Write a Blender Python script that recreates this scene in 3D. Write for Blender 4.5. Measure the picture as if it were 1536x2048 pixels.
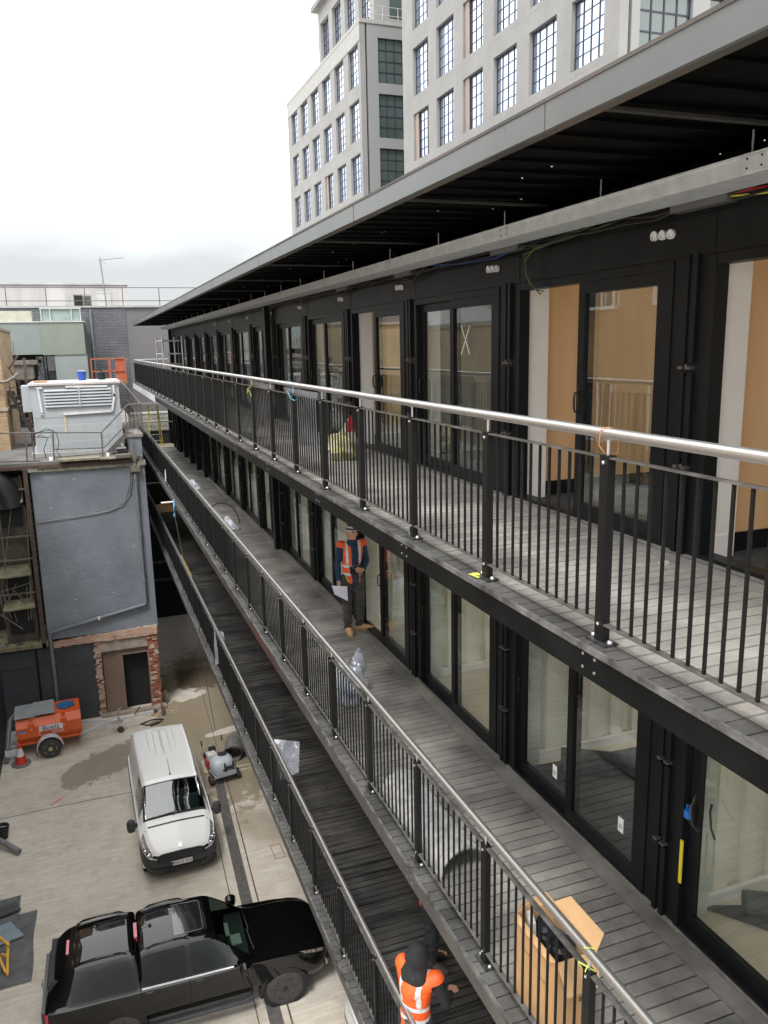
import bpy, bmesh, math, random
from mathutils import Vector, Matrix, Euler
R = math.radians
random.seed(7)
sc = bpy.context.scene
for o in list(bpy.data.objects): bpy.data.objects.remove(o)

# ------------------------------------------------------------------ camera
CF, PITCH, YAW, ROLL = 1603.75, -0.20556, 0.353175, -0.02182
CP = Vector((-2.3558, -3.2369, 1.5008))
fw = Vector((math.sin(YAW)*math.cos(PITCH), math.cos(YAW)*math.cos(PITCH), math.sin(PITCH)))
r0 = Vector((math.cos(YAW), -math.sin(YAW), 0)); u0 = r0.cross(fw)
rr = r0*math.cos(ROLL)+u0*math.sin(ROLL); uu = -r0*math.sin(ROLL)+u0*math.cos(ROLL)
cd = bpy.data.cameras.new('camera'); cam = bpy.data.objects.new('camera', cd)
sc.collection.objects.link(cam)
cam.matrix_world = Matrix(((rr.x, uu.x, -fw.x, CP.x), (rr.y, uu.y, -fw.y, CP.y), (rr.z, uu.z, -fw.z, CP.z), (0, 0, 0, 1)))
cd.sensor_fit = 'VERTICAL'; cd.sensor_height = 36; cd.lens = CF/2048*36
cd.clip_start = 0.05; cd.clip_end = 1500
sc.camera = cam

# ------------------------------------------------------------------ world and sun
SUN_EL, SUN_AZ = R(58), R(215)          # azimuth clockwise from +Y
wd = bpy.data.worlds.new('World'); sc.world = wd; wd.use_nodes = True
nt = wd.node_tree; N = nt.nodes; L = nt.links; N.clear()
out = N.new('ShaderNodeOutputWorld'); bg = N.new('ShaderNodeBackground'); L.new(bg.outputs[0], out.inputs[0])
sky = N.new('ShaderNodeTexSky'); sky.sky_type = 'NISHITA'; sky.sun_disc = False
sky.sun_elevation = SUN_EL; sky.sun_rotation = SUN_AZ; sky.air_density = 1; sky.dust_density = 3
tc = N.new('ShaderNodeTexCoord'); sep = N.new('ShaderNodeSeparateXYZ'); L.new(tc.outputs['Generated'], sep.inputs[0])
mp = N.new('ShaderNodeMapping'); mp.inputs['Scale'].default_value = (1, 1, 3.5); L.new(tc.outputs['Generated'], mp.inputs[0])
n1 = N.new('ShaderNodeTexNoise'); n1.inputs['Scale'].default_value = 2.6; n1.inputs['Detail'].default_value = 7; n1.inputs['Roughness'].default_value = .5
L.new(mp.outputs[0], n1.inputs['Vector'])
add = N.new('ShaderNodeMath'); add.operation = 'MULTIPLY_ADD'; add.inputs[1].default_value = .30; L.new(n1.outputs['Fac'], add.inputs[0]); L.new(sep.outputs['Z'], add.inputs[2])
cr = N.new('ShaderNodeValToRGB'); L.new(add.outputs[0], cr.inputs[0])
e = cr.color_ramp.elements
e[0].position = .10; e[0].color = (2.35, 2.42, 2.46, 1)
e[1].position = .42; e[1].color = (9.5, 9.5, 9.4, 1)
m = cr.color_ramp.elements.new(.22); m.color = (2.3, 2.38, 2.42, 1)
m = cr.color_ramp.elements.new(.30); m.color = (3.6, 3.68, 3.7, 1)
mx = N.new('ShaderNodeMix'); mx.data_type = 'RGBA'; mx.inputs['Factor'].default_value = .93
L.new(sky.outputs[0], mx.inputs[6]); L.new(cr.outputs[0], mx.inputs[7]); L.new(mx.outputs[2], bg.inputs['Color'])
bg.inputs['Strength'].default_value = .12
sd = bpy.data.lights.new('sun', 'SUN'); sd.energy = 1.1; sd.angle = R(14); sd.color = (1, .985, .965)
so = bpy.data.objects.new('sun', sd); sc.collection.objects.link(so)
sdir = Vector((math.sin(SUN_AZ)*math.cos(SUN_EL), math.cos(SUN_AZ)*math.cos(SUN_EL), math.sin(SUN_EL)))
so.rotation_euler = sdir.to_track_quat('Z', 'Y').to_euler(); so.location = (0, 0, 60)
sc.view_settings.view_transform = 'Standard'; sc.view_settings.look = 'None'
sc.view_settings.gamma = 1; sc.view_settings.exposure = 1.45
sc.cycles.max_bounces = 10; sc.cycles.transparent_max_bounces = 16; sc.cycles.diffuse_bounces = 4; sc.cycles.glossy_bounces = 5

# ------------------------------------------------------------------ materials
MAT = {}
def nodes_of(name):
    m = bpy.data.materials.new(name); m.use_nodes = True
    nt = m.node_tree; b = nt.nodes['Principled BSDF']; MAT[name] = m
    return m, nt, b
def vec(nt, scale=(1, 1, 1), rot=(0, 0, 0)):
    t = nt.nodes.new('ShaderNodeTexCoord'); mp = nt.nodes.new('ShaderNodeMapping')
    mp.inputs['Scale'].default_value = scale; mp.inputs['Rotation'].default_value = rot
    nt.links.new(t.outputs['Object'], mp.inputs[0]); return mp.outputs[0]
def noise(nt, v, s, d=4, r=.55):
    n = nt.nodes.new('ShaderNodeTexNoise'); n.inputs['Scale'].default_value = s
    n.inputs['Detail'].default_value = d; n.inputs['Roughness'].default_value = r
    nt.links.new(v, n.inputs['Vector']); return n.outputs['Fac']
def ramp(nt, f, stops):
    c = nt.nodes.new('ShaderNodeValToRGB'); nt.links.new(f, c.inputs[0]); el = c.color_ramp.elements
    el[0].position, el[0].color = stops[0][0], tuple(stops[0][1])+(1,)
    el[1].position, el[1].color = stops[-1][0], tuple(stops[-1][1])+(1,)
    for p_, c_ in stops[1:-1]:
        q = el.new(p_); q.color = tuple(c_)+(1,)
    return c.outputs[0]
def mixc(nt, f, a, b, mode='MIX'):
    m = nt.nodes.new('ShaderNodeMix'); m.data_type = 'RGBA'; m.blend_type = mode
    for s, v in ((m.inputs['Factor'], f), (m.inputs[6], a), (m.inputs[7], b)):
        if hasattr(v, 'is_linked') or hasattr(v, 'links'): nt.links.new(v, s)
        elif isinstance(v, (int, float)): s.default_value = v
        else: s.default_value = tuple(v)+(1,) if len(v) == 3 else v
    return m.outputs[2]
def mth(nt, op, a, b=0., c=0., clamp=False):
    m = nt.nodes.new('ShaderNodeMath'); m.operation = op; m.use_clamp = clamp
    for i, v in enumerate((a, b, c)):
        if isinstance(v, (int, float)): m.inputs[i].default_value = v
        else: nt.links.new(v, m.inputs[i])
    return m.outputs[0]
def bump(nt, b, f, st=.3, dist=.01, prev=None):
    n = nt.nodes.new('ShaderNodeBump'); n.inputs['Strength'].default_value = st; n.inputs['Distance'].default_value = dist
    nt.links.new(f, n.inputs['Height'])
    if prev is not None: nt.links.new(prev, n.inputs['Normal'])
    nt.links.new(n.outputs[0], b.inputs['Normal']); return n.outputs[0]
def mat(name, col, rough=.6, metal=0., col2=None, s=3., d=5, bp=0., bs=40., rv=.12, sc3=(1, 1, 1), coat=0., lo=.35, hi=.65, spec=None):
    m, nt, b = nodes_of(name); v = vec(nt, sc3)
    c2 = col2 if col2 else tuple(x*.78 for x in col)
    f = noise(nt, v, s, d, .6)
    nt.links.new(ramp(nt, f, [(lo, c2), (hi, col)]), b.inputs['Base Color'])
    f2 = noise(nt, v, s*5+1, 3)
    nt.links.new(mth(nt, 'MULTIPLY_ADD', f2, rv*2, max(0.02, rough-rv)), b.inputs['Roughness'])
    b.inputs['Metallic'].default_value = metal
    b.inputs['Coat Weight'].default_value = coat; b.inputs['Coat Roughness'].default_value = .03; b.inputs['Coat IOR'].default_value = 1.54
    if spec is not None: b.inputs['Specular IOR Level'].default_value = spec
    if bp: bump(nt, b, noise(nt, v, bs, 4), bp, .01)
    return m

BLACK = mat('black_paint', (.009, .0105, .0115), .42, col2=(.005, .006, .007), s=2, rv=.1, bp=.05, bs=30, spec=.2)
BEAM = mat('beam_paint', (.009, .011, .012), .36, col2=(.005, .006, .0065), s=3, rv=.12, bp=.06, bs=25, spec=.14)
BEAMG = mat('beam_paint_reflecting', (.085, .08, .074), .45, col2=(.05, .048, .046), s=2, bp=.1)  # black paint lightened to carry the grey-brown reflection on the lower beams
RAILBLK = mat('rail_black', (.005, .006, .0065), .42, spec=.3, col2=(.009, .0095, .01), s=30, bp=.08, bs=200)
RAILTOP = mat('rail_top', (.12, .115, .108), .40, col2=(.055, .053, .05), s=9, rv=.12)
STEEL = mat('brushed_steel', (.60, .60, .595), .36, .85, col2=(.52, .52, .515), s=30, sc3=(8, 1, 8), rv=.08)
BOLT = mat('bolt_steel', (.7, .7, .7), .3, 1.)
GALV = mat('galvanised', (.66, .70, .73), .45, .25, col2=(.52, .56, .59), s=9, d=6, bp=.05)
FASC = mat('fascia_grey', (.125, .138, .144), .30, 0., col2=(.105, .116, .122), s=.7, rv=.06)
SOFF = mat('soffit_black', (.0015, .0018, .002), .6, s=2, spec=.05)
WHITE = mat('white_board', (.86, .83, .79), .55, col2=(.80, .77, .74), s=2)
CREAM = mat('cream_paint', (.82, .78, .66), .6, col2=(.78, .735, .62), s=1.2)
TANF = mat('tan_floor', (.66, .58, .44), .5, col2=(.55, .48, .37), s=2, sc3=(.3, 6, 1))
CARPET = mat('dark_carpet', (.045, .05, .052), .9, col2=(.02, .022, .024), s=14)
EDGE = mat('weathered_edge', (.15, .15, .147), .6, col2=(.03, .03, .03), s=6, d=8, bp=.3, bs=50)
RUBBER = mat('rubber', (.022, .022, .023), .7, s=10)
CONC = mat('pale_concrete', (.42, .39, .34), .85, col2=(.30, .28, .24), s=1.5, bp=.2)
DARK = mat('dark_void', (.012, .012, .013), .8)
STONE = mat('pale_stone', (.27, .268, .264), .75, col2=(.23, .227, .222), s=.6, d=8, rv=.1)
STONE2 = mat('pale_stone_end', (.245, .252, .252), .75, col2=(.245, .252, .25), s=.5)
MULL = mat('window_mullion', (.03, .028, .05), .45)
BRONZE = mat('bronze_panel', (.30, .225, .185), .5, col2=(.24, .185, .155), s=1)
GREYWALL = None

def ply():
    m, nt, b = nodes_of('plywood'); v = vec(nt, (1, 1, .35))
    w = nt.nodes.new('ShaderNodeTexWave'); w.inputs['Scale'].default_value = 1.3; w.inputs['Distortion'].default_value = 9
    w.inputs['Detail'].default_value = 3; w.inputs['Detail Scale'].default_value = .8; nt.links.new(v, w.inputs['Vector'])
    c = ramp(nt, w.outputs['Fac'], [(0, (.70, .42, .20)), (1, (.76, .48, .24))])
    f = noise(nt, v, 2, 3); nt.links.new(mixc(nt, f, c, (.80, .52, .27)), b.inputs['Base Color'])
    b.inputs['Roughness'].default_value = .6; return m
PLY = ply()

def deckmat(name, a, bcol, wet=.0, rough=.5, streak=0):
    m, nt, b = nodes_of(name); v = vec(nt); g = vec(nt, (2.2, 40, 1))
    f = noise(nt, v, 1.3, 6, .65); f2 = noise(nt, g, 3, 4)
    rnd = nt.nodes.new('ShaderNodeNewGeometry')
    c = ramp(nt, f, [(.36, a), (.62, bcol)])
    c = mixc(nt, mth(nt, 'MULTIPLY', f2, .42), c, tuple(x*.5 for x in a))
    isl = ramp(nt, rnd.outputs['Random Per Island'], [(0, (.84, .84, .84)), (1, (1.12, 1.11, 1.09))])
    c = mixc(nt, 1., c, isl, 'MULTIPLY')
    if streak:
        g2 = vec(nt, (.55, 11, 1)); c = mixc(nt, ramp(nt, noise(nt, g2, 1.4, 4, .55), [(.50, (0, 0, 0)), (.62, (streak,)*3)]), c, (.006, .006, .007))
    sp = noise(nt, v, 60, 3, .7); c = mixc(nt, mth(nt, 'GREATER_THAN', sp, .70), c, (.32, .31, .29))
    nt.links.new(c, b.inputs['Base Color'])
    nt.links.new(mth(nt, 'MULTIPLY_ADD', noise(nt, v, 2.2, 5), .5, rough-.25, True), b.inputs['Roughness'])
    # fine grooves along the board
    w = nt.nodes.new('ShaderNodeTexWave'); w.bands_direction = 'Y'; w.inputs['Scale'].default_value = 17.5
    nt.links.new(v, w.inputs['Vector'])
    bp = bump(nt, b, w.outputs['Fac'], .45, .004); bump(nt, b, sp, .25, .004, bp)
    return m
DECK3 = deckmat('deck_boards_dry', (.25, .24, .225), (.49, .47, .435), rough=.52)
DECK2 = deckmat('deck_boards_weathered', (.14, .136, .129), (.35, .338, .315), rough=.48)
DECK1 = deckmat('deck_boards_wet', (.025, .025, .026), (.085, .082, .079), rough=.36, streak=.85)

def glassmat(name, tint=(.86, .90, .88), ior=1.65, rough=0.0):
    m, nt, b = nodes_of(name); nt.nodes.remove(b); o = nt.nodes['Material Output']
    t = nt.nodes.new('ShaderNodeBsdfTransparent'); t.inputs[0].default_value = tint+(1,)
    g = nt.nodes.new('ShaderNodeBsdfGlossy'); g.inputs['Roughness'].default_value = rough; g.inputs['Color'].default_value = (.92, .95, .95, 1)
    geo = nt.nodes.new('ShaderNodeNewGeometry'); dp = nt.nodes.new('ShaderNodeVectorMath'); dp.operation = 'DOT_PRODUCT'
    nt.links.new(geo.outputs['Normal'], dp.inputs[0]); nt.links.new(geo.outputs['Incoming'], dp.inputs[1])
    f0 = min(.5, 2*((ior-1)/(ior+1))**2); cs = mth(nt, 'SUBTRACT', 1., mth(nt, 'ABSOLUTE', dp.outputs['Value']), 0., True)
    fr = mth(nt, 'MULTIPLY_ADD', mth(nt, 'POWER', cs, 4.), 1-f0, f0, True)
    ms = nt.nodes.new('ShaderNodeMixShader'); nt.links.new(fr, ms.inputs[0]); nt.links.new(t.outputs[0], ms.inputs[1]); nt.links.new(g.outputs[0], ms.inputs[2])
    v = vec(nt); bn = nt.nodes.new('ShaderNodeBump'); bn.inputs['Strength'].default_value = .03; bn.inputs['Distance'].default_value = .05
    nt.links.new(noise(nt, v, .9, 2), bn.inputs['Height']); nt.links.new(bn.outputs[0], g.inputs['Normal'])
    nt.links.new(ms.outputs[0], o.inputs[0]); return m
GLASS = glassmat('door_glass', ior=1.74)
CARGLASS = glassmat('car_glass', (.50, .60, .58), 1.75)
CARGLASSD = glassmat('car_glass_dark', (.04, .045, .045), 1.5)
def skyglass(name, base, refl):
    m, nt, b = nodes_of(name); v = vec(nt)
    nt.links.new(ramp(nt, noise(nt, v, .25, 3), [(.35, tuple(x*.6 for x in base)), (.65, base)]), b.inputs['Base Color'])
    b.inputs['Roughness'].default_value = .04; b.inputs['Specular IOR Level'].default_value = refl; b.inputs['IOR'].default_value = 1.9
    bump(nt, b, noise(nt, v, .5, 2), .05, .05)
    return m
OFFGLASS = skyglass('office_glass', (.05, .06, .075), .9)
def mirror_glass():
    m, nt, b = nodes_of('coated_office_glass'); v = vec(nt)
    b.inputs['Base Color'].default_value = (.46, .54, .68, 1); b.inputs['Metallic'].default_value = .9; b.inputs['Roughness'].default_value = .06
    bump(nt, b, noise(nt, v, .6, 3), .06, .06); return m
COATED = mirror_glass()
OFFGLASS2 = skyglass('office_glass_green', (.07, .10, .092), .45)  # greener, less reflective glass for the end walls

def brickmat(name, c1, c2, mortar, sx=.225, sz=.075, ms=.012, rough=.8, bp=.5, paint=False, vert=False):
    m, nt, b = nodes_of(name)
    t = nt.nodes.new('ShaderNodeTexCoord'); s = nt.nodes.new('ShaderNodeSeparateXYZ'); nt.links.new(t.outputs['Object'], s.inputs[0])
    c = nt.nodes.new('ShaderNodeCombineXYZ'); nt.links.new(mth(nt, 'ADD', s.outputs[0], s.outputs[1]), c.inputs[0]); nt.links.new(s.outputs[2], c.inputs[1])
    br = nt.nodes.new('ShaderNodeTexBrick'); nt.links.new(c.outputs[0], br.inputs['Vector'])
    br.inputs['Scale'].default_value = 1; br.inputs['Brick Width'].default_value = sx; br.inputs['Row Height'].default_value = sz
    br.inputs['Mortar Size'].default_value = ms; br.inputs['Mortar Smooth'].default_value = .4; br.inputs['Bias'].default_value = .1
    br.inputs['Color1'].default_value = c1+(1,); br.inputs['Color2'].default_value = c2+(1,); br.inputs['Mortar'].default_value = mortar+(1,)
    v = vec(nt); f = noise(nt, v, .8, 8, .6)
    col = mixc(nt, 1., br.outputs['Color'], ramp(nt, f, [(.3, (.72, .72, .72)), (.7, (1.18, 1.17, 1.15))]), 'MULTIPLY')
    nt.links.new(col, b.inputs['Base Color']); b.inputs['Roughness'].default_value = rough
    h = mth(nt, 'MULTIPLY_ADD', br.outputs['Fac'], -1., mth(nt, 'MULTIPLY', noise(nt, v, 9, 6, .7), 1.2))
    bump(nt, b, h, bp, .015); return m
GREYBRK = brickmat('painted_grey_brick', (.190, .214, .250), (.175, .199, .236), (.165, .19, .226), rough=.5, bp=.38)
GREYBRK2 = brickmat('painted_dark_brick', (.055, .063, .072), (.048, .056, .066), (.046, .053, .062), rough=.55, bp=.5)
FARBRK = brickmat('far_slate_brick', (.115, .12, .132), (.10, .105, .118), (.085, .09, .10), .5, .15, .02, bp=.9)
YELBRK = brickmat('yellow_stock_brick', (.42, .29, .15), (.30, .19, .095), (.36, .31, .24), bp=.5)
TANBRK = brickmat('tan_brick', (.44, .25, .125), (.38, .21, .10), (.36, .27, .2), bp=.4)
REDBRK = brickmat('broken_red_brick', (.42, .17, .11), (.50, .34, .26), (.50, .44, .36), bp=.9)

def ground():
    m, nt, b = nodes_of('yard_concrete')
    t = nt.nodes.new('ShaderNodeTexCoord'); P = t.outputs['Object']
    s = nt.nodes.new('ShaderNodeSeparateXYZ'); nt.links.new(P, s.inputs[0]); X, Y = s.outputs[0], s.outputs[1]
    n_a = noise(nt, P, .35, 6, .6); n_b = noise(nt, P, 2.0, 7, .65); n_c = noise(nt, P, 9, 6, .7)
    mp = nt.nodes.new('ShaderNodeMapping'); mp.inputs['Scale'].default_value = (4, 1.1, 1); nt.links.new(P, mp.inputs[0]); n_t = noise(nt, mp.outputs[0], 1.2, 5, .6)
    mp2 = nt.nodes.new('ShaderNodeMapping'); mp2.inputs['Scale'].default_value = (1, 9, 1); nt.links.new(P, mp2.inputs[0]); n_u = noise(nt, mp2.outputs[0], 1.3, 4, .6)
    c = ramp(nt, n_a, [(.35, (.54, .495, .42)), (.65, (.64, .60, .525))])
    c = mixc(nt, mth(nt, 'MULTIPLY', n_t, .65), c, (.43, .385, .32))
    c = mixc(nt, ramp(nt, n_u, [(.48, (0, 0, 0)), (.66, (.6, .6, .6))]), c, (.70, .66, .58))
    c = mixc(nt, ramp(nt, n_b, [(.48, (0, 0, 0)), (.70, (.55, .55, .55))]), c, (.38, .31, .23))
    c = mixc(nt, ramp(nt, n_c, [(.6, (0, 0, 0)), (.8, (.45, .45, .45))]), c, (.36, .32, .26))
    def blob(cx, cy, rx, ry, rot, amp, soft=.05):
        dx = mth(nt, 'SUBTRACT', X, cx); dy = mth(nt, 'SUBTRACT', Y, cy); ca, sa = math.cos(rot), math.sin(rot)
        a = mth(nt, 'MULTIPLY_ADD', dx, ca/rx, mth(nt, 'MULTIPLY', dy, sa/rx)); q = mth(nt, 'MULTIPLY_ADD', dx, -sa/ry, mth(nt, 'MULTIPLY', dy, ca/ry))
        d = mth(nt, 'SQRT', mth(nt, 'ADD', mth(nt, 'MULTIPLY', a, a), mth(nt, 'MULTIPLY', q, q)))
        d = mth(nt, 'MULTIPLY_ADD', mth(nt, 'SUBTRACT', n_b, .5), amp, d)
        return mth(nt, 'MULTIPLY', mth(nt, 'SUBTRACT', 1., d), 1/soft, 0., True)
    wet = blob(-2.5, 22.3, 2.0, .85, R(35), 1.5)
    w2 = blob(.9, 24.2, 2.0, 6.5, 0, 1.2, .12)
    w3 = blob(1.15, 16.9, .75, 1.3, R(20), 1.1, .5)
    dry = blob(.2, 26.5, .9, .6, 0, 1.6); dry2 = blob(1.4, 22.9, .9, .22, R(10), .8)
    dk = blob(1.0, 27.9, .9, 1.2, 0, 2.2)
    w2 = mth(nt, 'MULTIPLY', w2, mth(nt, 'SUBTRACT', 1., mth(nt, 'MAXIMUM', dry, dry2)))
    c = mixc(nt, mth(nt, 'MULTIPLY', w2, .8), c, (.21, .165, .10))
    c = mixc(nt, mth(nt, 'MULTIPLY', w3, .6), c, (.25, .195, .13))
    c = mixc(nt, mth(nt, 'MULTIPLY', wet, .66), c, (.185, .15, .115))
    c = mixc(nt, mth(nt, 'MULTIPLY', dk, .75), c, (.09, .065, .04))
    nt.links.new(c, b.inputs['Base Color'])
    wa = mth(nt, 'MAXIMUM', mth(nt, 'MAXIMUM', wet, dk), mth(nt, 'MULTIPLY', w2, .7))
    nt.links.new(mth(nt, 'MULTIPLY_ADD', wa, -.35, .82), b.inputs['Roughness'])
    bump(nt, b, mth(nt, 'ADD', n_u, n_c), .25, .01)
    return m
GROUND = ground()

# ------------------------------------------------------------------ mesh helpers
COL = sc.collection
WLOC = {}
class MB:
    def __init__(s): s.v = []; s.f = []; s.mi = []
    def add(s, vs, fs, mi=0):
        o = len(s.v); s.v += [tuple(a) for a in vs]; s.f += [tuple(i+o for i in f) for f in fs]; s.mi += [mi]*len(fs); return s
    def box(s, x0, x1, y0, y1, z0, z1, mi=0):
        v = [(x0, y0, z0), (x1, y0, z0), (x1, y1, z0), (x0, y1, z0), (x0, y0, z1), (x1, y0, z1), (x1, y1, z1), (x0, y1, z1)]
        return s.add(v, [(0, 3, 2, 1), (4, 5, 6, 7), (0, 1, 5, 4), (1, 2, 6, 5), (2, 3, 7, 6), (3, 0, 4, 7)], mi)
    def obox(s, c, ax, ay, az, mi=0):
        c = Vector(c); ax, ay, az = Vector(ax), Vector(ay), Vector(az)
        v = [c+ax*i+ay*j+az*k for k in (-1, 1) for j, i in ((-1, -1), (-1, 1), (1, 1), (1, -1))]
        return s.add(v, [(0, 3, 2, 1), (4, 5, 6, 7), (0, 1, 5, 4), (1, 2, 6, 5), (2, 3, 7, 6), (3, 0, 4, 7)], mi)
    def bar(s, a, b, w, h=None, mi=0, up=(0, 0, 1)):
        a, b = Vector(a), Vector(b); d = (b-a); L_ = d.length
        if L_ < 1e-6: return s
        d.normalize(); u = Vector(up)
        if abs(d.dot(u)) > .98: u = Vector((0, 1, 0))
        r = d.cross(u).normalized(); u = r.cross(d); h = h or w
        return s.obox((a+b)/2, d*L_/2, r*w/2, u*h/2, mi)
    def tube(s, pts, r, n=8, mi=0, caps=True):
        P = [Vector(q) for q in pts]; o = len(s.v); rs = r if isinstance(r, (list, tuple)) else [r]*len(P)
        up = None
        for i, q in enumerate(P):
            d = (P[min(i+1, len(P)-1)]-P[max(i-1, 0)]).normalized()
            if up is None: up = Vector((0, 0, 1)) if abs(d.z) < .9 else Vector((1, 0, 0))
            a = d.cross(up).normalized(); up = a.cross(d).normalized()
            for k in range(n):
                t = 2*math.pi*k/n; s.v.append(tuple(q+a*math.cos(t)*rs[i]+up*math.sin(t)*rs[i]))
        for i in range(len(P)-1):
            for k in range(n):
                k2 = (k+1) % n; s.f.append((o+i*n+k, o+i*n+k2, o+(i+1)*n+k2, o+(i+1)*n+k)); s.mi.append(mi)
        if caps:
            s.f.append(tuple(o+k for k in range(n))[::-1]); s.mi.append(mi)
            s.f.append(tuple(o+(len(P)-1)*n+k for k in range(n))); s.mi.append(mi)
        return s
    def cyl(s, a, b, r, n=16, mi=0, r2=None): return s.tube([a, b], [r, r if r2 is None else r2], n, mi)
    def lathe(s, c, prof, n=20, axis='z', mi=0):
        c = Vector(c); o = len(s.v)
        for r, h in prof:
            for k in range(n):
                t = 2*math.pi*k/n; a, b2 = r*math.cos(t), r*math.sin(t)
                q = {'z': (a, b2, h), 'x': (h, a, b2), 'y': (a, h, b2)}[axis]; s.v.append(tuple(c+Vector(q)))
        for i in range(len(prof)-1):
            for k in range(n):
                k2 = (k+1) % n; s.f.append((o+i*n+k, o+i*n+k2, o+(i+1)*n+k2, o+(i+1)*n+k)); s.mi.append(mi)
        s.f.append(tuple(o+k for k in range(n))[::-1]); s.mi.append(mi)
        s.f.append(tuple(o+(len(prof)-1)*n+k for k in range(n))); s.mi.append(mi)
        return s
    def prism(s, poly, z0, z1, ax='z', mi=0):
        n = len(poly)
        def P(a, b, h): return {'z': (a, b, h), 'x': (h, a, b), 'y': (a, h, b)}[ax]
        v = [P(a, b, z0) for a, b in poly]+[P(a, b, z1) for a, b in poly]
        return s.add(v, [tuple(range(n))[::-1], tuple(range(n, 2*n))]+[(i, (i+1) % n, n+(i+1) % n, n+i) for i in range(n)], mi)
    def grid(s, fn, nu, nv, mi=0, thick=0):
        o = len(s.v)
        for i in range(nu+1):
            for j in range(nv+1): s.v.append(tuple(fn(i/nu, j/nv)))
        for i in range(nu):
            for j in range(nv):
                a = o+i*(nv+1)+j; s.f.append((a, a+1, a+nv+2, a+nv+1)); s.mi.append(mi)
        return s
    def mesh(s, name, mats, off=(0, 0, 0), smooth=False, ang=35):
        me = bpy.data.meshes.new(name); ox, oy, oz = off
        me.from_pydata([(a-ox, b-oy, c-oz) for a, b, c in s.v], [], s.f)
        for mm in (mats if isinstance(mats, (list, tuple)) else [mats]): me.materials.append(mm)
        me.polygons.foreach_set('material_index', s.mi)
        bm = bmesh.new(); bm.from_mesh(me); bmesh.ops.recalc_face_normals(bm, faces=bm.faces); bm.to_mesh(me); bm.free()
        if smooth:
            me.polygons.foreach_set('use_smooth', [True]*len(me.polygons)); me.set_sharp_from_angle(angle=R(ang))
        me.update(); return me
def tag(o, label=None, cat=None, group=None, kind=None):
    if label: o['label'] = label
    if cat: o['category'] = cat
    if group: o['group'] = group
    if kind: o['kind'] = kind
    return o
def thing(name, label, cat, loc=(0, 0, 0), rz=0, group=None, rot=None):
    o = bpy.data.objects.new(name, None); COL.objects.link(o); o.empty_display_size = .2
    o.location = loc; o.rotation_euler = rot or (0, 0, rz); WLOC[o.name] = tuple(loc)
    return tag(o, label, cat, group)
def islands(mb):
    par = list(range(len(mb.v)))
    def fd(a):
        while par[a] != a: par[a] = par[par[a]]; a = par[a]
        return a
    for f in mb.f:
        for b_ in f[1:]: par[fd(b_)] = fd(f[0])
    grp = {}
    for f, m_ in zip(mb.f, mb.mi): grp.setdefault(fd(f[0]), []).append((f, m_))
    out_ = []
    for fs in grp.values():
        q = MB(); ix = {}
        for f, m_ in fs:
            for i in f:
                if i not in ix: ix[i] = len(q.v); q.v.append(mb.v[i])
            q.f.append(tuple(ix[i] for i in f)); q.mi.append(m_)
        out_.append(q)
    return out_
def part(name, mb, mats, parent, local=False, smooth=False, ang=35, label=None, each=False):
    if each:
        return [part(name, q, mats, parent, local, smooth, ang, label) for q in islands(mb)][0]
    """world-coordinate mesh hung under its thing (local=True: coordinates already relative to the thing)"""
    off = (0, 0, 0) if (local or parent is None) else WLOC.get(parent.name, (0, 0, 0))
    o = bpy.data.objects.new(name, mb.mesh(name, mats, off, smooth, ang)); COL.objects.link(o)
    if parent is not None: o.parent = parent; WLOC[o.name] = WLOC.get(parent.name, (0, 0, 0))
    if label: o['label'] = label
    return o
def solo(name, mb, mats, label, cat, loc, smooth=False, ang=35, group=None, kind=None):
    """a thing that is one mesh, its origin at loc"""
    o = bpy.data.objects.new(name, mb.mesh(name, mats, loc, smooth, ang)); COL.objects.link(o); o.location = loc
    WLOC[o.name] = tuple(loc)
    return tag(o, label, cat, group, kind)
def inst(name, mesh, parent, loc=(0, 0, 0), rot=(0, 0, 0)):
    o = bpy.data.objects.new(name, mesh); COL.objects.link(o); o.parent = parent; o.location = loc; o.rotation_euler = rot
    return o
def copy_tree(src, loc, label=None, rz=None):
    c = src.copy(); COL.objects.link(c); c.location = loc
    if rz is not None: c.rotation_euler = (0, 0, rz)
    if label: c['label'] = label
    def rec(a, b):
        for ch in list(a.children):
            d = ch.copy(); COL.objects.link(d); d.parent = b; rec(ch, d)
    rec(src, c); return c
def textmesh(txt, size, mat_, ext=.002):
    cu = bpy.data.curves.new('lettering', 'FONT'); cu.body = txt; cu.size = size; cu.extrude = ext; cu.align_x = 'CENTER'; cu.align_y = 'CENTER'
    t = bpy.data.objects.new('lettering', cu); COL.objects.link(t)
    dg = bpy.context.evaluated_depsgraph_get(); me = bpy.data.meshes.new_from_object(t.evaluated_get(dg))
    bpy.data.objects.remove(t); me.materials.clear(); me.materials.append(mat_); return me
def cloth(mb, corners, amp, nu=10, nv=10, seed=0, mi=0):
    rnd = random.Random(seed); a, b, c, d = [Vector(q) for q in corners]
    nrm = (b-a).cross(d-a).normalized(); ph = [rnd.uniform(0, 6.28) for _ in range(6)]
    def fn(u, v):
        p_ = a*(1-u)*(1-v)+b*u*(1-v)+c*u*v+d*(1-u)*v
        w = math.sin(u*7+ph[0]+v*3)*.5+math.sin(v*9+ph[1]-u*4)*.35+math.sin((u+v)*15+ph[2])*.2
        return p_+nrm*amp*w
    return mb.grid(fn, nu, nv, mi)
H = -2.889; ZG = -11.5; S = 1.24; YE = 36.0
DECKZ = {3: 0., 2: H, 1: 2*H}
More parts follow.
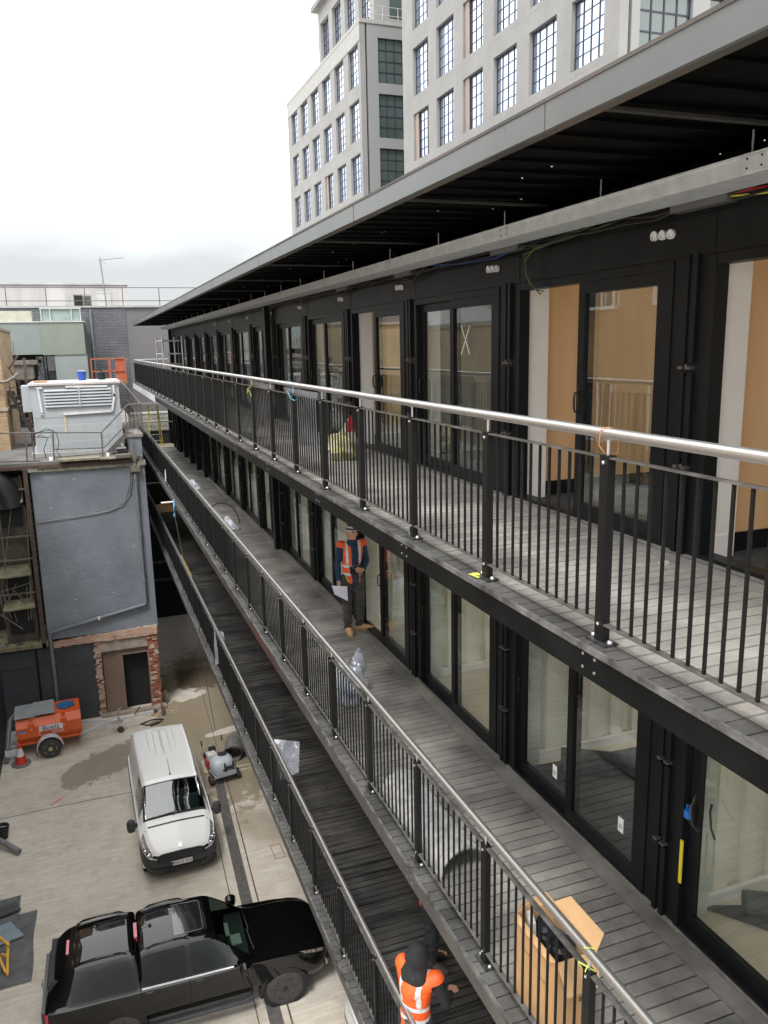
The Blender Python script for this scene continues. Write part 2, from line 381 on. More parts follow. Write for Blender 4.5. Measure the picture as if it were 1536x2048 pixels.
# ------------------------------------------------------------------ ground
mb = MB(); mb.add([(-120, -60, ZG), (160, -60, ZG), (160, 260, ZG), (-120, 260, ZG)], [(0, 1, 2, 3)])
gr = solo('ground', mb, GROUND, None, None, (0, 0, ZG), kind='structure')
gr.data.transform(Matrix.Translation((0, 0, ZG))); gr.data.transform(Matrix.Translation((0, 0, -ZG)))
WLOC['ground'] = (0, 0, ZG)
STRIP = mat('drain_strip', (.13, .12, .115), .8, col2=(.075, .07, .068), s=8, bp=.3)
CRACK = mat('joint_dirt', (.16, .12, .08), .9, col2=(.07, .055, .04), s=3)
def strip(pts, w, z, m, name, jit=0):
    mb = MB(); rnd = random.Random(3)
    for (x0, y0), (x1, y1) in zip(pts, pts[1:]):
        d = Vector((x1-x0, y1-y0)); n_ = max(1, int(d.length/.25)); q = Vector((-d.y, d.x)).normalized()*w/2
        for i in range(n_):
            a = Vector((x0, y0))+d*i/n_; b = Vector((x0, y0))+d*(i+1)/n_
            mb.add([(a.x-q.x, a.y-q.y, z), (a.x+q.x, a.y+q.y, z), (b.x+q.x, b.y+q.y, z), (b.x-q.x, b.y-q.y, z)], [(0, 1, 2, 3)])
    return part(name, mb, m, gr)
strip([(.55, 21), (.37, 17.45), (.23, 14.11), (.1, 10.3), (0, 5)], .27, ZG+.004, STRIP, 'drain_channel')
strip([(.05, 19), (-.12, 14.2), (-.3, 8)], .025, ZG+.005, CRACK, 'concrete_joint')
strip([(.75, 21.5), (.66, 17.9), (.5, 14.2), (.35, 9)], .035, ZG+.005, CRACK, 'concrete_joint')
strip([(-6, 19.95), (-4, 20.03), (.0, 20.0)], .03, ZG+.005, CRACK, 'concrete_joint')
strip([(.75, 21.5), (.9, 26), (1.0, 30)], .02, ZG+.005, CRACK, 'concrete_joint')
# covers and marks
mb = MB()
for a in ((1.22, 15.2, 1.5, 15.22), (1.22, 15.8, 1.5, 15.82), (1.22, 15.2, 1.24, 15.82), (1.48, 15.2, 1.5, 15.82)): mb.box(a[0], a[2], a[1], a[3], ZG, ZG+.006)
part('inspection_cover', mb, mat('rusty_cover', (.34, .22, .12), .8), gr)
mb = MB(); mb.add([(-4.35, 20.15, ZG+.006), (-4.31, 20.13, ZG+.006), (-4.02, 20.45, ZG+.006), (-4.05, 20.49, ZG+.006), (-3.92, 20.40, ZG+.006), (-3.90, 20.44, ZG+.006)], [(0, 1, 2, 3), (3, 2, 4, 5)])
part('paint_mark', mb, mat('red_paint_mark', (.7, .12, .06), .7), gr)

# ------------------------------------------------------------------ container building
XF = 1.5
B = thing('container_building', 'long black walk-up block of stacked units with sliding glass doors, open galleries and overhanging roof', 'building', (XF, 16, ZG))
YB = [1.215+2.47*k for k in range(-2, 15)]                 # unit boundaries
YEND = 33.4
# decks: one mesh of separate boards per level
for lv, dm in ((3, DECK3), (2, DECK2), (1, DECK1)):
    z = DECKZ[lv]; mb = MB(); rnd = random.Random(lv); y = -3.6; pitch = .116
    while y < YE-.1:
        dz = rnd.uniform(-.0015, .0015); dx = rnd.uniform(-.006, .006)
        mb.box(.034+dx*.3, XF-.18, y+.0075, y+pitch-.0075, z-.028+dz, z+dz); y += pitch
    yy = -3.6
    while yy < YE-.1:
        l_ = min(3.2, YE-.1-yy); mb.box(XF-.172, XF-.03, yy+.003, yy+l_-.003, z-.028, z+.001); yy += l_
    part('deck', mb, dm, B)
    mb = MB(); y = -3.6
    while y < YE-.1: mb.box(-.086, .031, y+.0055, y+pitch-.0055, z-.028, z-.002+rnd.uniform(-.001, .001)); y += pitch
    part('edge_boards', mb, deckmat('edge_boards_dirty', (.035, .035, .035), (.12, .118, .112)) if 'edge_boards_dirty' not in MAT else MAT['edge_boards_dirty'], B)
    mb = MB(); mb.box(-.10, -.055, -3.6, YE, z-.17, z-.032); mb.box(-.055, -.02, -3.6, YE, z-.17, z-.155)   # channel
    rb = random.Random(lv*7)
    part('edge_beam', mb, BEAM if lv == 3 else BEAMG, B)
    mb = MB(); mb.box(-.106, -.088, -3.6, YE, z-.031, z+.002)
    part('edge_trim', mb, EDGE, B)
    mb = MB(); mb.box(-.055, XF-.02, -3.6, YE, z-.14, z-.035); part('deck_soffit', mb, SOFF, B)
    mb = MB()                                             # splice plate bolts
    for yc in [2.44+2.48*i for i in range(-2, 14)]:
        for dy in (-.05, .05):
            for dz in (-.05, -.12): mb.lathe((-.1005, yc+dy, z+dz), [(.009, 0), (.009, -.004), (.005, -.007)], 8, 'x')
    part('beam_bolt', mb, mat('dull_bolt', (.25, .25, .24), .5, .7) if lv == 3 else MAT['dull_bolt'], B, each=True)
# red primer patch on the level-2 beam and galvanised length at the far end of level 3
mb = MB(); mb.box(-.1035, -.1005, 7.3, 9.4, H-.17, H-.008); part('primer_patch', mb, mat('red_primer', (.085, .03, .026), .6, col2=(.06, .03, .028), s=1.5), B)
mb = MB(); mb.box(-.13, -.118, 24.5, 36.1, -.21, .005); part('end_flashing', mb, mat('pale_flashing', (.62, .63, .63), .5), B)
mb = MB(); mb.box(0, 1.4, YE-.1, YE+.02, -.17, -.01); mb.box(0, 1.4, YE-.1, YE+.02, H-.17, H-.01); mb.box(0, 1.4, YE-.1, YE+.02, 2*H-.17, 2*H-.01); part('end_beam', mb, BEAM, B)

# ---- pillars (shared meshes)
def pillar_mesh(z0h=2.30):
    mb = MB(); z1 = z0h
    mb.box(.0, .10, -.195, .215, 0, z1)                     # post panel
    for y in (-.225, .175): mb.box(-.010, -.001, y, y+.035, .01, z1-.28)
    mb.box(-.004, 0.0, -.10, .05, .9, 1.2)
    return mb.mesh('pillar', BLACK)
def channel_mesh():
    mb = MB()
    for (a, b) in ((.02, .60), (.66, 1.27), (1.34, 2.04)):
        mb.box(-.032, -.003, -.08, -.035, a, b); mb.box(-.032, -.003, .0, .045, a, b); mb.box(-.018, -.0031, -.034, -.001, a+.02, b-.02)
    return mb.mesh('door_post_channel', BLACK)
def lug_mesh():
    mb = MB()
    for z in (.63, 1.305):
        mb.box(-.048, -.004, -.075, -.03, z-.010, z+.010); mb.box(-.048, -.004, .005, .045, z-.010, z+.010)
        mb.cyl((-.045, -.055, z+.01), (-.065, -.055, z+.016), .009, 8)
    return mb.mesh('hinge_lug', mat('lug_steel', (.16, .155, .15), .45, .6))
PM, CM, LM = pillar_mesh(), channel_mesh(), lug_mesh()
def rel(x, y, z): return (x-XF, y-16, z-ZG)
for lv in (3, 2, 1):
    for yb in YB:
        if yb > YEND: continue
        inst('pillar', PM, B, rel(XF, yb, DECKZ[lv]))
        if lv > 1:
            inst('post_channel', CM, B, rel(XF, yb, DECKZ[lv])); inst('hinge_lug', LM, B, rel(XF, yb, DECKZ[lv]))
# wide structural columns at the block joint and the far end
mb = MB()
for lv in (3, 2, 1):
    mb.box(XF-.16, XF-.04, 13.75, 13.95, DECKZ[lv]+.003, DECKZ[lv]+(2.5 if lv == 3 else 2.75))
    mb.box(XF-.16, XF-.04, 33.1, 33.3, DECKZ[lv]+.003, DECKZ[lv]+(2.5 if lv == 3 else 2.75))
part('column', mb, BLACK, B, each=True)
mb = MB()
for k in range(7): mb.box(XF-.14, XF+.06, 24.8+k*1.9, 24.93+k*1.9, H+.003, -.18)
part('gallery_post', mb, BLACK, B, each=True)
# header, rear walls, floors, party walls
for lv in (3, 2, 1):
    z = DECKZ[lv]
    mb = MB(); mb.box(XF+.004, XF+.12, -3.7, YEND, z+2.02, z+2.72); mb.box(XF-.02, XF-.001, -3.7, YEND, z+2.285, z+2.33); mb.box(XF-.012, XF-.001, -3.7, YEND, z+2.03, z+2.06)
    part('header_panel', mb, BLACK, B)
    mb = MB(); mb.box(XF, 5.0, -3.7, YEND, z-.14, z+.0); part('interior_floor', mb, TANF if lv == 2 else CARPET, B)
    mb = MB(); mb.box(XF-.02, XF+.16, -3.7, YEND, z-.0, z+.022); part('door_sill', mb, mat('sill_grey', (.24, .23, .21), .6, col2=(.15, .145, .135), s=8, bp=.2) if lv == 3 else MAT['sill_grey'], B)
    mb = MB(); mb.box(XF+.14, 5.0, -3.7, YEND, z+2.45, z+2.6); part('ceiling', mb, CREAM, B)
    mb = MB()
    for y0_, y1_ in zip(YB, YB[1:]):
        if y1_ > YEND: continue
        mb.box(4.9, 5.0, y0_, y1_, z, z+.35); mb.box(4.9, 5.0, y0_, y0_+.2, z+.35, z+2.45); mb.box(4.9, 5.0, y1_-.2, y1_, z+.35, z+2.45)
    part('rear_wall', mb, CREAM, B)  # unseen rear openings made wide to bring daylight into the rooms
    mb = MB(); mb.box(5.01, 5.1, -3.7, YEND, z+2.46, z+2.75); part('rear_beam', mb, BLACK, B)
CORR = CREAM
# party walls: corrugated cream on level 2, plywood on level 3
def corr(mb, y, z, x0, x1, h):
    n_ = int((x1-x0)/.14)
    for i in range(n_):
        x = x0+i*.14; d = .03 if i % 2 else 0
        mb.box(x, x+.14, y-.02-d, y+.02-d, z, z+h)
for yb in YB:
    if yb > YEND: continue
    mb = MB(); corr(mb, yb-.03, H+.1, XF+.32, 4.9, 2.35); part('party_wall', mb, CREAM, B)
    mb = MB(); mb.box(XF+.34, 4.9, yb-.12, yb-.085, H, H+.1); part('skirting', mb, WHITE, B)
    mb = MB(); mb.box(XF+.112, XF+.32, yb-.18, yb+.14, H+.002, H+2.45); part('wall_return', mb, mat('pale_green_jamb', (.62, .66, .60), .6) if 'pale_green_jamb' not in MAT else MAT['pale_green_jamb'], B)
    mb = MB(); mb.box(XF+.30, 4.9, yb-.10, yb+.04, .14, 2.45); part('plywood_wall' if yb < 4 or 8 < yb < 9 else 'party_wall', mb, PLY if yb < 4 or 8 < yb < 9 else (MAT.get('grey_lining') or mat('grey_lining', (.30, .29, .26), .7)), B)
    mb = MB(); mb.box(XF+.28, 4.9, yb-.115, yb+.05, .0, .14); part('skirting', mb, BLACK, B)
    mb = MB(); mb.box(XF+.112, XF+.322, yb-.19, yb+.10, .002, 2.45); mb.box(XF+.110, XF+.31, yb-.200, yb-.191, .002, .16); part('door_lining', mb, WHITE, B)
    mb = MB(); mb.box(XF+.1, 4.9, yb-.05, yb+.04, 2*H, 2*H+2.45); part('party_wall', mb, CREAM, B)
# mid-depth rooms: pale wall with a doorway in it
mb = MB()
for y0_, y1_ in zip(YB, YB[1:]):
    if y1_ > YEND: continue
    mb.box(4.3, 4.4, y0_+.1, y0_+.5, H, H+2.45)
part('inner_wall', mb, CREAM, B)

# ---- sliding doors
OP0, OP1 = .215, 2.275        # opening within a unit
def frame_mesh():
    mb = MB(); a, b, h = OP0-.02, OP1+.02, 2.02
    mb.box(-.008, .095, a, a+.055, .022, h); mb.box(-.008, .095, b-.050, b, .022, h); mb.box(-.008, .115, a+.055, b-.055, h-.06, h); mb.box(-.008, .115, a+.055, b-.055, .022, .05)
    return mb.mesh('door_frame', BLACK)
FM = frame_mesh(); YM = (OP0+OP1)/2
def leaf_meshes(y0, y1, x):
    mb = MB(); w = .088; z0, z1 = .052, 1.958
    mb.box(x, x+.045, y0, y0+w, z0, z1); mb.box(x, x+.045, y1-w, y1, z0, z1); mb.box(x, x+.045, y0+w, y1-w, z1-w, z1); mb.box(x, x+.045, y0+w, y1-w, z0, z0+w+.02)
    a = mb.mesh('sliding_leaf', BLACK)
    g = MB(); X = x+.022; g.add([(X, y0+w, z0+w+.02), (X, y1-w, z0+w+.02), (X, y1-w, z1-w), (X, y0+w, z1-w)], [(0, 1, 2, 3)])
    return a, g.mesh('glass_pane', GLASS)
NL = leaf_meshes(OP0+.036, YM+.06, -.004)      # near leaf
FL = leaf_meshes(YM-.03, OP1-.036, .046)      # far leaf
def handle_mesh():
    mb = MB(); mb.tube([(0, 0, -.085), (-.035, 0, -.075), (-.042, 0, -.03), (-.042, 0, .04), (-.035, 0, .075), (0, 0, .085)], .009, 8); mb.box(-.004, .004, -.016, .016, -.11, .11)
    return mb.mesh('handle', mat('handle_black', (.012, .012, .012), .3))
HM = handle_mesh()
def door(lv, k, state):
    z = DECKZ[lv]; y = 1.215+2.47*k
    f = inst('door_frame', FM, B, rel(XF, y, z))
    n_ = inst('sliding_door', NL[0], B, rel(XF, y, z)); inst('glass_pane', NL[1], n_)
    if state == 'open': inst('handle', HM, n_, (-.006, YM+.025, 1.0))
    if state == 'both':
        g_ = inst('sliding_door', FL[0], B, rel(XF, y, z)); inst('glass_pane', FL[1], g_); inst('handle', HM, g_, (.044, OP1-.08, 1.0))
    elif state == 'open':                      # far leaf slid behind the near one
        g_ = inst('sliding_door', FL[0], B, rel(XF+.0, y-.94, z)); inst('glass_pane', FL[1], g_)
    return n_
d3 = {-1: 'open', 0: 'open', 2: 'open'}
for k in range(-2, 13):
    door(3, k, d3.get(k, 'both')); door(2, k, 'open' if k in (2, 5) else 'both')
# taped X on the third door, safety stickers on level 2
y = 1.215+2.47; c = (XF-.010, y+.88, 1.53)
TAPE = mat('white_tape', (.75, .74, .70), .6)
mb = MB()
for a, b in (((-.012, .10, .15), (-.012, -.10, -.15)), ((-.012, -.10, .15), (-.012, .10, -.15))):
    mb.bar(Vector(c)+Vector(a)*1, Vector(c)+Vector(b)*1, .014, .003, up=(1, 0, 0))
part('tape_cross', mb, TAPE, B)
STK = mat('sticker_white', (.82, .82, .84), .5)
for yy, zz in ((2.72, H+.40), (1.72, H+.44)):
    mb = MB(); mb.box(XF+.006, XF+.009, yy-.035, yy+.035, zz-.065, zz+.065); part('door_sticker', mb, STK, B)
    mb = MB(); mb.box(XF+.004, XF+.0058, yy-.02, yy+.02, zz-.03, zz+.01); part('sticker_print', mb, mat('sticker_ink', (.45, .45, .47), .6) if 'sticker_ink' not in MAT else MAT['sticker_ink'], B)
# switch and call point on the cream wall inside
mb = MB(); mb.box(2.20, 2.29, 3.40, 3.425, H+1.16, H+1.25); part('light_switch', mb, mat('switch_black', (.03, .03, .03), .4), B)
mb = MB(); mb.box(2.215, 2.24, 3.392, 3.399, H+1.185, H+1.22); mb.box(2.25, 2.275, 3.392, 3.399, H+1.185, H+1.22); part('switch_rocker', mb, WHITE, B)
mb = MB(); mb.box(2.52, 2.60, 3.39, 3.425, H+1.18, H+1.26); part('call_point', mb, mat('call_red', (.55, .05, .04), .4), B)
mb = MB(); mb.box(2.535, 2.585, 3.382, 3.389, H+1.2, H+1.235); part('call_point_label', mb, WHITE, B)
# yellow strap, padlock and cables by the near column of level 2
mb = MB(); mb.box(XF-.055, XF-.045, .93, .955, H+.45, H+.80); part('warning_strip', mb, mat('yellow_strip', (.75, .62, .03), .5), B)
mb = MB(); mb.box(XF-.06, XF-.03, .88, .93, H+1.0, H+1.06); mb.tube([(XF-.045, .89, H+1.06), (XF-.045, .89, H+1.1), (XF-.045, .92, H+1.1), (XF-.045, .92, H+1.06)], .005, 6); part('padlock', mb, mat('lock_blue', (.02, .17, .55), .4), B)
mb = MB(); mb.tube([(XF-.03, .86, H+1.20), (XF-.07, .85, H+1.12), (XF-.10, .80, H+1.02), (XF-.09, .74, H+1.0)], .008, 6); mb.tube([(XF-.03, .7, H+1.22), (XF-.08, .66, H+1.20), (XF-.12, .60, H+1.12), (XF-.12, .56, H+1.06)], .008, 6); part('cable_tail', mb, RUBBER, B)

# ---- undercroft below the lowest deck
mb = MB()
for i in range(6):
    for x in (3.1, 6.2): mb.box(x, x+.18, -2+6.5*i, -1.82+6.5*i, ZG, 2*H-.14)
part('undercroft_column', mb, BLACK, B, each=True)
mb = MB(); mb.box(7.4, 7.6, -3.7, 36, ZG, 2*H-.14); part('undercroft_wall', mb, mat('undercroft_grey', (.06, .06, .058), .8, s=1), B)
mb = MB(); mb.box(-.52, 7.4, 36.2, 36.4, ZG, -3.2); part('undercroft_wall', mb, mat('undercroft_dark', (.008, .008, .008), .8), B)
mb = MB()
for z_, c_ in ((-9.6, 0), (-8.7, 0), (-6.6, 0)): mb.box(-.52, 7.4, 36.05, 36.19, z_, z_+.10)
part('undercroft_beam', mb, mat('beam_dusty', (.16, .15, .13), .8, col2=(.06, .055, .05), s=3), B, each=True)
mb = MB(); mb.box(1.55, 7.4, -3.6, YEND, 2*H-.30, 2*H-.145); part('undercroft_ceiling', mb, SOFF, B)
# ---- roof canopy
ZC0, ZC1 = 2.555, 2.70
mb = MB(); mb.box(-.02, .02, -3.7, 35.0, ZC0, ZC1)
mb.box(.02, 6.0, -3.7, 35.0, ZC1-.03, ZC1-.002)
part('roof', mb, FASC, B)
mb = MB(); mb.box(-.026, -.020, -3.7, 35.0, ZC1-.012, ZC1+.006); mb.box(.006, .05, -3.7, 35.0, ZC0-.006, ZC0)
for yj in (0.6, 3.7, 7.7, 11.7, 15.7, 19.7, 23.7, 27.7, 31.7): mb.box(-.0225, -.0205, yj, yj+.006, ZC0, ZC1)
part('fascia_trim', mb, mat('fascia_edge', (.11, .09, .075), .6, col2=(.045, .045, .045), s=.9), B)
mb = MB(); mb.add([(.02, -3.7, ZC0+.02), (XF+.2, -3.7, ZC0+.06), (XF+.2, 34.99, ZC0+.06), (.02, 34.99, ZC0+.02)], [(0, 1, 2, 3)])
y = -3.5
while y < 34.8: mb.box(.03, XF+.1, y, y+.03, ZC0+.012, ZC0+.045); y += .30
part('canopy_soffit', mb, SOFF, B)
mb = MB()
for i in range(16): mb.box(.04, 1.25, -2.3+2.46*i, -2.26+2.46*i, ZC0-.005, ZC0+.011)
part('canopy_rib', mb, mat('rib_grey', (.03, .028, .025), .55), B, each=True)
mb = MB()
rnd = random.Random(5)
for i in range(34):
    yy = rnd.uniform(-1, 12); xx = rnd.choice((.06, .5, .9, 1.3)); mb.lathe((xx, yy, ZC0+.008), [(.008, 0), (.006, -.006)], 6)
part('canopy_screw', mb, BOLT, B)

# ---- galvanised cable tray below the canopy, with its cables
T = thing('cable_tray', 'long galvanised cable tray slung under the overhanging roof, loose cables lying in it', 'cable tray', (1.2, 16, 2.36))
mb = MB(); mb.box(1.06, 1.066, -3.6, 33.4, 2.345, 2.445); mb.box(1.066, 1.35, -3.6, 33.4, 2.345, 2.35); mb.box(1.35, 1.356, -3.6, 33.4, 2.345, 2.445); mb.box(1.05, 1.06, -3.6, 33.4, 2.438, 2.45)
part('tray', mb, GALV, T)
mb = MB()
for i in range(13):
    yy = .2+i*2.7; mb.box(1.052, 1.0595, yy, yy+.16, 2.352, 2.436)
part('splice_plate', mb, GALV, T, each=True)
mb = MB()
for i in range(13):
    yy = .2+i*2.7
    for a in (.03, .13):
        for b in (.022, .07): mb.lathe((1.0515, yy+a, 2.352+b), [(.006, 0), (.006, -.004)], 6, 'x')
part('tray_bolt', mb, RUBBER, T)
mb = MB()
for i in range(26):
    yy = -1+i*1.35; mb.cyl((1.10, yy, 2.35), (1.10, yy, 2.575), .006, 6); mb.box(1.06, 1.13, yy-.015, yy+.015, 2.44, 2.455)
part('hanger', mb, STEEL, T)
def wire(name, col, pts, r=.006, lab=None):
    key = 'wire_'+name; m_ = MAT.get(key) or mat(key, col, .5)
    mb = MB(); mb.tube(pts, r, 6); return part('cable', mb, m_, T, smooth=True, label=lab)
rnd = random.Random(11)
def run(x, z, y0, y1, a): return [(x+rnd.uniform(-a, a), y, z+rnd.uniform(-a, a)) for y in [y0+i*.35 for i in range(int((y1-y0)/.35)+1)]]
for i in range(9): wire('black', (.015, .015, .016), run(1.2+rnd.uniform(-.1, .1), 2.37+rnd.uniform(0, .03), -3.4, 32, .012), .008)
for i in range(5): wire('black', (.015, .015, .016), run(1.40+rnd.uniform(-.03, .04), 2.34+rnd.uniform(-.03, .03), -3.4, 32, .02), .009)
wire('red', (.45, .03, .03), [(1.2, -1.6, 2.36), (1.38, -.9, 2.33), (1.40, -.2, 2.31), (1.42, .3, 2.325), (1.40, 1.0, 2.36), (1.35, 1.4, 2.37)], .010, 'red cable sagging from the tray')
wire('red', (.45, .03, .03), [(1.22, -1.5, 2.37), (1.37, -.8, 2.32), (1.39, 0, 2.30), (1.42, .6, 2.33)], .008)
wire('yellow', (.50, .45, .05), [(1.38, -1.4, 2.35), (1.41, -.6, 2.29), (1.43, -.1, 2.27), (1.40, .5, 2.30), (1.40, .9, 2.34)], .006)
wire('green', (.09, .11, .045), [(1.40, 2.0, 2.34), (1.43, 2.6, 2.31), (1.42, 3.1, 2.29), (1.42, 3.26, 2.2), (1.41, 3.22, 2.08), (1.40, 3.10, 1.98), (1.41, 3.0, 1.93), (1.41, 2.92, 1.92), (1.41, 2.98, 1.90), (1.41, 3.06, 1.95)], .006)
wire('green', (.09, .11, .045), [(1.41, 2.2, 2.36), (1.44, 2.9, 2.30), (1.43, 3.3, 2.26), (1.43, 3.25, 2.12), (1.42, 3.18, 2.0), (1.42, 3.05, 1.95)], .006)
wire('green', (.09, .11, .045), [(1.41, 2.4, 2.35), (1.42, 3.1, 2.33), (1.42, 3.5, 2.33), (1.42, 4.2, 2.36)], .006)
wire('blue', (.02, .06, .25), [(1.38, 3.2, 2.33), (1.42, 3.8, 2.28), (1.40, 4.6, 2.30), (1.36, 5.2, 2.35)], .007)
for yy in (5.9, 8.6, 11.2, 13.6, 17.2, 20.4): wire('black', (.015, .015, .016), [(1.36, yy-.6, 2.36), (1.42, yy-.2, 2.28), (1.44, yy, 2.24), (1.42, yy+.3, 2.30), (1.36, yy+.6, 2.36)], .012)
mb = MB()
for yy in (1.3, 3.8, 6.3, 8.7): mb.box(1.36, 1.44, yy-.5, yy, 2.30, 2.42)
part('junction_box', mb, mat('box_grey', (.10, .105, .11), .5), T, each=True)
# round openings in the header above each unit (white rings)
mb = MB(); mb2 = MB()
for k in range(0, 9):
    for j in range(3):
        y = 1.215+2.47*k+.22+j*.085; mb.lathe((XF-.0, y, 2.195+.004*j), [(.033, 0), (.033, -.022), (.026, -.022), (.026, -.004)], 16, 'x')
part('cable_gland', mb, mat('gland_white', (.72, .72, .72), .4), B, smooth=True, each=True)

# ------------------------------------------------------------------ railings
def post_meshes():
    mb = MB(); mb.box(-.022, .022, -.033, .033, .012, .945); mb.box(-.024, .024, -.036, .036, .945, .955)
    a = mb.mesh('post', RAILBLK)
    mb = MB(); mb.box(-.042, .042, -.082, .082, 0.001, .010); b = mb.mesh('base_plate', MAT.get('plate_worn') or mat('plate_worn', (.05, .05, .05), .5, col2=(.015, .015, .015), s=20))
    mb = MB()
    for y_ in (-.068, .068): mb.lathe((0, y_, .012), [(.016, 0), (.016, .008), (.011, .016), (.004, .02)], 10)
    c = mb.mesh('anchor_bolt', BOLT, smooth=True)
    mb = MB(); mb.cyl((0, 0, .955), (0, 0, 1.033), .0075, 8); mb.box(-.012, .012, -.035, .035, 1.03, 1.036); d = mb.mesh('handrail_bracket', STEEL)
    mb = MB(); mb.lathe((-.023, .0, .92), [(.010, 0), (.010, -.006), (.004, -.011)], 8, 'x'); mb.lathe((-.023, 0, .10), [(.010, 0), (.010, -.006), (.004, -.011)], 8, 'x'); e_ = mb.mesh('fixing_bolt', BOLT, smooth=True)
    return a, b, c, d, e_
PMs = post_meshes()
def panel_mesh(length=S, mirror=False):
    a = MB(); a.box(-.019, .019, .034, length-.034, .940, .948)
    top = a.mesh('top_rail', RAILTOP)
    b = MB(); b.box(-.019, .019, .034, length-.034, .098, .106); bot = b.mesh('bottom_rail', RAILTOP)
    c = MB(); n_ = 11
    for i in range(n_):
        y = .034+(length-.068)*(i+1)/(n_+1); c.box(-.0065, .0065, y-.0065, y+.0065, .106, .940)
    return top, bot, c.mesh('baluster_panel', RAILBLK)
TP, BP, BAL = panel_mesh()
RAILS = {}
for lv, nm in ((3, 'black steel gallery railing along the top deck, thick brushed steel handrail above it'),
               (2, 'black steel gallery railing along the middle deck where the standing workman is'),
               (1, 'black steel gallery railing along the lowest dark wet deck above the parked vehicles')):
    z = DECKZ[lv]
    T_ = thing('gallery_railing', nm, 'railing', (0, 16, z), group='railings of the three gallery decks')
    for i in range(-2, 30):
        y = i*S-16
        p_ = inst('post', PMs[0], T_, (0, y, 0)); inst('base_plate', PMs[1], p_); inst('anchor_bolt', PMs[2], p_); inst('fixing_bolt', PMs[4], p_)
        inst('handrail_bracket', PMs[3], T_, (0, y, 0))
        if i < 29:
            inst('top_rail', TP, T_, (0, y, 0)); inst('bottom_rail', BP, T_, (0, y, 0)); inst('baluster_panel', BAL, T_, (0, y, 0))
    mb = MB(); mb.tube([(0, -2.7, z+1.06)]+[(0, i*S, z+1.06) for i in range(0, 29)]+[(0, 35.9, z+1.06), (.1, 35.98, z+1.06), (1.35, 36.0, z+1.06), (1.5, 35.6, z+1.06)], .0275, 16)
    part('handrail', mb, STEEL if lv == 3 else (MAT.get('dull_steel') or mat('dull_steel', (.40, .395, .385), .42, .85, col2=(.33, .325, .315), s=30, sc3=(8, 1, 8), rv=.08)), T_, smooth=True)
    mb = MB()
    for i in range(11): mb.box(.11*i+.08, .11*i+.093, 35.95, 35.963, z+.106, z+.94)
    mb.box(.0, 1.4, 35.94, 35.98, z+.94, z+.95); mb.box(0, 1.4, 35.94, 35.98, z+.098, z+.106); part('end_panel', mb, RAILBLK, T_)
    RAILS[lv] = T_
# ------------------------------------------------------------------ office building behind
O = thing('office_building', 'tall pale stone office building with rows of gridded windows rising behind the black block', 'building', (18.5, 50, ZG))
XO = 18.52
def owall(y0, y1, z0, z1, wins, rows, wz, name='wall'):
    """wall in the plane x=XO made of piers and spandrels round the window openings"""
    mb = MB(); d = .40; ys = sorted(wins); cur = y0
    zr = sorted(rows)
    for (a, b) in ys:
        mb.box(XO, XO+d, cur, a, z0, z1); zc = z0
        for zb in zr:
            if zb > zc: mb.box(XO+.002, XO+d, a, b, zc, zb)
            zc = zb+wz
        if zc < z1: mb.box(XO+.002, XO+d, a, b, zc, z1)
        cur = b
    mb.box(XO, XO+d, cur, y1, z0, z1)
    return part(name, mb, STONE, O)
FLH = 3.72
def owin_meshes(w, h, nc, nr):
    f = MB()
    for i in range(nc+1): y = i*(w-.06)/nc; f.box(-.03, .03, y, y+.05, 0, h)
    for j in range(nr+1): z = j*(h-.05)/nr; f.box(-.02, .02, .05, w-.06, z, z+.04)
    f.box(-.17, -.03, -.0+.01, w-.01, 0.002, .03)
    g = MB(); g.add([(0, 0, 0), (0, w, 0), (0, w, h), (0, 0, h)], [(0, 1, 2, 3)])
    s = MB(); s.box(-.30, -.04, w-.04, w-.005, .03, h-.01)
    s2 = MB(); s2.box(-.12, -.06, w-.55, w-.06, .031, h-.01)
    return f.mesh('window', MULL), g.mesh('window_pane', COATED), s2.mesh('side_panel', BRONZE)
WR = owin_meshes(2.32, 2.72, 4, 5)
rwins = [(26.75+3.49*i, 26.75+3.49*i+2.32) for i in range(6)]
lwins = [(56.75+3.49*i, 56.75+3.49*i+2.32) for i in range(6)]
rrows = [12.75-2*FLH+FLH*m for m in range(-3, 7)]
lrows = [12.75-2*FLH+FLH*m for m in range(-3, 5)]
owall(25.7, 48.2, ZG, 37.5, rwins, rrows, 2.72)
owall(56.3, 77.8, ZG, 24.05, lwins, lrows, 2.72)
rnd = random.Random(2)
def owins(wins, rows, zmin, zmax):
    for (a, b) in wins:
        for zb in rows:
            if zb < zmin or zb > zmax: continue
            w_ = inst('window', WR[0], O, (XO+.22-18.5, a-50, zb-ZG)); inst('window_pane', WR[1], w_)
            if rnd.random() < .28: inst('side_panel', WR[2], w_)
owins(rwins, rrows, 8, 30); owins(lwins, lrows, 8, 30)
# panel joints
mb = MB()
for zb in rrows:
    for dz in (-.22,): mb.box(XO-.004, XO-.001, 25.72, 48.18, zb+dz, zb+dz+.018)
for (a, b) in rwins: mb.box(XO-.0045, XO-.0015, (a-.6), (a-.585), 6, 37)
for zb in lrows: mb.box(XO-.004, XO-.001, 56.32, 77.78, zb-.22, zb-.2)
part('panel_joint', mb, mat('joint_grey', (.34, .335, .325), .8), O)
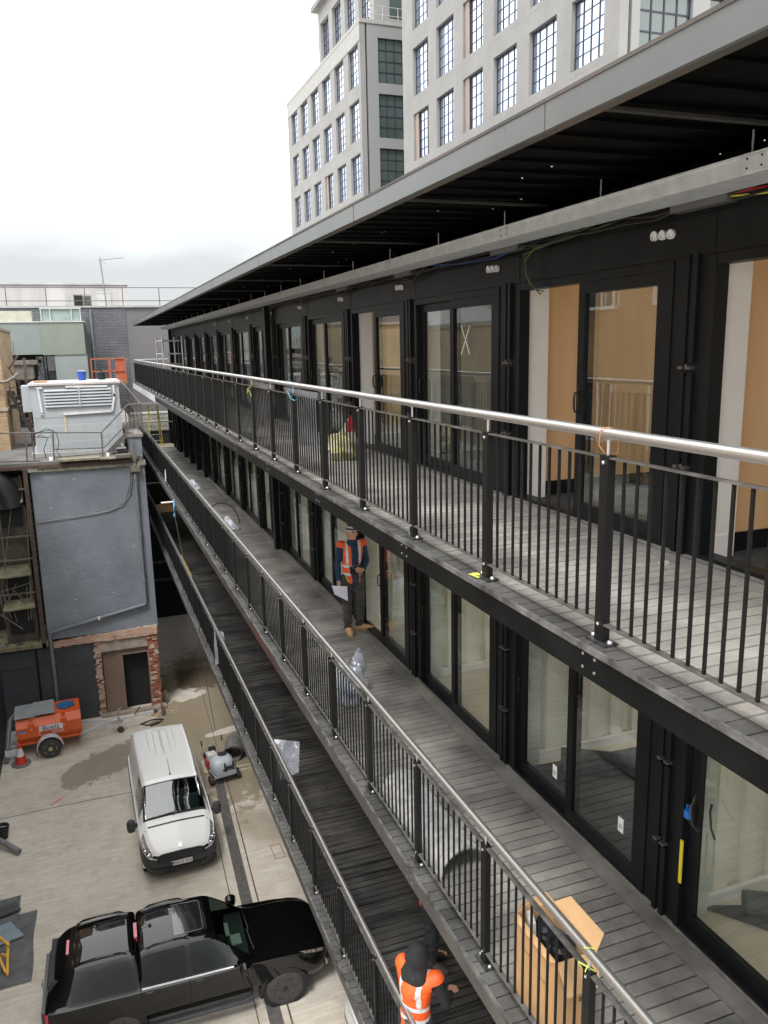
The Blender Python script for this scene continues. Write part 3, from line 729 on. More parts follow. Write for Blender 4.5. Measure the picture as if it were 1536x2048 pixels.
# end walls that face the yard, with deep dark glazing
def endwall(yw, x0, xs, z1, rows, hh):
    mb = MB(); cur = x0
    for a, b in xs:
        mb.box(cur, a, yw, yw+.5, ZG, z1); zc = ZG
        for zb in rows:
            if zb > zc: mb.box(a, b, yw+.002, yw+.5, zc, zb)
            zc = zb+hh
        if zc < z1: mb.box(a, b, yw+.002, yw+.5, zc, z1)
        cur = b
    mb.box(cur, 34, yw, yw+.5, ZG, z1)
    part('end_wall', mb, STONE2, O)
    for a, b in xs:
        for zb in rows:
            if zb < 8: continue
            f = MB(); nc = max(3, int((b-a)/.62))
            for i in range(nc+1): x = a+i*(b-a-.06)/nc; f.box(x, x+.06, yw+.15, yw+.22, zb, zb+hh)
            for j in range(5): z = zb+j*(hh-.06)/4; f.box(a, b, yw+.16, yw+.21, z, z+.06)
            w_ = part('window', f, MULL, O)
            g = MB(); g.add([(a, yw+.19, zb), (b, yw+.19, zb), (b, yw+.19, zb+hh), (a, yw+.19, zb+hh)], [(0, 1, 2, 3)])
            part('window_pane', g, OFFGLASS2, w_)
endwall(56.3, XO+.55, [(19.9, 24.4), (25.4, 29)], 24.05, [12.75+FLH*m for m in range(-2, 3)], 3.0)
endwall(25.7, XO+.55, [(19.46, 22.0), (22.85, 27.5), (28.4, 32)], 37.5, [11.9+FLH*m for m in range(-1, 7)], 3.1)
mb = MB(); mb.box(XO+.5, 34, 48.2, 48.7, ZG, 37.5); mb.box(XO+.55, 34, 77.3, 77.8, ZG, 24.05); mb.box(27, 28, 48.7, 56.3, ZG, 34); mb.box(XO+.55, 34, 26.2, 48.2, 36.9, 37.4); part('wall', mb, STONE, O)
mb = MB(); mb.box(XO+.55, 34, 56.8, 77.3, 23.3, 23.9); part('terrace', mb, CONC, O)
mb = MB(); mb.box(XO-.06, XO+.6, 56.24, 77.86, 24.05, 24.3); mb.box(XO+.6, 34, 56.24, 56.9, 24.05, 24.3); mb.box(XO-.04, XO-.001, 56.28, 77.8, 22.9, 24.05); part('parapet', mb, mat('parapet_stone', (.36, .36, .35), .7), O)
mb = MB()
for a in range(9): mb.cyl((XO+.7+a*1.2, 56.6, 24.3), (XO+.7+a*1.2, 56.6, 25.35), .025, 6)
for z in (24.8, 25.35): mb.cyl((XO+.7, 56.6, z), (XO+11, 56.6, z), .025, 6)
part('terrace_rail', mb, mat('rail_pale', (.5, .5, .5), .4, .5), O)
# set-back upper storeys
XS = 20.0; mb = MB(); cur = 57.2
sw = [(58.2+3.4*i, 58.2+3.4*i+2.4) for i in range(4)]
for (a, b) in sw:
    mb.box(XS, XS+.5, cur, a, 24.0, 30.2); mb.box(XS+.002, XS+.5, a, b, 24, 24.9); mb.box(XS+.002, XS+.5, a, b, 29.0, 30.2); cur = b
mb.box(XS, XS+.5, cur, 71.5, 24, 30.2); mb.box(XS+.5, 33, 71, 71.5, 24, 30.2); mb.box(XS+.5, 33, 57.2, 57.7, 24, 30.2)
part('upper_wall', mb, mat('upper_stone', (.30, .30, .295), .7, col2=(.25, .25, .245), s=.5), O)
mb = MB(); mb.box(XS-.5, 33, 56.9, 72.0, 30.2, 30.6); part('roof', mb, mat('roof_lead', (.22, .22, .22), .6), O)
for (a, b) in sw:
    f = MB()
    for i in range(5): y = a+i*(2.34)/4; f.box(XS+.28, XS+.36, y, y+.07, 24.9, 29)
    for j in range(8): z = 24.9+j*4.05/7; f.box(XS+.29, XS+.35, a, b, z, z+.05)
    w_ = part('window', f, MULL, O); g = MB(); g.add([(XS+.32, a, 24.9), (XS+.32, b, 24.9), (XS+.32, b, 29), (XS+.32, a, 29)], [(0, 1, 2, 3)]); part('window_pane', g, COATED, w_)
mb = MB()
for i in range(3): mb.box(21.2+2.6*i, 23.0+2.6*i, 57.18, 57.195, 24.9, 29)
part('end_glazing', mb, OFFGLASS2, O)

# ------------------------------------------------------------------ far end of the yard
F = thing('slate_brick_building', 'long dark slate-grey brick wall closing the far end of the yard', 'building', (-2, 42.2, ZG))
mb = MB(); mb.box(-14, .12, 42, 60, ZG, 3.70); part('wall', mb, FARBRK, F)
mb = MB(); mb.box(.12, 16, 42.05, 60, ZG, 3.70); part('wall', mb, mat('smooth_dark_render', (.135, .13, .135), .7, col2=(.12, .115, .12), s=.6), F)
mb = MB(); mb.box(-14, 16, 41.93, 42.35, 3.70, 3.79); part('coping', mb, mat('coping_stone', (.33, .33, .32), .7), F)
mb = MB(); mb.tube([(-1.60, 41.9, 3.6), (-1.62, 41.9, .0), (-1.62, 41.9, -3)], .06, 10); part('downpipe', mb, mat('pipe_grey', (.17, .18, .20), .5), F)
mb = MB()
for i in range(16):
    x = -13+1.86*i+.05; mb.cyl((x, 42.2, 3.79), (x, 42.2, 4.72), .022, 6)
for z in (4.05, 4.72): mb.cyl((-14, 42.2, z), (16, 42.2, z), .02, 6)
part('roof_railing', mb, mat('rail_dark', (.06, .06, .065), .5), F)
mb = MB(); mb.box(-14, .75, 50, 56, 3.4, 5.42); mb.box(-14, .85, 49.9, 56.1, 5.42, 5.52); part('roof_house', mb, mat('weathered_cladding', (.50, .485, .47), .7, col2=(.36, .35, .34), s=.7, sc3=(1, 1, .2), d=7), F)
mb = MB(); mb.box(-1.05, -.2, 49.95, 49.99, 3.5, 5.0); mb.box(-1.02, -.23, 49.93, 49.95, 4.93, 4.97); part('roof_door', mb, mat('pale_door', (.52, .51, .5), .6), F)
mb = MB(); mb.box(-2.35, -1.45, 43.4, 44, 3.7, 4.45); a1 = part('condenser', mb, mat('condenser_grey', (.30, .30, .275), .6), F)
mb = MB(); mb.box(-2.3, -1.9, 43.37, 43.395, 3.8, 4.4); [mb.box(-1.85, -1.5, 43.37, 43.395, 3.8+j*.1, 3.84+j*.1) for j in range(6)]; part('condenser_grille', mb, DARK, a1)
mb = MB(); mb.box(-2.75, -2.35, 43.3, 43.8, 3.7, 4.5); part('condenser', mb, mat('condenser_grey2', (.42, .41, .39), .6), F)
A_ = thing('aerial_mast', 'thin aerial mast with a cross arm standing on the far roof', 'aerial', (-.72, 43.5, 3.75))
mb = MB(); mb.cyl((-.72, 43.5, 3.75), (-.85, 43.5, 6.35), .035, 8); part('mast', mb, mat('mast_grey', (.22, .23, .24), .5), A_)
mb = MB(); mb.cyl((-.95, 43.5, 6.2), (.35, 43.5, 6.35), .018, 6); mb.cyl((-.85, 43.5, 6.3), (-.62, 43.2, 6.0), .02, 6)
for i in range(7): mb.cyl((-.6+i*.15, 43.25, 6.26+i*.015), (-.6+i*.15, 43.75, 6.26+i*.015), .006, 5)
part('cross_arm', mb, MAT['mast_grey'], A_)

# glass-block and render building on the left
K = thing('grey_green_building', 'flat grey-green rendered building with pale rooflights in front of the slate wall', 'building', (-4, 39, -2))
GG = mat('green_render', (.19, .215, .18), .65, col2=(.16, .185, .155), s=.5, rv=.08)
mb = MB(); mb.box(-9, -3.95, 38.95, 41.9, 1.4, 2.88); part('wall', mb, mat('blue_green_render', (.19, .225, .215), .6, col2=(.165, .195, .185), s=.5), K)
mb = MB(); mb.box(-3.95, -2.02, 38.9, 41.9, 1.36, 2.88); part('wall', mb, GG, K)
mb = MB(); mb.box(-3.45, -1.98, 38.95, 41.9, -2, 1.36); part('lower_wall', mb, mat('pale_green_render', (.235, .265, .255), .6, col2=(.2, .23, .22), s=.6), K)
mb = MB(); mb.box(-9, -3.46, 40.5, 41.9, -2, 1.39); part('recess_wall', mb, DARK, K)
mb = MB(); mb.box(-9, -4.0, 38.9, 42, 2.88, 2.94); mb.box(-4.0, -1.95, 38.85, 42, 2.88, 2.93); part('roof_edge', mb, mat('lead_pale', (.45, .45, .43), .6), K)
mb = MB(); mb.box(-5.7, -4.28, 39.1, 40.8, 2.94, 3.42); part('rooflight', mb, mat('cream_rooflight', (.45, .45, .37), .5), K)
mb = MB(); mb.box(-3.85, -2.17, 39.2, 41, 2.93, 3.5); r_ = part('rooflight', mb, mat('glass_rooflight', (.27, .34, .33), .15), K)
mb = MB()
for x in (-3.9, -3.5, -2.55, -2.15): mb.box(x, x+.06, 39.13, 39.195, 2.93, 3.55)
mb.box(-3.92, -2.07, 39.12, 41, 3.5, 3.58); part('rooflight_frame', mb, mat('frame_pale', (.42, .46, .44), .5), r_)
mb = MB(); mb.box(-4.35, -3.9, 40.46, 40.495, -.5, 1.3); mb.box(-3.85, -3.5, 40.46, 40.495, -.5, 1.3); part('dark_window', mb, OFFGLASS, K)

Q = thing('orange_guard_frame', 'orange painted guard frame with a mesh door on the far plant roof', 'guard frame', (-1, 39, .1))
ORP = mat('orange_paint', (.42, .11, .05), .6, col2=(.30, .085, .045), s=4)
mb = MB()
for x in (-1.86, -1.0, -.3): mb.box(x, x+.05, 38.7, 38.75, .05, 1.14); mb.box(x, x+.05, 40.2, 40.25, .05, 1.14)
for z in (.5, 1.1): mb.box(-1.81, -.30, 38.7, 38.74, z, z+.045); mb.box(-1.81, -.30, 40.2, 40.24, z, z+.045)
for x in (-1.86, -.3): mb.box(x, x+.04, 38.75, 40.2, 1.1, 1.14)
part('frame', mb, ORP, Q)
mb = MB(); mb.box(-.72, -.31, 38.755, 38.77, .10, 1.09); part('door_panel', mb, mat('orange_panel', (.42, .085, .04), .6), Q)
mb = MB(); mb.box(-1.9, -.22, 38.6, 40.3, -.10, .05); part('base', mb, mat('rust_base', (.26, .12, .06), .8), Q)

# ------------------------------------------------------------------ painted brick building on the left
W = thing('painted_brick_building', 'grey painted brick building with a broken brick doorway below and plant deck on its roof', 'building', (-2.4, 26, ZG))
mb = MB(); mb.box(-4.25, -.56, 25.7, 40, -8.32, -2.42); part('wall', mb, GREYBRK, W)
mb = MB(); mb.box(-6.3, -2.72, 25.76, 40, ZG, -8.42)
part('lower_wall', mb, GREYBRK2, W)
mb = MB(); mb.box(-4.72, -4.66, 25.70, 25.759, ZG, -8.45); mb.box(-6.3, -4.2, 25.66, 25.75, -8.60, -8.42); part('cladding_trim', mb, BLACK, W)
mb = MB(); mb.box(-4.3, -.52, 25.62, 26.2, -2.42, -2.28); mb.box(-4.3, -4.0, 25.55, 25.62, -2.40, -2.30); part('coping', mb, mat('mossy_coping', (.30, .29, .24), .85, col2=(.13, .14, .10), s=5, d=8), W)
# ragged brick band and lintel above the doorway
rb = random.Random(4)
mb = MB(); x = -4.1
while x < -.6:
    t_ = (x+4.1)/3.5; zt = -8.40+.14*t_; zb = -8.62-.12*(1-t_)*0+rb.uniform(-.03, .03)
    mb.box(x, min(x+.112, -.6), 25.66-rb.uniform(0, .03), 25.755, zb, zt+rb.uniform(-.02, .015)); x += .112
part('brick_band', mb, REDBRK, W)
mb = MB(); mb.box(-2.70, -.98, 25.72, 25.9, -9.05, -8.62); part('lintel', mb, mat('old_concrete', (.36, .31, .26), .85, col2=(.25, .21, .17), s=4, bp=.4), W)
mb = MB(); mb.box(-2.55, -1.88, 25.82, 25.88, ZG, -9.05); mb.box(-1.88, -.98, 25.82, 25.88, -9.28, -9.05); part('door_boarding', mb, mat('brown_boarding', (.20, .135, .105), .7, col2=(.15, .10, .08), s=1.5, sc3=(1, 1, .3)), W)
mb = MB(); mb.box(-1.90, -1.865, 25.78, 25.819, ZG+.05, -9.25); mb.box(-1.0, -.965, 25.78, 25.819, ZG+.05, -9.25); mb.box(-1.865, -1.0, 25.78, 25.819, -9.285, -9.25); part('door_frame', mb, mat('frame_brown', (.22, .16, .13), .7), W)
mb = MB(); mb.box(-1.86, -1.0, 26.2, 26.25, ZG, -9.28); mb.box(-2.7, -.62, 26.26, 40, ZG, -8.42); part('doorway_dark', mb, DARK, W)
def ragged(x0, x1, y0, y1, z0, z1, name, m_, amp=.05):
    mb = MB(); z = z0
    while z < z1-.02:
        x = x0+rb.uniform(-amp, amp)
        xe = x1+rb.uniform(-.01, amp*.6)
        while x < xe:
            w_ = rb.choice((.10, .21)); mb.box(x, min(x+w_-.01, xe), y0+rb.uniform(-.035, .03), y1, z, z+.066); x += w_
        z += .076
    part(name, mb, m_, W)
mb = MB(); mb.box(-.96, -.62, 25.75, 26.25, ZG, -8.62); mb.box(-2.72, -2.58, 25.79, 25.95, ZG, -8.62); part('mortar_core', mb, mat('mortar_core', (.42, .37, .30), .9), W)
BR1 = [mat('broken_brick_a', (.36, .13, .085), .85, col2=(.26, .09, .06), s=8, bp=.4), mat('broken_brick_b', (.50, .40, .31), .85, col2=(.38, .28, .2), s=8, bp=.4)]
def raggedmix(x0, x1, y0, y1, z0, z1, name, amp, pr):
    ms = [MB(), MB()]; z = z0
    while z < z1-.02:
        x = x0+rb.uniform(-amp, amp); xe = x1+rb.uniform(-.02, amp*.7)
        while x < xe-.02:
            w_ = rb.choice((.10, .16, .21)); ms[0 if rb.random() < pr else 1].box(x, min(x+w_-.012, xe), y0+rb.uniform(-.05, .03), y1, z+rb.uniform(0, .008), z+.064); x += w_
        z += .076
    for m_, mm in zip(ms, BR1): part(name, m_, mm, W)
raggedmix(-.96, -.62, 25.70, 25.76, ZG, -8.62, 'brick_pier', .03, .72)
raggedmix(-2.80, -2.60, 25.70, 25.80, ZG, -8.62, 'brick_edge', .05, .3)
raggedmix(-2.6, -.95, 25.69, 25.73, -8.62, -8.42, 'brick_course', .02, .4)
mb = MB(); mb.box(-2.75, -.85, 25.55, 25.80, ZG, ZG+.09); mb.box(-.95, -.5, 25.35, 25.7, ZG, ZG+.16); part('threshold', mb, MAT['old_concrete'], W)
# roof slab, low parapet and side wall
mb = MB(); mb.box(-8, -.62, 25.72, 40, -2.28, -2.10); part('roof', mb, mat('roof_felt', (.16, .155, .15), .85, col2=(.10, .098, .095), s=2), W)
mb = MB(); mb.box(-.97, -.56, 26.2, 40, -2.28, -1.48); part('parapet', mb, GREYBRK, W)
mb = MB(); mb.box(-1.02, -.50, 26.15, 40, -1.48, -1.38); part('coping', mb, mat('slab_coping', (.27, .255, .24), .8, col2=(.17, .16, .15), s=3), W)
mb = MB(); mb.box(-8, -.8, 25.58, 25.7, -2.30, -2.18); mb.box(-4.45, -4.32, 25.5, 25.62, -9.0+.5, -2.3); part('edge_steel', mb, mat('rusty_steel', (.10, .065, .045), .8, col2=(.05, .04, .035), s=5), W)
mb = MB(); mb.box(-3.3, -2.0, 25.45, 26.2, -2.10, -2.03); mb.box(-2.0, -1.0, 25.45, 26.2, -2.12, -2.08); part('old_board', mb, mat('mossy_board', (.28, .27, .21), .9, col2=(.16, .13, .09), s=4), W)
# downpipe and cables
PIPE = mat('pipe_painted', (.17, .185, .205), .45)
mb = MB(); mb.tube([(-.90, 25.60, -2.7), (-.90, 25.60, -7.36), (-.95, 25.60, -7.44), (-4.12, 25.60, -8.02), (-4.17, 25.60, -8.1), (-4.17, 25.60, -11.4)], .062, 12)
for z in (-2.9, -4.9, -6.6, -9.2): 
    x_ = -.90 if z > -8 else -4.17
    mb.cyl((x_, 25.60, z), (x_, 25.60, z+.09), .078, 12)
mb.cyl((-2.45, 25.60, -7.715), (-2.56, 25.60, -7.735), .078, 12)
part('downpipe', mb, PIPE, W, smooth=True, ang=50)
mb = MB(); mb.box(-2.56, -2.50, 25.525, 25.535, -7.78, -7.66); part('pipe_band', mb, WHITE, W)
CBL = mat('cable_grey', (.20, .20, .19), .6)
mb = MB(); mb.tube([(-4.2, 25.66, -4.12), (-3.4, 25.66, -4.08), (-2.6, 25.66, -4.02), (-1.9, 25.66, -3.95), (-1.4, 25.66, -3.78), (-1.12, 25.66, -3.4), (-1.02, 25.66, -2.9), (-1.0, 25.60, -2.3)], .016, 6)
mb.tube([(-4.2, 25.66, -4.14), (-3.0, 25.66, -4.06), (-1.8, 25.66, -3.92), (-1.3, 25.66, -3.6), (-1.08, 25.66, -2.9)], .012, 6)
mb.tube([(-1.08, 25.64, -2.4), (-1.12, 25.62, -3.3)], .02, 6)
part('wall_cable', mb, CBL, W)
mb = MB()
mb.tube([(-6.2, 25.70, -9.2), (-5.2, 25.70, -9.25), (-4.4, 25.68, -9.15), (-3.75, 25.70, -9.0)], .012, 6)
mb.tube([(-3.6, 25.72, -9.4), (-2.9, 25.70, -9.3), (-2.4, 25.72, -9.15), (-1.8, 25.74, -8.95)], .012, 6)
part('wall_cable', mb, RUBBER, W)
PIPC = mat('clutter_steel', (.20, .19, .165), .7, col2=(.10, .085, .06), s=12)
mb = MB()
for i in range(5): mb.tube([(-.86-.05*i, 25.62, -1.5-.1*i), (-.80-.04*i, 25.58, -2.1), (-.95+.03*i, 25.55, -2.45), (-.9, 25.6, -2.75)], .022, 6)
mb.box(-1.05, -.72, 25.5, 25.66, -2.62, -2.42); mb.box(-1.5, -1.0, 25.4, 25.7, -2.08, -1.98)
part('pipe_cluster', mb, PIPC, W)
# peg marks / patches in the wall
mb = MB()
for (x, z) in ((-2.93, -2.75), (-3.75, -3.7), (-2.0, -6.9), (-3.35, -7.4), (-1.2, -5.3), (-3.3, -7.0)): mb.box(x, x+.09, 25.692, 25.699, z, z+.03)
part('wall_fixing', mb, mat('fixing_pale', (.42, .44, .46), .5), W)

# recess with old ductwork left of the painted wall
D = thing('old_ductwork', 'grimy extract ducts with mossy hoods stacked in the dark recess beside the painted wall', 'ductwork', (-5, 26.5, -8.4))
MOSS = mat('mossy_metal', (.25, .24, .14), .85, col2=(.12, .11, .08), s=3, d=8)
GRM = mat('grimy_metal', (.085, .075, .055), .8, col2=(.035, .032, .028), s=3, d=8)
mb = MB()
for x in (-5.55, -4.62): mb.box(x, x+.08, 25.9, 25.98, -8.35, -2.5)
mb.box(-5.55, -4.55, 26.0, 26.9, -8.35, -2.6)
part('duct', mb, GRM, D)
mb = MB()
for zt in (-3.3, -5.85, -7.1): mb.box(-5.42, -4.66, 25.95, 25.998, zt-.95, zt-.05)
part('duct_mouth', mb, DARK, D, each=True)
for zt, w_ in ((-3.35, .35), (-5.85, .45), (-7.05, .3)):
    mb = MB(); mb.add([(-5.5, 25.99, zt+.25), (-4.6, 25.99, zt+.27), (-4.55, 25.99-w_, zt), (-5.55, 25.99-w_, zt-.03), (-5.5, 25.99, zt+.19), (-4.6, 25.99, zt+.21), (-4.55, 25.99-w_, zt-.05), (-5.55, 25.99-w_, zt-.08)],
                      [(0, 1, 2, 3), (7, 6, 5, 4), (0, 3, 7, 4), (1, 5, 6, 2), (3, 2, 6, 7), (0, 4, 5, 1)]); part('duct_hood', mb, MOSS, D)
mb = MB()
pts = [(-5.9+.95*math.sin(a), 25.9, -3.55+1.1*math.cos(a)) for a in [i*math.pi/2/8 for i in range(9)]]
mb.tube(pts, .42, 16); part('bend_duct', mb, mat('duct_black', (.022, .023, .025), .45), D, smooth=True)
mb = MB()
for z in (-3.0, -4.6, -5.4, -6.6): mb.box(-6.1, -4.35, 25.8, 25.86, z, z+.05)
for i in range(12): mb.box(-4.42, -4.30, 25.74, 25.80, -3.3-.22*i, -3.27-.22*i)
mb.box(-4.45, -4.42, 25.74, 25.8, -6.6, -2.6)
part('bracket', mb, PIPC, D)
mb = MB()
rb = random.Random(21)
for i in range(16): mb.tube([(rb.uniform(-5.9, -4.4), 25.85, rb.uniform(-8.2, -5)), (rb.uniform(-5.9, -4.4), 25.8, rb.uniform(-8.2, -3))], rb.uniform(.01, .025), 6)
part('loose_pipe', mb, PIPC, D)
mb = MB(); mb.box(-6.3, -4.25, 25.55, 27.8, -8.43, -8.36); mb.box(-6.3, -4.25, 25.50, 25.55, -8.50, -8.36); part('ledge', mb, mat('mossy_ledge', (.22, .21, .12), .9, col2=(.12, .095, .065), s=3, d=8), D)
mb = MB()
for i in range(30):
    x, y = rb.uniform(-6, -4.4), rb.uniform(25.6, 26.0); s_ = rb.uniform(.02, .07); mb.box(x, x+s_*1.5, y, y+s_, -8.36, -8.36+s_*.6)
part('debris', mb, GRM, D)
mb = MB(); mb.box(-8, -4.26, 27.6, 27.8, -8.36, -2.28); part('recess_wall', mb, mat('recess_dark_brick', (.05, .045, .035), .9, col2=(.02, .02, .018), s=2), D)  # back of the recess, very dark brown

# left boundary wall of the yard and the yellow brick building above it
LB = thing('yellow_brick_building', 'yellow stock brick building with a dark painted base flanking the yard', 'building', (-6.4, 18, ZG))
mb = MB(); mb.box(-14, -5.86, 3, 25.75, ZG, -7.2); part('lower_wall', mb, GREYBRK2, LB)
mb = MB(); mb.box(-14, -6.2, 14.5, 25.75, -7.2, 2.0); part('wall', mb, YELBRK, LB)
mb = MB(); mb.box(-14, -6.2, 3, 14.5, -7.2, 6.5); part('wall', mb, TANBRK, LB)
mb = MB(); mb.box(-14, -6.15, 14.5, 25.75, 2.0, 2.14); mb.box(-14, -6.15, 3, 14.5, 6.5, 6.65); part('coping', mb, MAT['slab_coping'], LB)
for (y, z) in ((4.4, 2.2), (7.2, 2.2), (10.2, 2.2), (12.6, 2.2), (4.4, -.9), (7.2, -.9), (10.2, -.9), (12.6, -.9), (16.4, -1.2), (19.6, -1.2), (22.8, -1.2), (16.4, -4.4), (19.6, -4.4), (22.8, -4.4), (10.2, -4.4), (7.2, -4.4)):
    mb = MB(); mb.box(-6.22, -6.17, y, y+1.1, z, z+.07); mb.box(-6.22, -6.17, y, y+1.1, z+1.43, z+1.5); mb.box(-6.22, -6.17, y, y+.07, z+.07, z+1.43); mb.box(-6.22, -6.17, y+1.03, y+1.1, z+.07, z+1.43); mb.box(-6.21, -6.175, y+.52, y+.58, z+.07, z+1.43)
    w_ = part('window', mb, WHITE, LB)
    mb = MB(); mb.box(-6.215, -6.19, y+.07, y+1.03, z+.07, z+1.43); part('window_pane', mb, OFFGLASS, w_)
mb = MB(); mb.box(-9, -7, 16, 24, 2.0, 3.3); part('roof_plant', mb, GALV, LB)
mb = MB(); mb.lathe((-7.2, 0, 3.0), [(.01, 14.9), (.55, 14.9), (.6, 15.2), (.6, 20), (.01, 20)], 18, 'y'); part('roof_duct', mb, GALV, LB, smooth=True)

BK = thing('brick_stair_tower', 'narrow yellow brick tower rising behind the plant deck handrail', 'building', (-6.3, 31, ZG))
mb = MB(); mb.box(-9, -5.08, 30, 36, ZG, -.62); mb.box(-9, -5.08, 30, 36, -.5, 2.35); part('wall', mb, YELBRK, BK)
mb = MB(); mb.box(-9, -5.03, 29.95, 36.05, -.62, -.5); mb.box(-9, -5.04, 29.9, 36.1, 2.35, 2.45); part('stone_band', mb, MAT['old_concrete'], BK)
mb = MB(); mb.tube([(-6, 29.8, .44), (-4.95, 29.8, .46), (-4.7, 29.8, .6), (-4.55, 29.9, .75)], .06, 8); part('pipe', mb, PIPC, BK)
# buildings clutter between tower and plant unit
RS = thing('rusty_fire_stair', 'rusty steel fire stair with thin handrails between the brick tower and the white plant unit', 'fire stair', (-4.5, 31, -2.1))
RUST = mat('rust_steel', (.11, .075, .06), .8, col2=(.06, .05, .045), s=6)
mb = MB(); mb.bar((-5.0, 31, .1), (-4.2, 31, -1.9), .05, .14); mb.bar((-5.0, 32, .1), (-4.2, 32, -1.9), .05, .14); mb.box(-5.9, -4.2, 31, 32.4, -.62, -.52); mb.box(-4.4, -4.3, 31, 31.1, -2.1, 1.3); part('stringer', mb, RUST, RS)
mb = MB()
for i in range(9): t_ = i/9; mb.box(-5.0+.8*t_-.1, -5.0+.8*t_+.12, 31, 32, .05-2*t_, .08-2*t_)
part('tread', mb, mat('tread_pink', (.34, .28, .27), .8), RS)
mb = MB()
for z in (-.1, .2, .5): mb.cyl((-5.0, 30.9, z), (-4.1, 30.9, z-.04), .016, 6)
for x in (-4.95, -4.6, -4.25): mb.cyl((x, 30.9, -.6), (x, 30.9, .5), .016, 6)
mb.bar((-4.95, 30.95, 1.0), (-4.3, 30.95, -.3), .05); mb.bar((-4.9, 30.95, .9), (-4.55, 30.95, 1.4), .07)
part('handrail', mb, RUST, RS)
BL = thing('roof_balustrade', 'dark metal balustrade on a stone ledge beside the grey-green building', 'balustrade', (-5.4, 38, 1.1))
mb = MB()
for i in range(8): mb.cyl((-5.75+i*.09, 38, 1.15-.0*i), (-5.78+i*.09, 38, 2.05-.02*i), .016, 6)
mb.cyl((-5.8, 38, 2.05), (-5.1, 38, 1.95), .02, 6); part('balusters', mb, RUST, BL)
mb = MB(); mb.box(-6.2, -4.2, 37.8, 39, .95, 1.15); mb.box(-6.2, -4.4, 37.9, 39, .3, .95); part('ledge', mb, mat('ledge_stone', (.20, .19, .16), .85, col2=(.10, .09, .08), s=2), BL)

# ------------------------------------------------------------------ white plant unit on the deck
U = thing('plant_unit', 'big white boxy air handling unit with a louvred front on the painted building roof', 'plant unit', (-2.6, 28, -2.1))
UW = mat('unit_white', (.37, .40, .425), .45, col2=(.345, .375, .395), s=1.5, rv=.06)
mb = MB(); mb.box(-4.05, -1.12, 27.4, 30.4, -1.95, .36); part('casing', mb, UW, U)
mb = MB(); mb.box(-4.12, -1.06, 27.32, 30.5, .36, .43); part('roof', mb, mat('unit_roof', (.52, .50, .50), .6, col2=(.42, .38, .38), s=2), U)
mb = MB(); mb.box(-4.36, -4.06, 27.7, 28.6, -.55, .36); part('side_box', mb, UW, U)
GRL = mat('louvre_dark', (.22, .24, .26), .5)
mb = MB(); mb.box(-3.62, -1.40, 27.385, 27.398, -.40, .24); part('louvre_back', mb, GRL, U)
mb = MB()
for i in range(6):
    z = -.40+i*.108; mb.add([(-3.62, 27.39, z+.09), (-1.40, 27.39, z+.09), (-1.40, 27.32, z+.02), (-3.62, 27.32, z+.02), (-3.62, 27.392, z+.075), (-1.40, 27.392, z+.075), (-1.40, 27.32, z+.0), (-3.62, 27.32, z+.0)], [(0, 1, 2, 3), (7, 6, 5, 4), (3, 2, 6, 7), (0, 3, 7, 4), (1, 5, 6, 2)])
mb.box(-2.50, -2.44, 27.30, 27.384, -.42, .25)
part('louvre', mb, UW, U)
mb = MB()
for (a, b) in (((-3.85, .28), (-3.66, .28)), ((-3.80, .26), (-3.74, -.62)), ((-1.30, .3), (-1.30, -.1)), ((-1.28, 0), (-1.42, -.62)), ((-1.42, -.62), (-3.05, -.66)), ((-2.9, .30), (-1.5, .27)), ((-3.8, -.62), (-3.7, -.62))):
    mb.bar((a[0], 27.36, a[1]), (b[0], 27.36, b[1]), .07, .07, up=(0, 1, 0))
part('cable_duct', mb, mat('duct_white', (.66, .67, .68), .5), U)
mb = MB(); mb.grid(lambda u, v: (-3.08+.07*u+.04*math.sin(v*3), 27.37-.01*math.sin(v*6), -.62-.68*v), 2, 8); part('tape_strip', mb, mat('old_tape', (.55, .45, .26), .7), U)
mb = MB()
for x in (-3.95, -3.2, -2.4, -1.6, -1.25): mb.box(x, x+.012, 27.388, 27.399, -1.9, -.75)
mb.box(-4.0, -1.2, 27.388, 27.399, -.755, -.74); part('panel_seam', mb, mat('seam_grey', (.40, .42, .44), .6), U)
mb = MB(); mb.box(-1.6, -1.42, 27.386, 27.398, -1.12, -1.0); part('unit_label', mb, mat('label_blue', (.30, .42, .52), .5), U)
for i in range(26):
    if i == 0: ct = MB()
    ct.box(-3.75+i*.095, -3.74+i*.095, 27.1, 27.11, -1.95, -1.02)
for z in (-1.02, -1.3, -1.6, -1.9): ct.box(-3.75, -1.35, 27.098, 27.112, z, z+.012)
CG = solo('wire_guard', ct, mat('wire_white', (.55, .57, .58), .5), 'white wire mesh guard in front of the white plant unit foot', 'wire guard', (-2.5, 27.1, -1.95))
mb = MB(); mb.box(-4.2, -1.05, 27.0, 30.5, -2.09, -1.96); part('base', mb, mat('unit_base', (.35, .36, .35), .7), U)

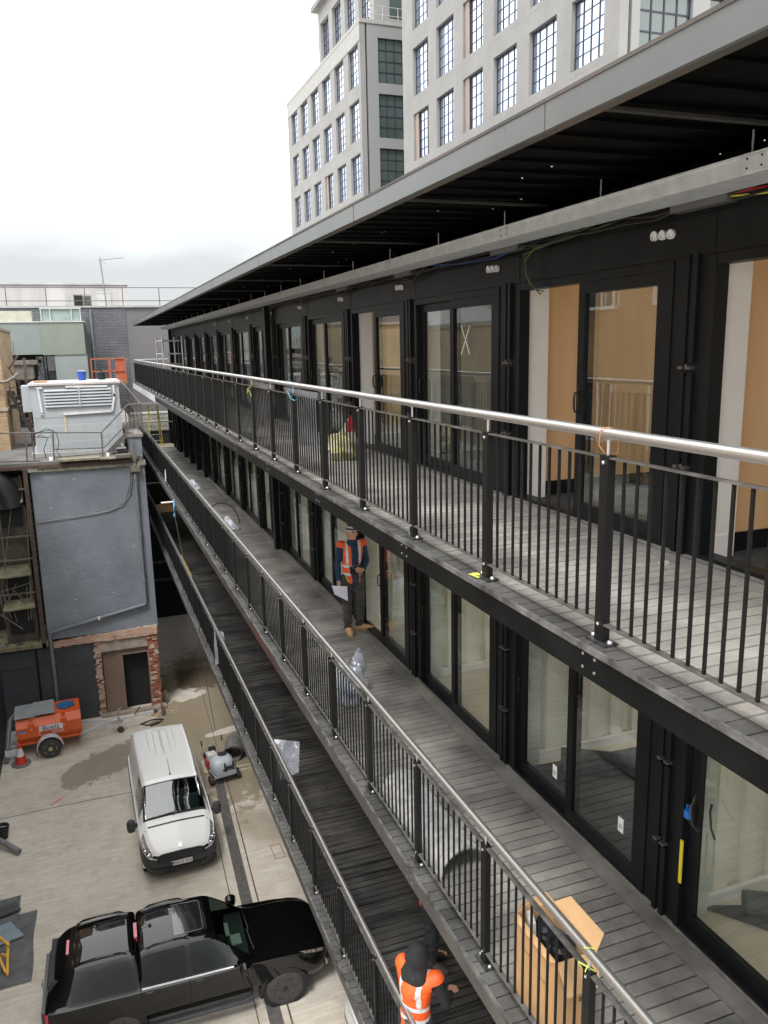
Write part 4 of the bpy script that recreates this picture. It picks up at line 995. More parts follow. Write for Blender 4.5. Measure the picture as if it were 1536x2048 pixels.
bk = thing('blue_bucket', 'bright blue bucket standing on top of the white plant unit', 'bucket', (-2.32, 29.5, .43))
mb = MB(); mb.lathe((-2.32, 29.5, .43), [(.13, 0), (.17, .30), (.185, .30), (.185, .325), (.16, .325), (.12, .02)], 18); part('pail', mb, mat('bucket_blue', (.015, .08, .40), .4), bk, smooth=True)
mb = MB(); mb.tube([(-2.50, 29.5, .74), (-2.4, 29.4, .80), (-2.2, 29.4, .78), (-2.14, 29.5, .74)], .008, 6); part('handle', mb, WHITE, bk)
mb = MB(); mb.lathe((-1.62, 29.6, .43), [(.13, 0), (.13, .22), (.16, .24), (.16, .27), (.04, .33), (.03, .38)], 14); solo('vent_cowl', mb, DARK, 'small dark vent cowl with a pale cap on the white plant unit roof', 'vent', (-1.62, 29.6, .43), smooth=True)
mb = MB(); mb.box(-3.95, -3.5, 28.0, 28.4, .43, .49); mb.box(-3.9, -3.55, 28.05, 28.35, .49, .51); solo('cardboard_sheet', mb, mat('flat_card', (.40, .25, .15), .8), 'flat brown cardboard lying on the white plant unit roof', 'cardboard', (-3.7, 28.2, .43))

# deck handrail in front of the unit and the short steel stair
RSK = mat('rail_brown_steel', (.13, .12, .115), .6, col2=(.09, .07, .06), s=5)
DR = thing('deck_handrail', 'brown steel handrail along the edge of the plant deck in front of the white unit', 'handrail', (-3, 26, -2.28))
mb = MB(); ry = 26.0
for (a, b) in (((-4.31, -2.28), (-4.27, -1.14)), ((-4.08, -2.28), (-4.04, -1.14)), ((-3.47, -2.28), (-3.42, -1.2)), ((-1.9, -2.28), (-1.87, -1.25)), ((-5.4, -2.28), (-5.4, -1.08))):
    mb.cyl((a[0], ry, a[1]), (b[0], ry, b[1]), .024, 8)
part('post', mb, RSK, DR, each=True)
mb = MB(); mb.tube([(-6.5, ry, -1.05), (-4.05, ry, -1.13), (-1.87, ry, -1.24), (-.93, ry, -.34), (-.5, ry, -.33)], .024, 8)
mb.tube([(-3.42, ry, -1.73), (-1.83, ry, -1.77), (-.88, ry, -.87), (-.5, ry, -.87)], .02, 8)
mb.tube([(-6.5, ry, -1.98), (-3.9, ry, -2.08)], .024, 8); mb.tube([(-3.4, ry, -2.0), (-1.4, ry, -1.95)], .02, 8)
part('rail', mb, RSK, DR, each=True)
mb = MB(); mb.box(-3.62, -3.5, 25.95, 26.05, -2.28, -1.98); mb.box(-1.78, -1.68, 25.95, 26.05, -2.28, -1.95); part('foot_plate', mb, WHITE, DR, each=True)
CB = thing('coiled_cable', 'loose loops of black cable hung over the plant deck handrail', 'cable', (-3.7, 25.95, -1.1))
mb = MB()
mb.tube([(-4.1, 25.95, -1.3), (-3.9, 25.93, -1.12), (-3.5, 25.93, -1.06), (-3.3, 25.93, -1.2), (-3.25, 25.93, -1.5), (-3.35, 25.93, -1.8), (-3.2, 25.93, -2.05)], .014, 6)
mb.tube([(-4.1, 25.92, -1.35), (-3.8, 25.9, -1.2), (-3.6, 25.9, -1.35), (-3.75, 25.9, -1.7), (-3.7, 25.9, -2.0)], .014, 6)
mb.tube([(-4.0, 25.92, -1.2), (-3.6, 25.9, -1.0), (-3.35, 25.9, -1.1), (-3.5, 25.9, -1.3), (-3.9, 25.9, -1.28)], .012, 6)
part('loop', mb, RUBBER, CB)
ST = thing('deck_stair', 'short brown steel stair with handrails climbing behind the white plant unit toward the parapet', 'stair', (-.9, 28, -2.1))
mb = MB(); mb.bar((-1.7, 26.3, -2.0), (-.95, 26.3, -1.3), .04, .16)
for i in range(5): mb.box(-1.6+.15*i, -1.4+.15*i, 26.3, 27.0, -1.95+.14*i, -1.92+.14*i)
part('flight', mb, RSK, ST)
mb = MB()
mb.tube([(-.5, 26.0, -.33), (-.75, 30, .12), (-.9, 36, .45)], .022, 8); mb.tube([(-.5, 26.0, -.87), (-.75, 30, -.4)], .018, 8)
for y, z in ((26.0, -.33), (27.2, -.2), (28.4, -.06), (29.6, .08), (31, .18), (33, .3)):
    x_ = -.5-.06*(y-26); mb.cyl((x_, y, -1.38), (x_, y, z), .018, 6)
for i in range(14): y = 26.3+i*.3; x_ = -.5-.06*(y-26); mb.cyl((x_, y, -1.3), (x_, y, -.4+.1*(y-26)), .009, 5)
part('handrail', mb, RSK, ST)

# ------------------------------------------------------------------ things at the far end of the middle deck
LD = thing('step_ladder', 'yellow fibreglass step ladder standing at the far end of the middle deck', 'ladder', (.65, 35.0, H))
YL = mat('ladder_yellow', (.62, .47, .05), .5)
mb = MB()
for x0, x1, y0, y1 in ((.32, .40, 34.9, 35.1), (.92, .80, 34.9, 35.1)): mb.bar((x0, y0, H), (x1, y1, H+1.9), .05, .03)
for x0, x1 in ((.36, .42), (.88, .78)): mb.bar((x0, 35.8, H), (x1, 35.15, H+1.9), .04, .03)
part('stile', mb, YL, LD)
mb = MB()
for i in range(6): z = H+.28*(i+1); t_ = .28*(i+1)/1.9; mb.box(.32+.08*t_, .92-.12*t_, 34.88+.2*t_, 34.98+.2*t_, z, z+.025)
part('tread', mb, mat('tread_alu', (.5, .5, .5), .4, .7), LD)
BW = thing('low_boundary_wall', 'low white and grey boundary wall seen below the far end of the top deck', 'wall', (2, 38.5, -5))
mb = MB(); mb.box(-.3, 9, 38.2, 38.5, -2.45, -1.6); mb.box(-.3, 9, 38.15, 38.55, -1.6, -1.52); part('panel', mb, mat('wall_panel', (.52, .50, .43), .7, col2=(.36, .38, .33), s=1.5), BW)
mb = MB(); mb.box(-.3, 9, 38.25, 38.5, -6, -2.45); part('base', mb, DARK, BW)
mb = MB(); [mb.box(-.3, 9, 38.10, 38.14, -2.3+j*.2, -2.27+j*.2) for j in range(4)]; mb.box(-.3, 9, 38.1, 38.14, -1.1, -1.04); part('rail', mb, mat('rail_w', (.3, .3, .29), .6), BW)
mb = MB(); mb.box(.05, 1.4, 34.4, 35.9, H+.004, H+.03); solo('ply_sheet', mb, mat('ply_sheet', (.50, .42, .30), .7), 'pale plywood sheet lying at the far end of the middle deck', 'plywood sheet', (.7, 35, H))
mb = MB(); mb.box(.1, 1.45, 33.8, 35.9, 2*H+.004, 2*H+.03); solo('ply_sheet', mb, mat('ply_sheet2', (.30, .18, .08), .7), 'brown plywood sheet lying at the far end of the lowest deck', 'plywood sheet', (.7, 35, 2*H))
TW = thing('scaffold_tower', 'small aluminium access platform standing on the far part of the top deck', 'scaffold', (.75, 27, 0))
AL = mat('aluminium', (.55, .56, .56), .4, .6)
mb = MB()
for x in (.35, 1.0):
    for y in (25.6, 28.0): mb.cyl((x, y, .01), (x, y, 1.95), .025, 8)
part('upright', mb, AL, TW)
mb = MB()
for z in (1.35, 1.80):
    for x in (.35, 1.0): mb.cyl((x, 25.6, z), (x, 28.0, z), .02, 6)
    for y in (25.6, 28.0): mb.cyl((.35, y, z), (1.0, y, z), .02, 6)
part('guard_rail', mb, AL, TW)
mb = MB(); mb.box(.33, 1.02, 25.6, 28.0, .95, 1.0); part('platform', mb, mat('platform_ply', (.2, .16, .12), .7), TW)
# ------------------------------------------------------------------ vehicles
PAINTW = mat('van_white', (.72, .725, .72), .28, col2=(.705, .71, .705), s=1.2, rv=.004, coat=.5)
PAINTK = mat('pickup_black', (.0035, .0035, .004), .3, col2=(.003, .003, .0035), s=1, rv=.01, coat=1., spec=0.)
PLAST = mat('bumper_plastic', (.045, .048, .052), .6, s=6)
TYRE = mat('tyre', (.035, .034, .032), .85, col2=(.06, .058, .054), s=20)
RIMB = mat('rim_black', (.016, .016, .017), .25, rv=.02)
LAMP = mat('headlamp_chrome', (.62, .64, .66), .18, .7, col2=(.25, .26, .28), s=22, lo=.42, hi=.55, coat=1.)
LAMPY = mat('headlamp_warm', (.55, .50, .36), .15, .6, col2=(.16, .15, .12), s=22, lo=.42, hi=.55, coat=1.)
REDL = mat('tail_red', (.65, .01, .02), .15, coat=1.)
CABIN = mat('cabin_dark', (.03, .032, .034), .7)
SEAT = mat('seat_grey', (.09, .10, .105), .8)
CHROME = mat('chrome', (.7, .7, .7), .12, 1.)
GAPK = mat('panel_gap', (.004, .004, .004), .8)
GAPW = mat('panel_gap_grey', (.30, .30, .29), .6)

def cr(p0, p1, p2, p3, t):
    return 0.5*((2*p1)+(-p0+p2)*t+(2*p0-5*p1+4*p2-p3)*t*t+(-p0+3*p1-3*p2+p3)*t*t*t)
class Loft:
    def __init__(s, st): s.st = [(x, [Vector((x, a, b)) for a, b in pts]) for x, pts in st]; s.n = len(st); s.m = len(st[0][1])
    def ev(s, u, v, side=1):
        i = min(int(u), s.n-2); t = u-i; j = min(int(v), s.m-2); w = v-j
        def row(ii):
            ii = max(0, min(s.n-1, ii)); P = s.st[ii][1]
            a = P[j-1] if j > 0 else P[0]*2-P[1]
            if j == 0: a = Vector((P[1].x, P[1].y, P[1].z)) if False else P[0]*2-P[1]
            d = P[j+2] if j+2 < s.m else Vector((P[s.m-2].x, -P[s.m-2].y, P[s.m-2].z))
            return cr(a, P[j], P[j+1], d, w)
        r = cr(row(i-1) if i > 0 else row(0)*2-row(1), row(i), row(i+1), row(i+2) if i+2 < s.n else row(s.n-1)*2-row(s.n-2), t)
        return Vector((r.x, r.y*side, r.z))
    def nrm(s, u, v, side=1):
        e_ = .02; a = s.ev(min(u+e_, s.n-1), v, side)-s.ev(max(u-e_, 0), v, side); b = s.ev(u, min(v+e_, s.m-1), side)-s.ev(u, max(v-e_, 0), side)
        n_ = a.cross(b).normalized(); p_ = s.ev(u, v, side); c = Vector((p_.x, 0, .8))
        return n_ if n_.dot(p_-c) > 0 else -n_
    def surf(s, mb, u0, u1, v0, v1, side=1, res=4, off=0, mi=0, quad=None):
        nu = max(1, int(round((u1-u0)*res))); nv = max(1, int(round((v1-v0)*res)))
        def fn(a, b):
            u = u0+(u1-u0)*a; v = v0+(v1-v0)*b
            p_ = s.ev(u, v, side); return p_+s.nrm(u, v, side)*off if off else p_
        return mb.grid(fn, nu, nv, mi)
    def patch(s, mb, c, side=1, off=.006, nu=6, nv=4, mi=0):
        """bilinear patch between four (u, v) corners"""
        def fn(a, b):
            u = (c[0][0]*(1-a)+c[1][0]*a)*(1-b)+(c[3][0]*(1-a)+c[2][0]*a)*b
            v = (c[0][1]*(1-a)+c[1][1]*a)*(1-b)+(c[3][1]*(1-a)+c[2][1]*a)*b
            return s.ev(u, v, side)+s.nrm(u, v, side)*off
        return mb.grid(fn, nu, nv, mi)
    def cap(s, mb, i):
        P = s.st[i][1]; vs = [Vector((q.x, q.y, q.z)) for q in P]+[Vector((q.x, -q.y, q.z)) for q in reversed(P[:-1])]
        return mb.add(vs, [tuple(range(len(vs)))])
def sect(zs, w0, zm, wm, zb, wb, wr, zr, zc):
    return [(0, zs-.02), (w0*.85, zs), (w0, zs+.10), (wm, zm), (wb, zb), (wb-.035, zb+.045), (wr, zr), (wr*.86, zr+(zc-zr)*.62), (wr*.45, zc-.008), (0, zc)]
def wheel(parent, pos, r, w, rimm, spokes=6, side=1):
    """wheel with its tyre and rim, axle along local y"""
    x, y, z = pos; mb = MB(); s_ = side
    mb.lathe((x, y, z), [(r*.62, -w/2), (r*.90, -w/2), (r*.985, -w*.38), (r, -w*.2), (r, w*.2), (r*.985, w*.38), (r*.90, w/2), (r*.62, w/2)], 36, 'y')
    t_ = part('tyre', mb, TYRE, parent, local=True, smooth=True, ang=50)
    mb = MB(); yo = y+s_*(w/2-.03)
    mb.lathe((x, yo, z), [(r*.10, -.02), (r*.55, -.02), (r*.60, .0), (r*.655, .028), (r*.655, -.05)], 30, 'y')
    if s_ < 0:
        mb = MB(); mb.lathe((x, yo, z), [(r*.10, .02), (r*.55, .02), (r*.60, .0), (r*.655, -.028), (r*.655, .05)], 30, 'y')
    for k in range(spokes):
        a = 2*math.pi*k/spokes; d = Vector((math.cos(a), 0, math.sin(a))); q = Vector((-d.z, 0, d.x))
        for sg in (-1, 1):
            mb.bar(Vector((x, yo+s_*.012, z))+d*r*.12+q*sg*.02, Vector((x, yo+s_*.022, z))+d*r*.62+q*sg*r*.10, r*.07, .02, up=(0, 1, 0))
    mb.cyl((x, yo-.01, z), (x, yo+s_*.035, z), r*.15, 14)
    part('rim', mb, rimm, t_, local=True, smooth=True, ang=30)
    return t_
def arch(parent, x, z, r, yb, side, m_, flare=.03, dark=DARK):
    mb = MB(); n_ = 22
    for i in range(n_):
        a0 = math.pi*(-.06+1.12*i/n_); a1 = math.pi*(-.06+1.12*(i+1)/n_)
        for (ra, rb_, ya, yb_) in ((r+.0, r+.055, yb+side*flare, yb+side*flare*.55), (r-.02, r, yb-side*.18, yb+side*flare), ):
            p_ = [(x+ra*math.cos(a0), ya, z+ra*math.sin(a0)), (x+rb_*math.cos(a0), yb_, z+rb_*math.sin(a0)), (x+rb_*math.cos(a1), yb_, z+rb_*math.sin(a1)), (x+ra*math.cos(a1), ya, z+ra*math.sin(a1))]
            mb.add(p_, [(0, 1, 2, 3)])
        ra = r+.055; p_ = [(x+ra*math.cos(a0), yb+side*flare*.55, z+ra*math.sin(a0)), (x+(ra+.01)*math.cos(a0), yb-side*.06, z+(ra+.01)*math.sin(a0)), (x+(ra+.01)*math.cos(a1), yb-side*.06, z+(ra+.01)*math.sin(a1)), (x+ra*math.cos(a1), yb+side*flare*.55, z+ra*math.sin(a1))]
        mb.add(p_, [(0, 1, 2, 3)])
    part('wheel_arch', mb, m_, parent, local=True, smooth=True, ang=40)
    mb = MB(); mb.cyl((x, yb-side*.30, z-.0), (x, yb+side*flare*.25, z), r-.002, 30); part('wheel_well', mb, dark, parent, local=True)
def vehicle_surface(Lf, parent, paint, wins, glass_parts, vm=(0, 9)):
    pass

# ---- white van
VX, VY = -1.13, 17.70
V = thing('parked_van', 'white panel van parked nose towards the camera with dark bumper and ribbed roof', 'van', (VX, VY, ZG), rot=(0, 0, R(-90)+R(.8)))
vst = [(2.40, sect(.30, .48, .48, .62, .74, .58, .50, .80, .83)),
       (2.33, sect(.26, .70, .50, .80, .78, .76, .64, .86, .91)),
       (2.12, sect(.24, .84, .52, .91, .88, .87, .74, .97, 1.03)),
       (1.80, sect(.24, .88, .55, .945, .99, .92, .80, 1.08, 1.14)),
       (1.48, sect(.24, .88, .58, .95, 1.06, .935, .79, 1.20, 1.26)),
       (1.10, sect(.24, .88, .6, .95, 1.10, .935, .745, 1.56, 1.62)),
       (.78, sect(.24, .88, .6, .95, 1.12, .935, .72, 1.79, 1.87)),
       (.55, sect(.24, .88, .6, .95, 1.13, .935, .72, 1.84, 1.925)),
       (-.25, sect(.24, .88, .6, .95, 1.13, .935, .74, 1.86, 1.95)),
       (-1.3, sect(.24, .88, .6, .95, 1.13, .935, .75, 1.86, 1.95)),
       (-2.2, sect(.26, .88, .6, .94, 1.13, .925, .74, 1.85, 1.94)),
       (-2.37, sect(.30, .84, .6, .915, 1.13, .90, .71, 1.81, 1.90)),
       (-2.42, sect(.34, .78, .6, .87, 1.13, .86, .67, 1.74, 1.82))]
LV = Loft(vst); body = MB(); bump_ = MB(); ws = MB(); sw = MB()
for sd_ in (1, -1):
    LV.surf(bump_, 0, 3.3, 0, 3.75, sd_, 6); LV.surf(body, 3.3, 12, 0, 3.75, sd_, 5)
    LV.surf(body, 0, 4.05, 3.75, 9, sd_, 6)
    LV.surf(ws, 4.05, 5.95, 6.05, 9, sd_, 6); LV.surf(body, 4.05, 5.95, 3.75, 5.15, sd_, 6)
    LV.surf(body, 4.05, 4.75, 5.15, 6.05, sd_, 6); LV.surf(sw, 4.75, 7.6, 5.15, 5.92, sd_, 6); LV.surf(body, 4.75, 5.95, 5.92, 6.05, sd_, 6)
    LV.surf(body, 5.95, 12, 3.75, 5.15, sd_, 6); LV.surf(body, 5.95, 7.6, 5.92, 9, sd_, 6); LV.surf(body, 7.6, 12, 5.15, 9, sd_, 6)
LV.cap(bump_, 0); LV.cap(body, 12)
def weld(mb):
    me = mb; return me
part('body', body, PAINTW, V, True, True, 50); part('bumper', bump_, PLAST, V, True, True, 50)
part('windscreen', ws, CARGLASS, V, True, True, 60); part('side_window', sw, CARGLASS, V, True, True, 60, each=True)
mb = MB()
for sd_ in (1, -1): LV.patch(mb, [(4.0, 6.0), (4.0, 9), (4.13, 9), (4.13, 6.0)], sd_, .004, 6, 2); LV.patch(mb, [(4.1, 5.95), (5.95, 5.98), (5.95, 6.16), (4.1, 6.2)], sd_, .004, 10, 1); LV.patch(mb, [(5.88, 6.1), (5.88, 9), (5.97, 9), (5.97, 6.1)], sd_, .004, 6, 1)
part('windscreen_seal', mb, RUBBER, V, True, True)
mb = MB(); mb.box(-2.3, 1.9, -.80, .80, .45, .50); mb.box(-2.3, .1, -.8, .8, .5, 1.6); mb.box(1.35, 1.75, -.78, .78, .5, 1.12); part('cabin', mb, CABIN, V, True)
mb = MB(); mb.box(.75, .9, -.62, -.12, .6, 1.35); mb.box(.8, 1.2, -.62, -.12, .6, .8); mb.box(.75, .9, .0, .68, .6, 1.35); mb.box(.8, 1.2, 0, .68, .6, .8); mb.box(.78, .86, -.45, -.28, 1.35, 1.55); mb.box(.78, .86, .2, .4, 1.35, 1.55); part('seat', mb, SEAT, V, True)
mb = MB(); mb.box(1.3, 1.62, -.74, .74, 1.04, 1.09); mb.tube([(1.15+.0*i, -.40+.17*math.cos(i*math.pi/8), .98+.17*math.sin(i*math.pi/8)) for i in range(17)], .013, 6); part('dashboard', mb, SEAT, V, True)
mb = MB(); mb.box(1.36, 1.40, .15, .42, 1.115, 1.13); part('papers', mb, WHITE, V, True)
# grille, headlamps, slot, plate, emblem, wipers, mirrors, roof ribs
mb = MB()
for sd_ in (1, -1): LV.patch(mb, [(.0, 3.9), (.55, 3.9), (.62, 5.05), (0, 5.0)], sd_, .012, 8, 4)
mb.box(2.385, 2.415, -.58, .58, .60, .77); part('grille', mb, mat('grille_black', (.012, .012, .013), .4), V, True, True)
mb = MB()
for j in range(3): mb.box(2.40, 2.432, -.52, .52, .635+j*.045, .652+j*.045)
part('grille_bar', mb, PLAST, V, True)
for sd_ in (1, -1):
    mb = MB(); LV.patch(mb, [(.55, 3.95), (2.6, 4.2), (3.15, 5.9), (.95, 5.6)], sd_, .012, 12, 6); h_ = part('headlight', mb, LAMP, V, True, True)
    mb = MB()
    for (u, v) in ((1.15, 4.6), (1.75, 4.75)): c = LV.ev(u, v, sd_)+LV.nrm(u, v, sd_)*.006; mb.lathe(c, [(.075, -.01), (.075, .012), (.06, .02), (.02, .012)], 16, 'z')
    part('reflector', mb, CHROME, h_, True, True)
    mb = MB(); LV.patch(mb, [(1.9, 4.55), (2.55, 4.72), (2.7, 5.15), (2.1, 5.12)], sd_, .016, 4, 3); part('indicator', mb, mat('indicator_clear', (.55, .45, .35), .2) if 'indicator_clear' not in MAT else MAT['indicator_clear'], h_, True, True)
    mb = MB(); LV.patch(mb, [(3.35, 8.2 if 0 else 6.9), (3.35, 9), (3.50, 9), (3.50, 6.9)], sd_, .007, 8, 1); part('air_slot', mb, MAT['grille_black'], V, True, True)
    mb = MB(); c = Vector((1.42, sd_*1.07, 1.13))
    mb.lathe((1.33, sd_*1.09, 1.06), [(.02, -.10), (.095, -.09), (.11, 0), (.11, .12), (.08, .19), (.02, .2)], 14); mb.bar((1.35, sd_*.93, 1.1), (1.34, sd_*1.02, 1.12), .05, .09)
    part('door_mirror', mb, PLAST, V, True, True)
    wheel(V, (1.52, sd_*.80, .33), .33, .21, mat('rim_silver', (.35, .35, .36), .35, .8) if 'rim_silver' not in MAT else MAT['rim_silver'], 7, sd_); arch(V, 1.52, .33, .38, sd_*.90, sd_, PAINTW, .02)
    wheel(V, (-1.45, sd_*.80, .33), .33, .21, MAT['rim_silver'], 7, sd_); arch(V, -1.45, .33, .38, sd_*.90, sd_, PAINTW, .02)
    mb = MB(); LV.patch(mb, [(5.0, 3.6), (11.3, 3.6), (11.3, 3.78), (5.0, 3.78)], sd_, .008, 20, 1); part('side_moulding', mb, PLAST, V, True, True)
    mb = MB()
    for u in (7.75, 4.9, 10.2): LV.patch(mb, [(u, 2.3), (u+.02, 2.3), (u+.02, 5.9), (u, 5.9)], sd_, .003, 1, 16)
    part('door_gap', mb, GAPW, V, True)
    mb = MB(); LV.patch(mb, [(0.35, 2.2), (1.3, 2.2), (1.3, 2.7), (.35, 2.7)], sd_, .006, 6, 2); part('fog_recess', mb, MAT['grille_black'], V, True, True)
mb = MB(); mb.box(2.405, 2.425, -.42, .42, .33, .40); mb.box(2.405, 2.43, -.60, .60, .43, .44); part('lower_intake', mb, MAT['grille_black'], V, True)
mb = MB(); mb.box(2.425, 2.44, -.26, .26, .46, .575); pl = part('number_plate', mb, mat('plate_white', (.72, .72, .66), .4), V, True)
mb = MB(); mb.box(2.441, 2.443, -.26, -.215, .463, .572); part('plate_band', mb, mat('plate_blue', (.01, .06, .35), .4), pl, True)
tm = textmesh('MW15 YCG', .105, mat('plate_ink', (.01, .01, .01), .5)); t_ = inst('plate_lettering', tm, pl, (2.4425, .022, .517), (R(90), 0, R(90)))
mb = MB()   # rampant animal emblem
z0 = .90; em = [(-.05, -.045), (-.035, -.05), (-.02, -.01), (0, -.03), (.012, -.055), (.03, -.05), (.02, -.01), (.03, .015), (.055, .01), (.06, .025), (.03, .035), (.035, .055), (.01, .065), (-.005, .045), (-.03, .03), (-.055, .035), (-.05, .02), (-.03, .01)]
n0 = LV.nrm(1.0, 9); c0 = LV.ev(1.0, 9)+n0*.006; ty = Vector((0, 1, 0)); tz = n0.cross(ty); tz = tz if tz.z > 0 else -tz
vs = [c0+ty*a*1.1+tz*b_*1.1+n0*h for h in (0, .008) for a, b_ in em]; n_ = len(em)
mb.add(vs, [tuple(range(n_)), tuple(range(n_, 2*n_))]+[(i, (i+1) % n_, n_+(i+1) % n_, n_+i) for i in range(n_)]); part('emblem', mb, CHROME, V, True)
mb = MB(); mb.bar((1.50, -.05, 1.31), (1.46, .62, 1.30), .02, .012); mb.bar((1.50, -.62, 1.30), (1.45, -.02, 1.325), .02, .012); mb.cyl((1.52, -.05, 1.29), (1.52, -.05, 1.33), .02, 8); part('wiper', mb, RUBBER, V, True)
mb = MB()
for (y0, y1) in ((-.58, -.36), (-.20, -.02), (.02, .20), (.36, .58)):
    for yy in (y0, y1):
        mb.tube([(-.45, yy, 1.935-.07*(abs(yy)/.7)**2+.004), (-1.3, yy, 1.958-.07*(abs(yy)/.7)**2), (-2.1, yy, 1.948-.07*(abs(yy)/.7)**2+.002)], .016, 6)
    mb.tube([(-2.1, y0, 1.952-.07*(abs(y0)/.7)**2), (-2.1, y1, 1.952-.07*(abs(y1)/.7)**2)], .016, 6)
part('roof_rib', mb, mat('rib_white', (.60, .59, .55), .4), V, True, True)
mb = MB(); mb.cyl((.62, .02, 1.93), (.62, .02, 1.96), .022, 10); mb.cyl((.62, .02, 1.95), (.05, .02, 2.12), .005, 6); part('aerial', mb, RUBBER, V, True)

# ---- black pickup with canopy
PX, PY = -1.32, 11.45
Pk = thing('parked_pickup', 'glossy black double cab pickup with a matching hard canopy parked across the yard', 'pickup', (PX, PY, ZG), rot=(0, 0, R(-1.5)))
pst = [(2.66, sect(.50, .50, .66, .56, .86, .52, .44, .93, .96)),
       (2.58, sect(.46, .72, .68, .76, .90, .72, .62, .99, 1.03)),
       (2.36, sect(.44, .84, .70, .88, .98, .85, .72, 1.06, 1.11)),
       (1.90, sect(.44, .87, .72, .92, 1.05, .89, .76, 1.12, 1.18)),
       (1.20, sect(.44, .87, .74, .92, 1.09, .90, .74, 1.17, 1.24)),
       (.82, sect(.44, .87, .74, .92, 1.10, .90, .70, 1.43, 1.49)),
       (.42, sect(.44, .87, .74, .92, 1.10, .90, .62, 1.72, 1.79)),
       (.12, sect(.44, .87, .74, .92, 1.10, .90, .61, 1.77, 1.84)),
       (-.50, sect(.44, .87, .74, .92, 1.11, .90, .62, 1.78, 1.85)),
       (-.96, sect(.44, .87, .74, .92, 1.12, .90, .62, 1.74, 1.81)),
       (-1.02, sect(.44, .87, .74, .92, 1.12, .89, .58, 1.60, 1.66)),
       (-1.08, sect(.44, .87, .74, .92, 1.12, .90, .62, 1.76, 1.83)),
       (-1.60, sect(.44, .87, .74, .92, 1.13, .90, .62, 1.77, 1.85)),
       (-2.20, sect(.44, .87, .74, .92, 1.13, .90, .61, 1.74, 1.81)),
       (-2.48, sect(.46, .86, .74, .91, 1.13, .89, .58, 1.58, 1.66)),
       (-2.64, sect(.48, .84, .74, .89, 1.13, .87, .60, 1.32, 1.36)),
       (-2.70, sect(.50, .80, .74, .87, 1.10, .84, .62, 1.16, 1.18))]
LP = Loft(pst); body = MB(); ws = MB(); sw = MB()
for sd_ in (1, -1):
    LP.surf(body, 0, 4.1, 0, 9, sd_, 6); LP.surf(body, 4.1, 16, 0, 5.12, sd_, 6)
    LP.surf(ws, 4.1, 5.92, 6.05, 9, sd_, 6); LP.surf(body, 4.1, 4.9, 5.12, 6.05, sd_, 6)
    LP.surf(sw, 4.9, 7.3, 5.12, 5.9, sd_, 6); LP.surf(sw, 7.45, 9.0, 5.12, 5.88, sd_, 6)
    LP.surf(body, 4.9, 5.92, 5.9, 6.05, sd_, 8); LP.surf(body, 5.92, 7.3, 5.9, 9, sd_, 6); LP.surf(body, 7.3, 7.45, 5.12, 9, sd_, 6)
    LP.surf(body, 7.45, 9.0, 5.88, 9, sd_, 6); LP.surf(body, 9.0, 16, 5.12, 9, sd_, 6)
LP.cap(body, 0); LP.cap(body, 16)
part('body', body, PAINTK, Pk, True, True, 50); part('windscreen', ws, glassmat('pickup_screen', (.50, .62, .56), 1.5), Pk, True, True, 60); part('side_window', sw, glassmat('pickup_side_glass', (.16, .18, .17), 1.34), Pk, True, True, 60, each=True)
mb = MB(); mb.box(-1.0, 1.3, -.8, .8, .5, .62); mb.box(.75, 1.1, -.78, .78, .6, 1.08); mb.box(-2.6, -1.05, -.6, .6, .8, 1.6); part('cabin', mb, CABIN, Pk, True)
mb = MB()
for y0 in (-.62, .12): mb.box(-.12, .12, y0, y0+.5, .62, 1.38); mb.box(0, .5, y0, y0+.5, .62, .85); mb.box(-.1, .02, y0+.12, y0+.38, 1.38, 1.58)
mb.box(-.85, -.65, -.62, .62, .62, 1.35); part('seat', mb, SEAT, Pk, True)
mb = MB(); mb.tube([(.55+.04*math.sin(i*math.pi/8), -.38+.18*math.cos(i*math.pi/8), 1.06+.18*math.sin(i*math.pi/8)) for i in range(17)], .016, 6); mb.cyl((.55, -.38, 1.06), (.75, -.38, .98), .05, 10); mb.bar((.55, -.55, 1.06), (.55, -.21, 1.06), .03); part('steering_wheel', mb, mat('wheel_grey', (.08, .08, .085), .5), Pk, True)
mb = MB(); mb.box(.72, .80, .1, .5, 1.085, 1.10); mb.box(.8, 1.0, -.2, .1, 1.08, 1.095); part('papers', mb, mat('paper_pale', (.4, .42, .4), .7), Pk, True)
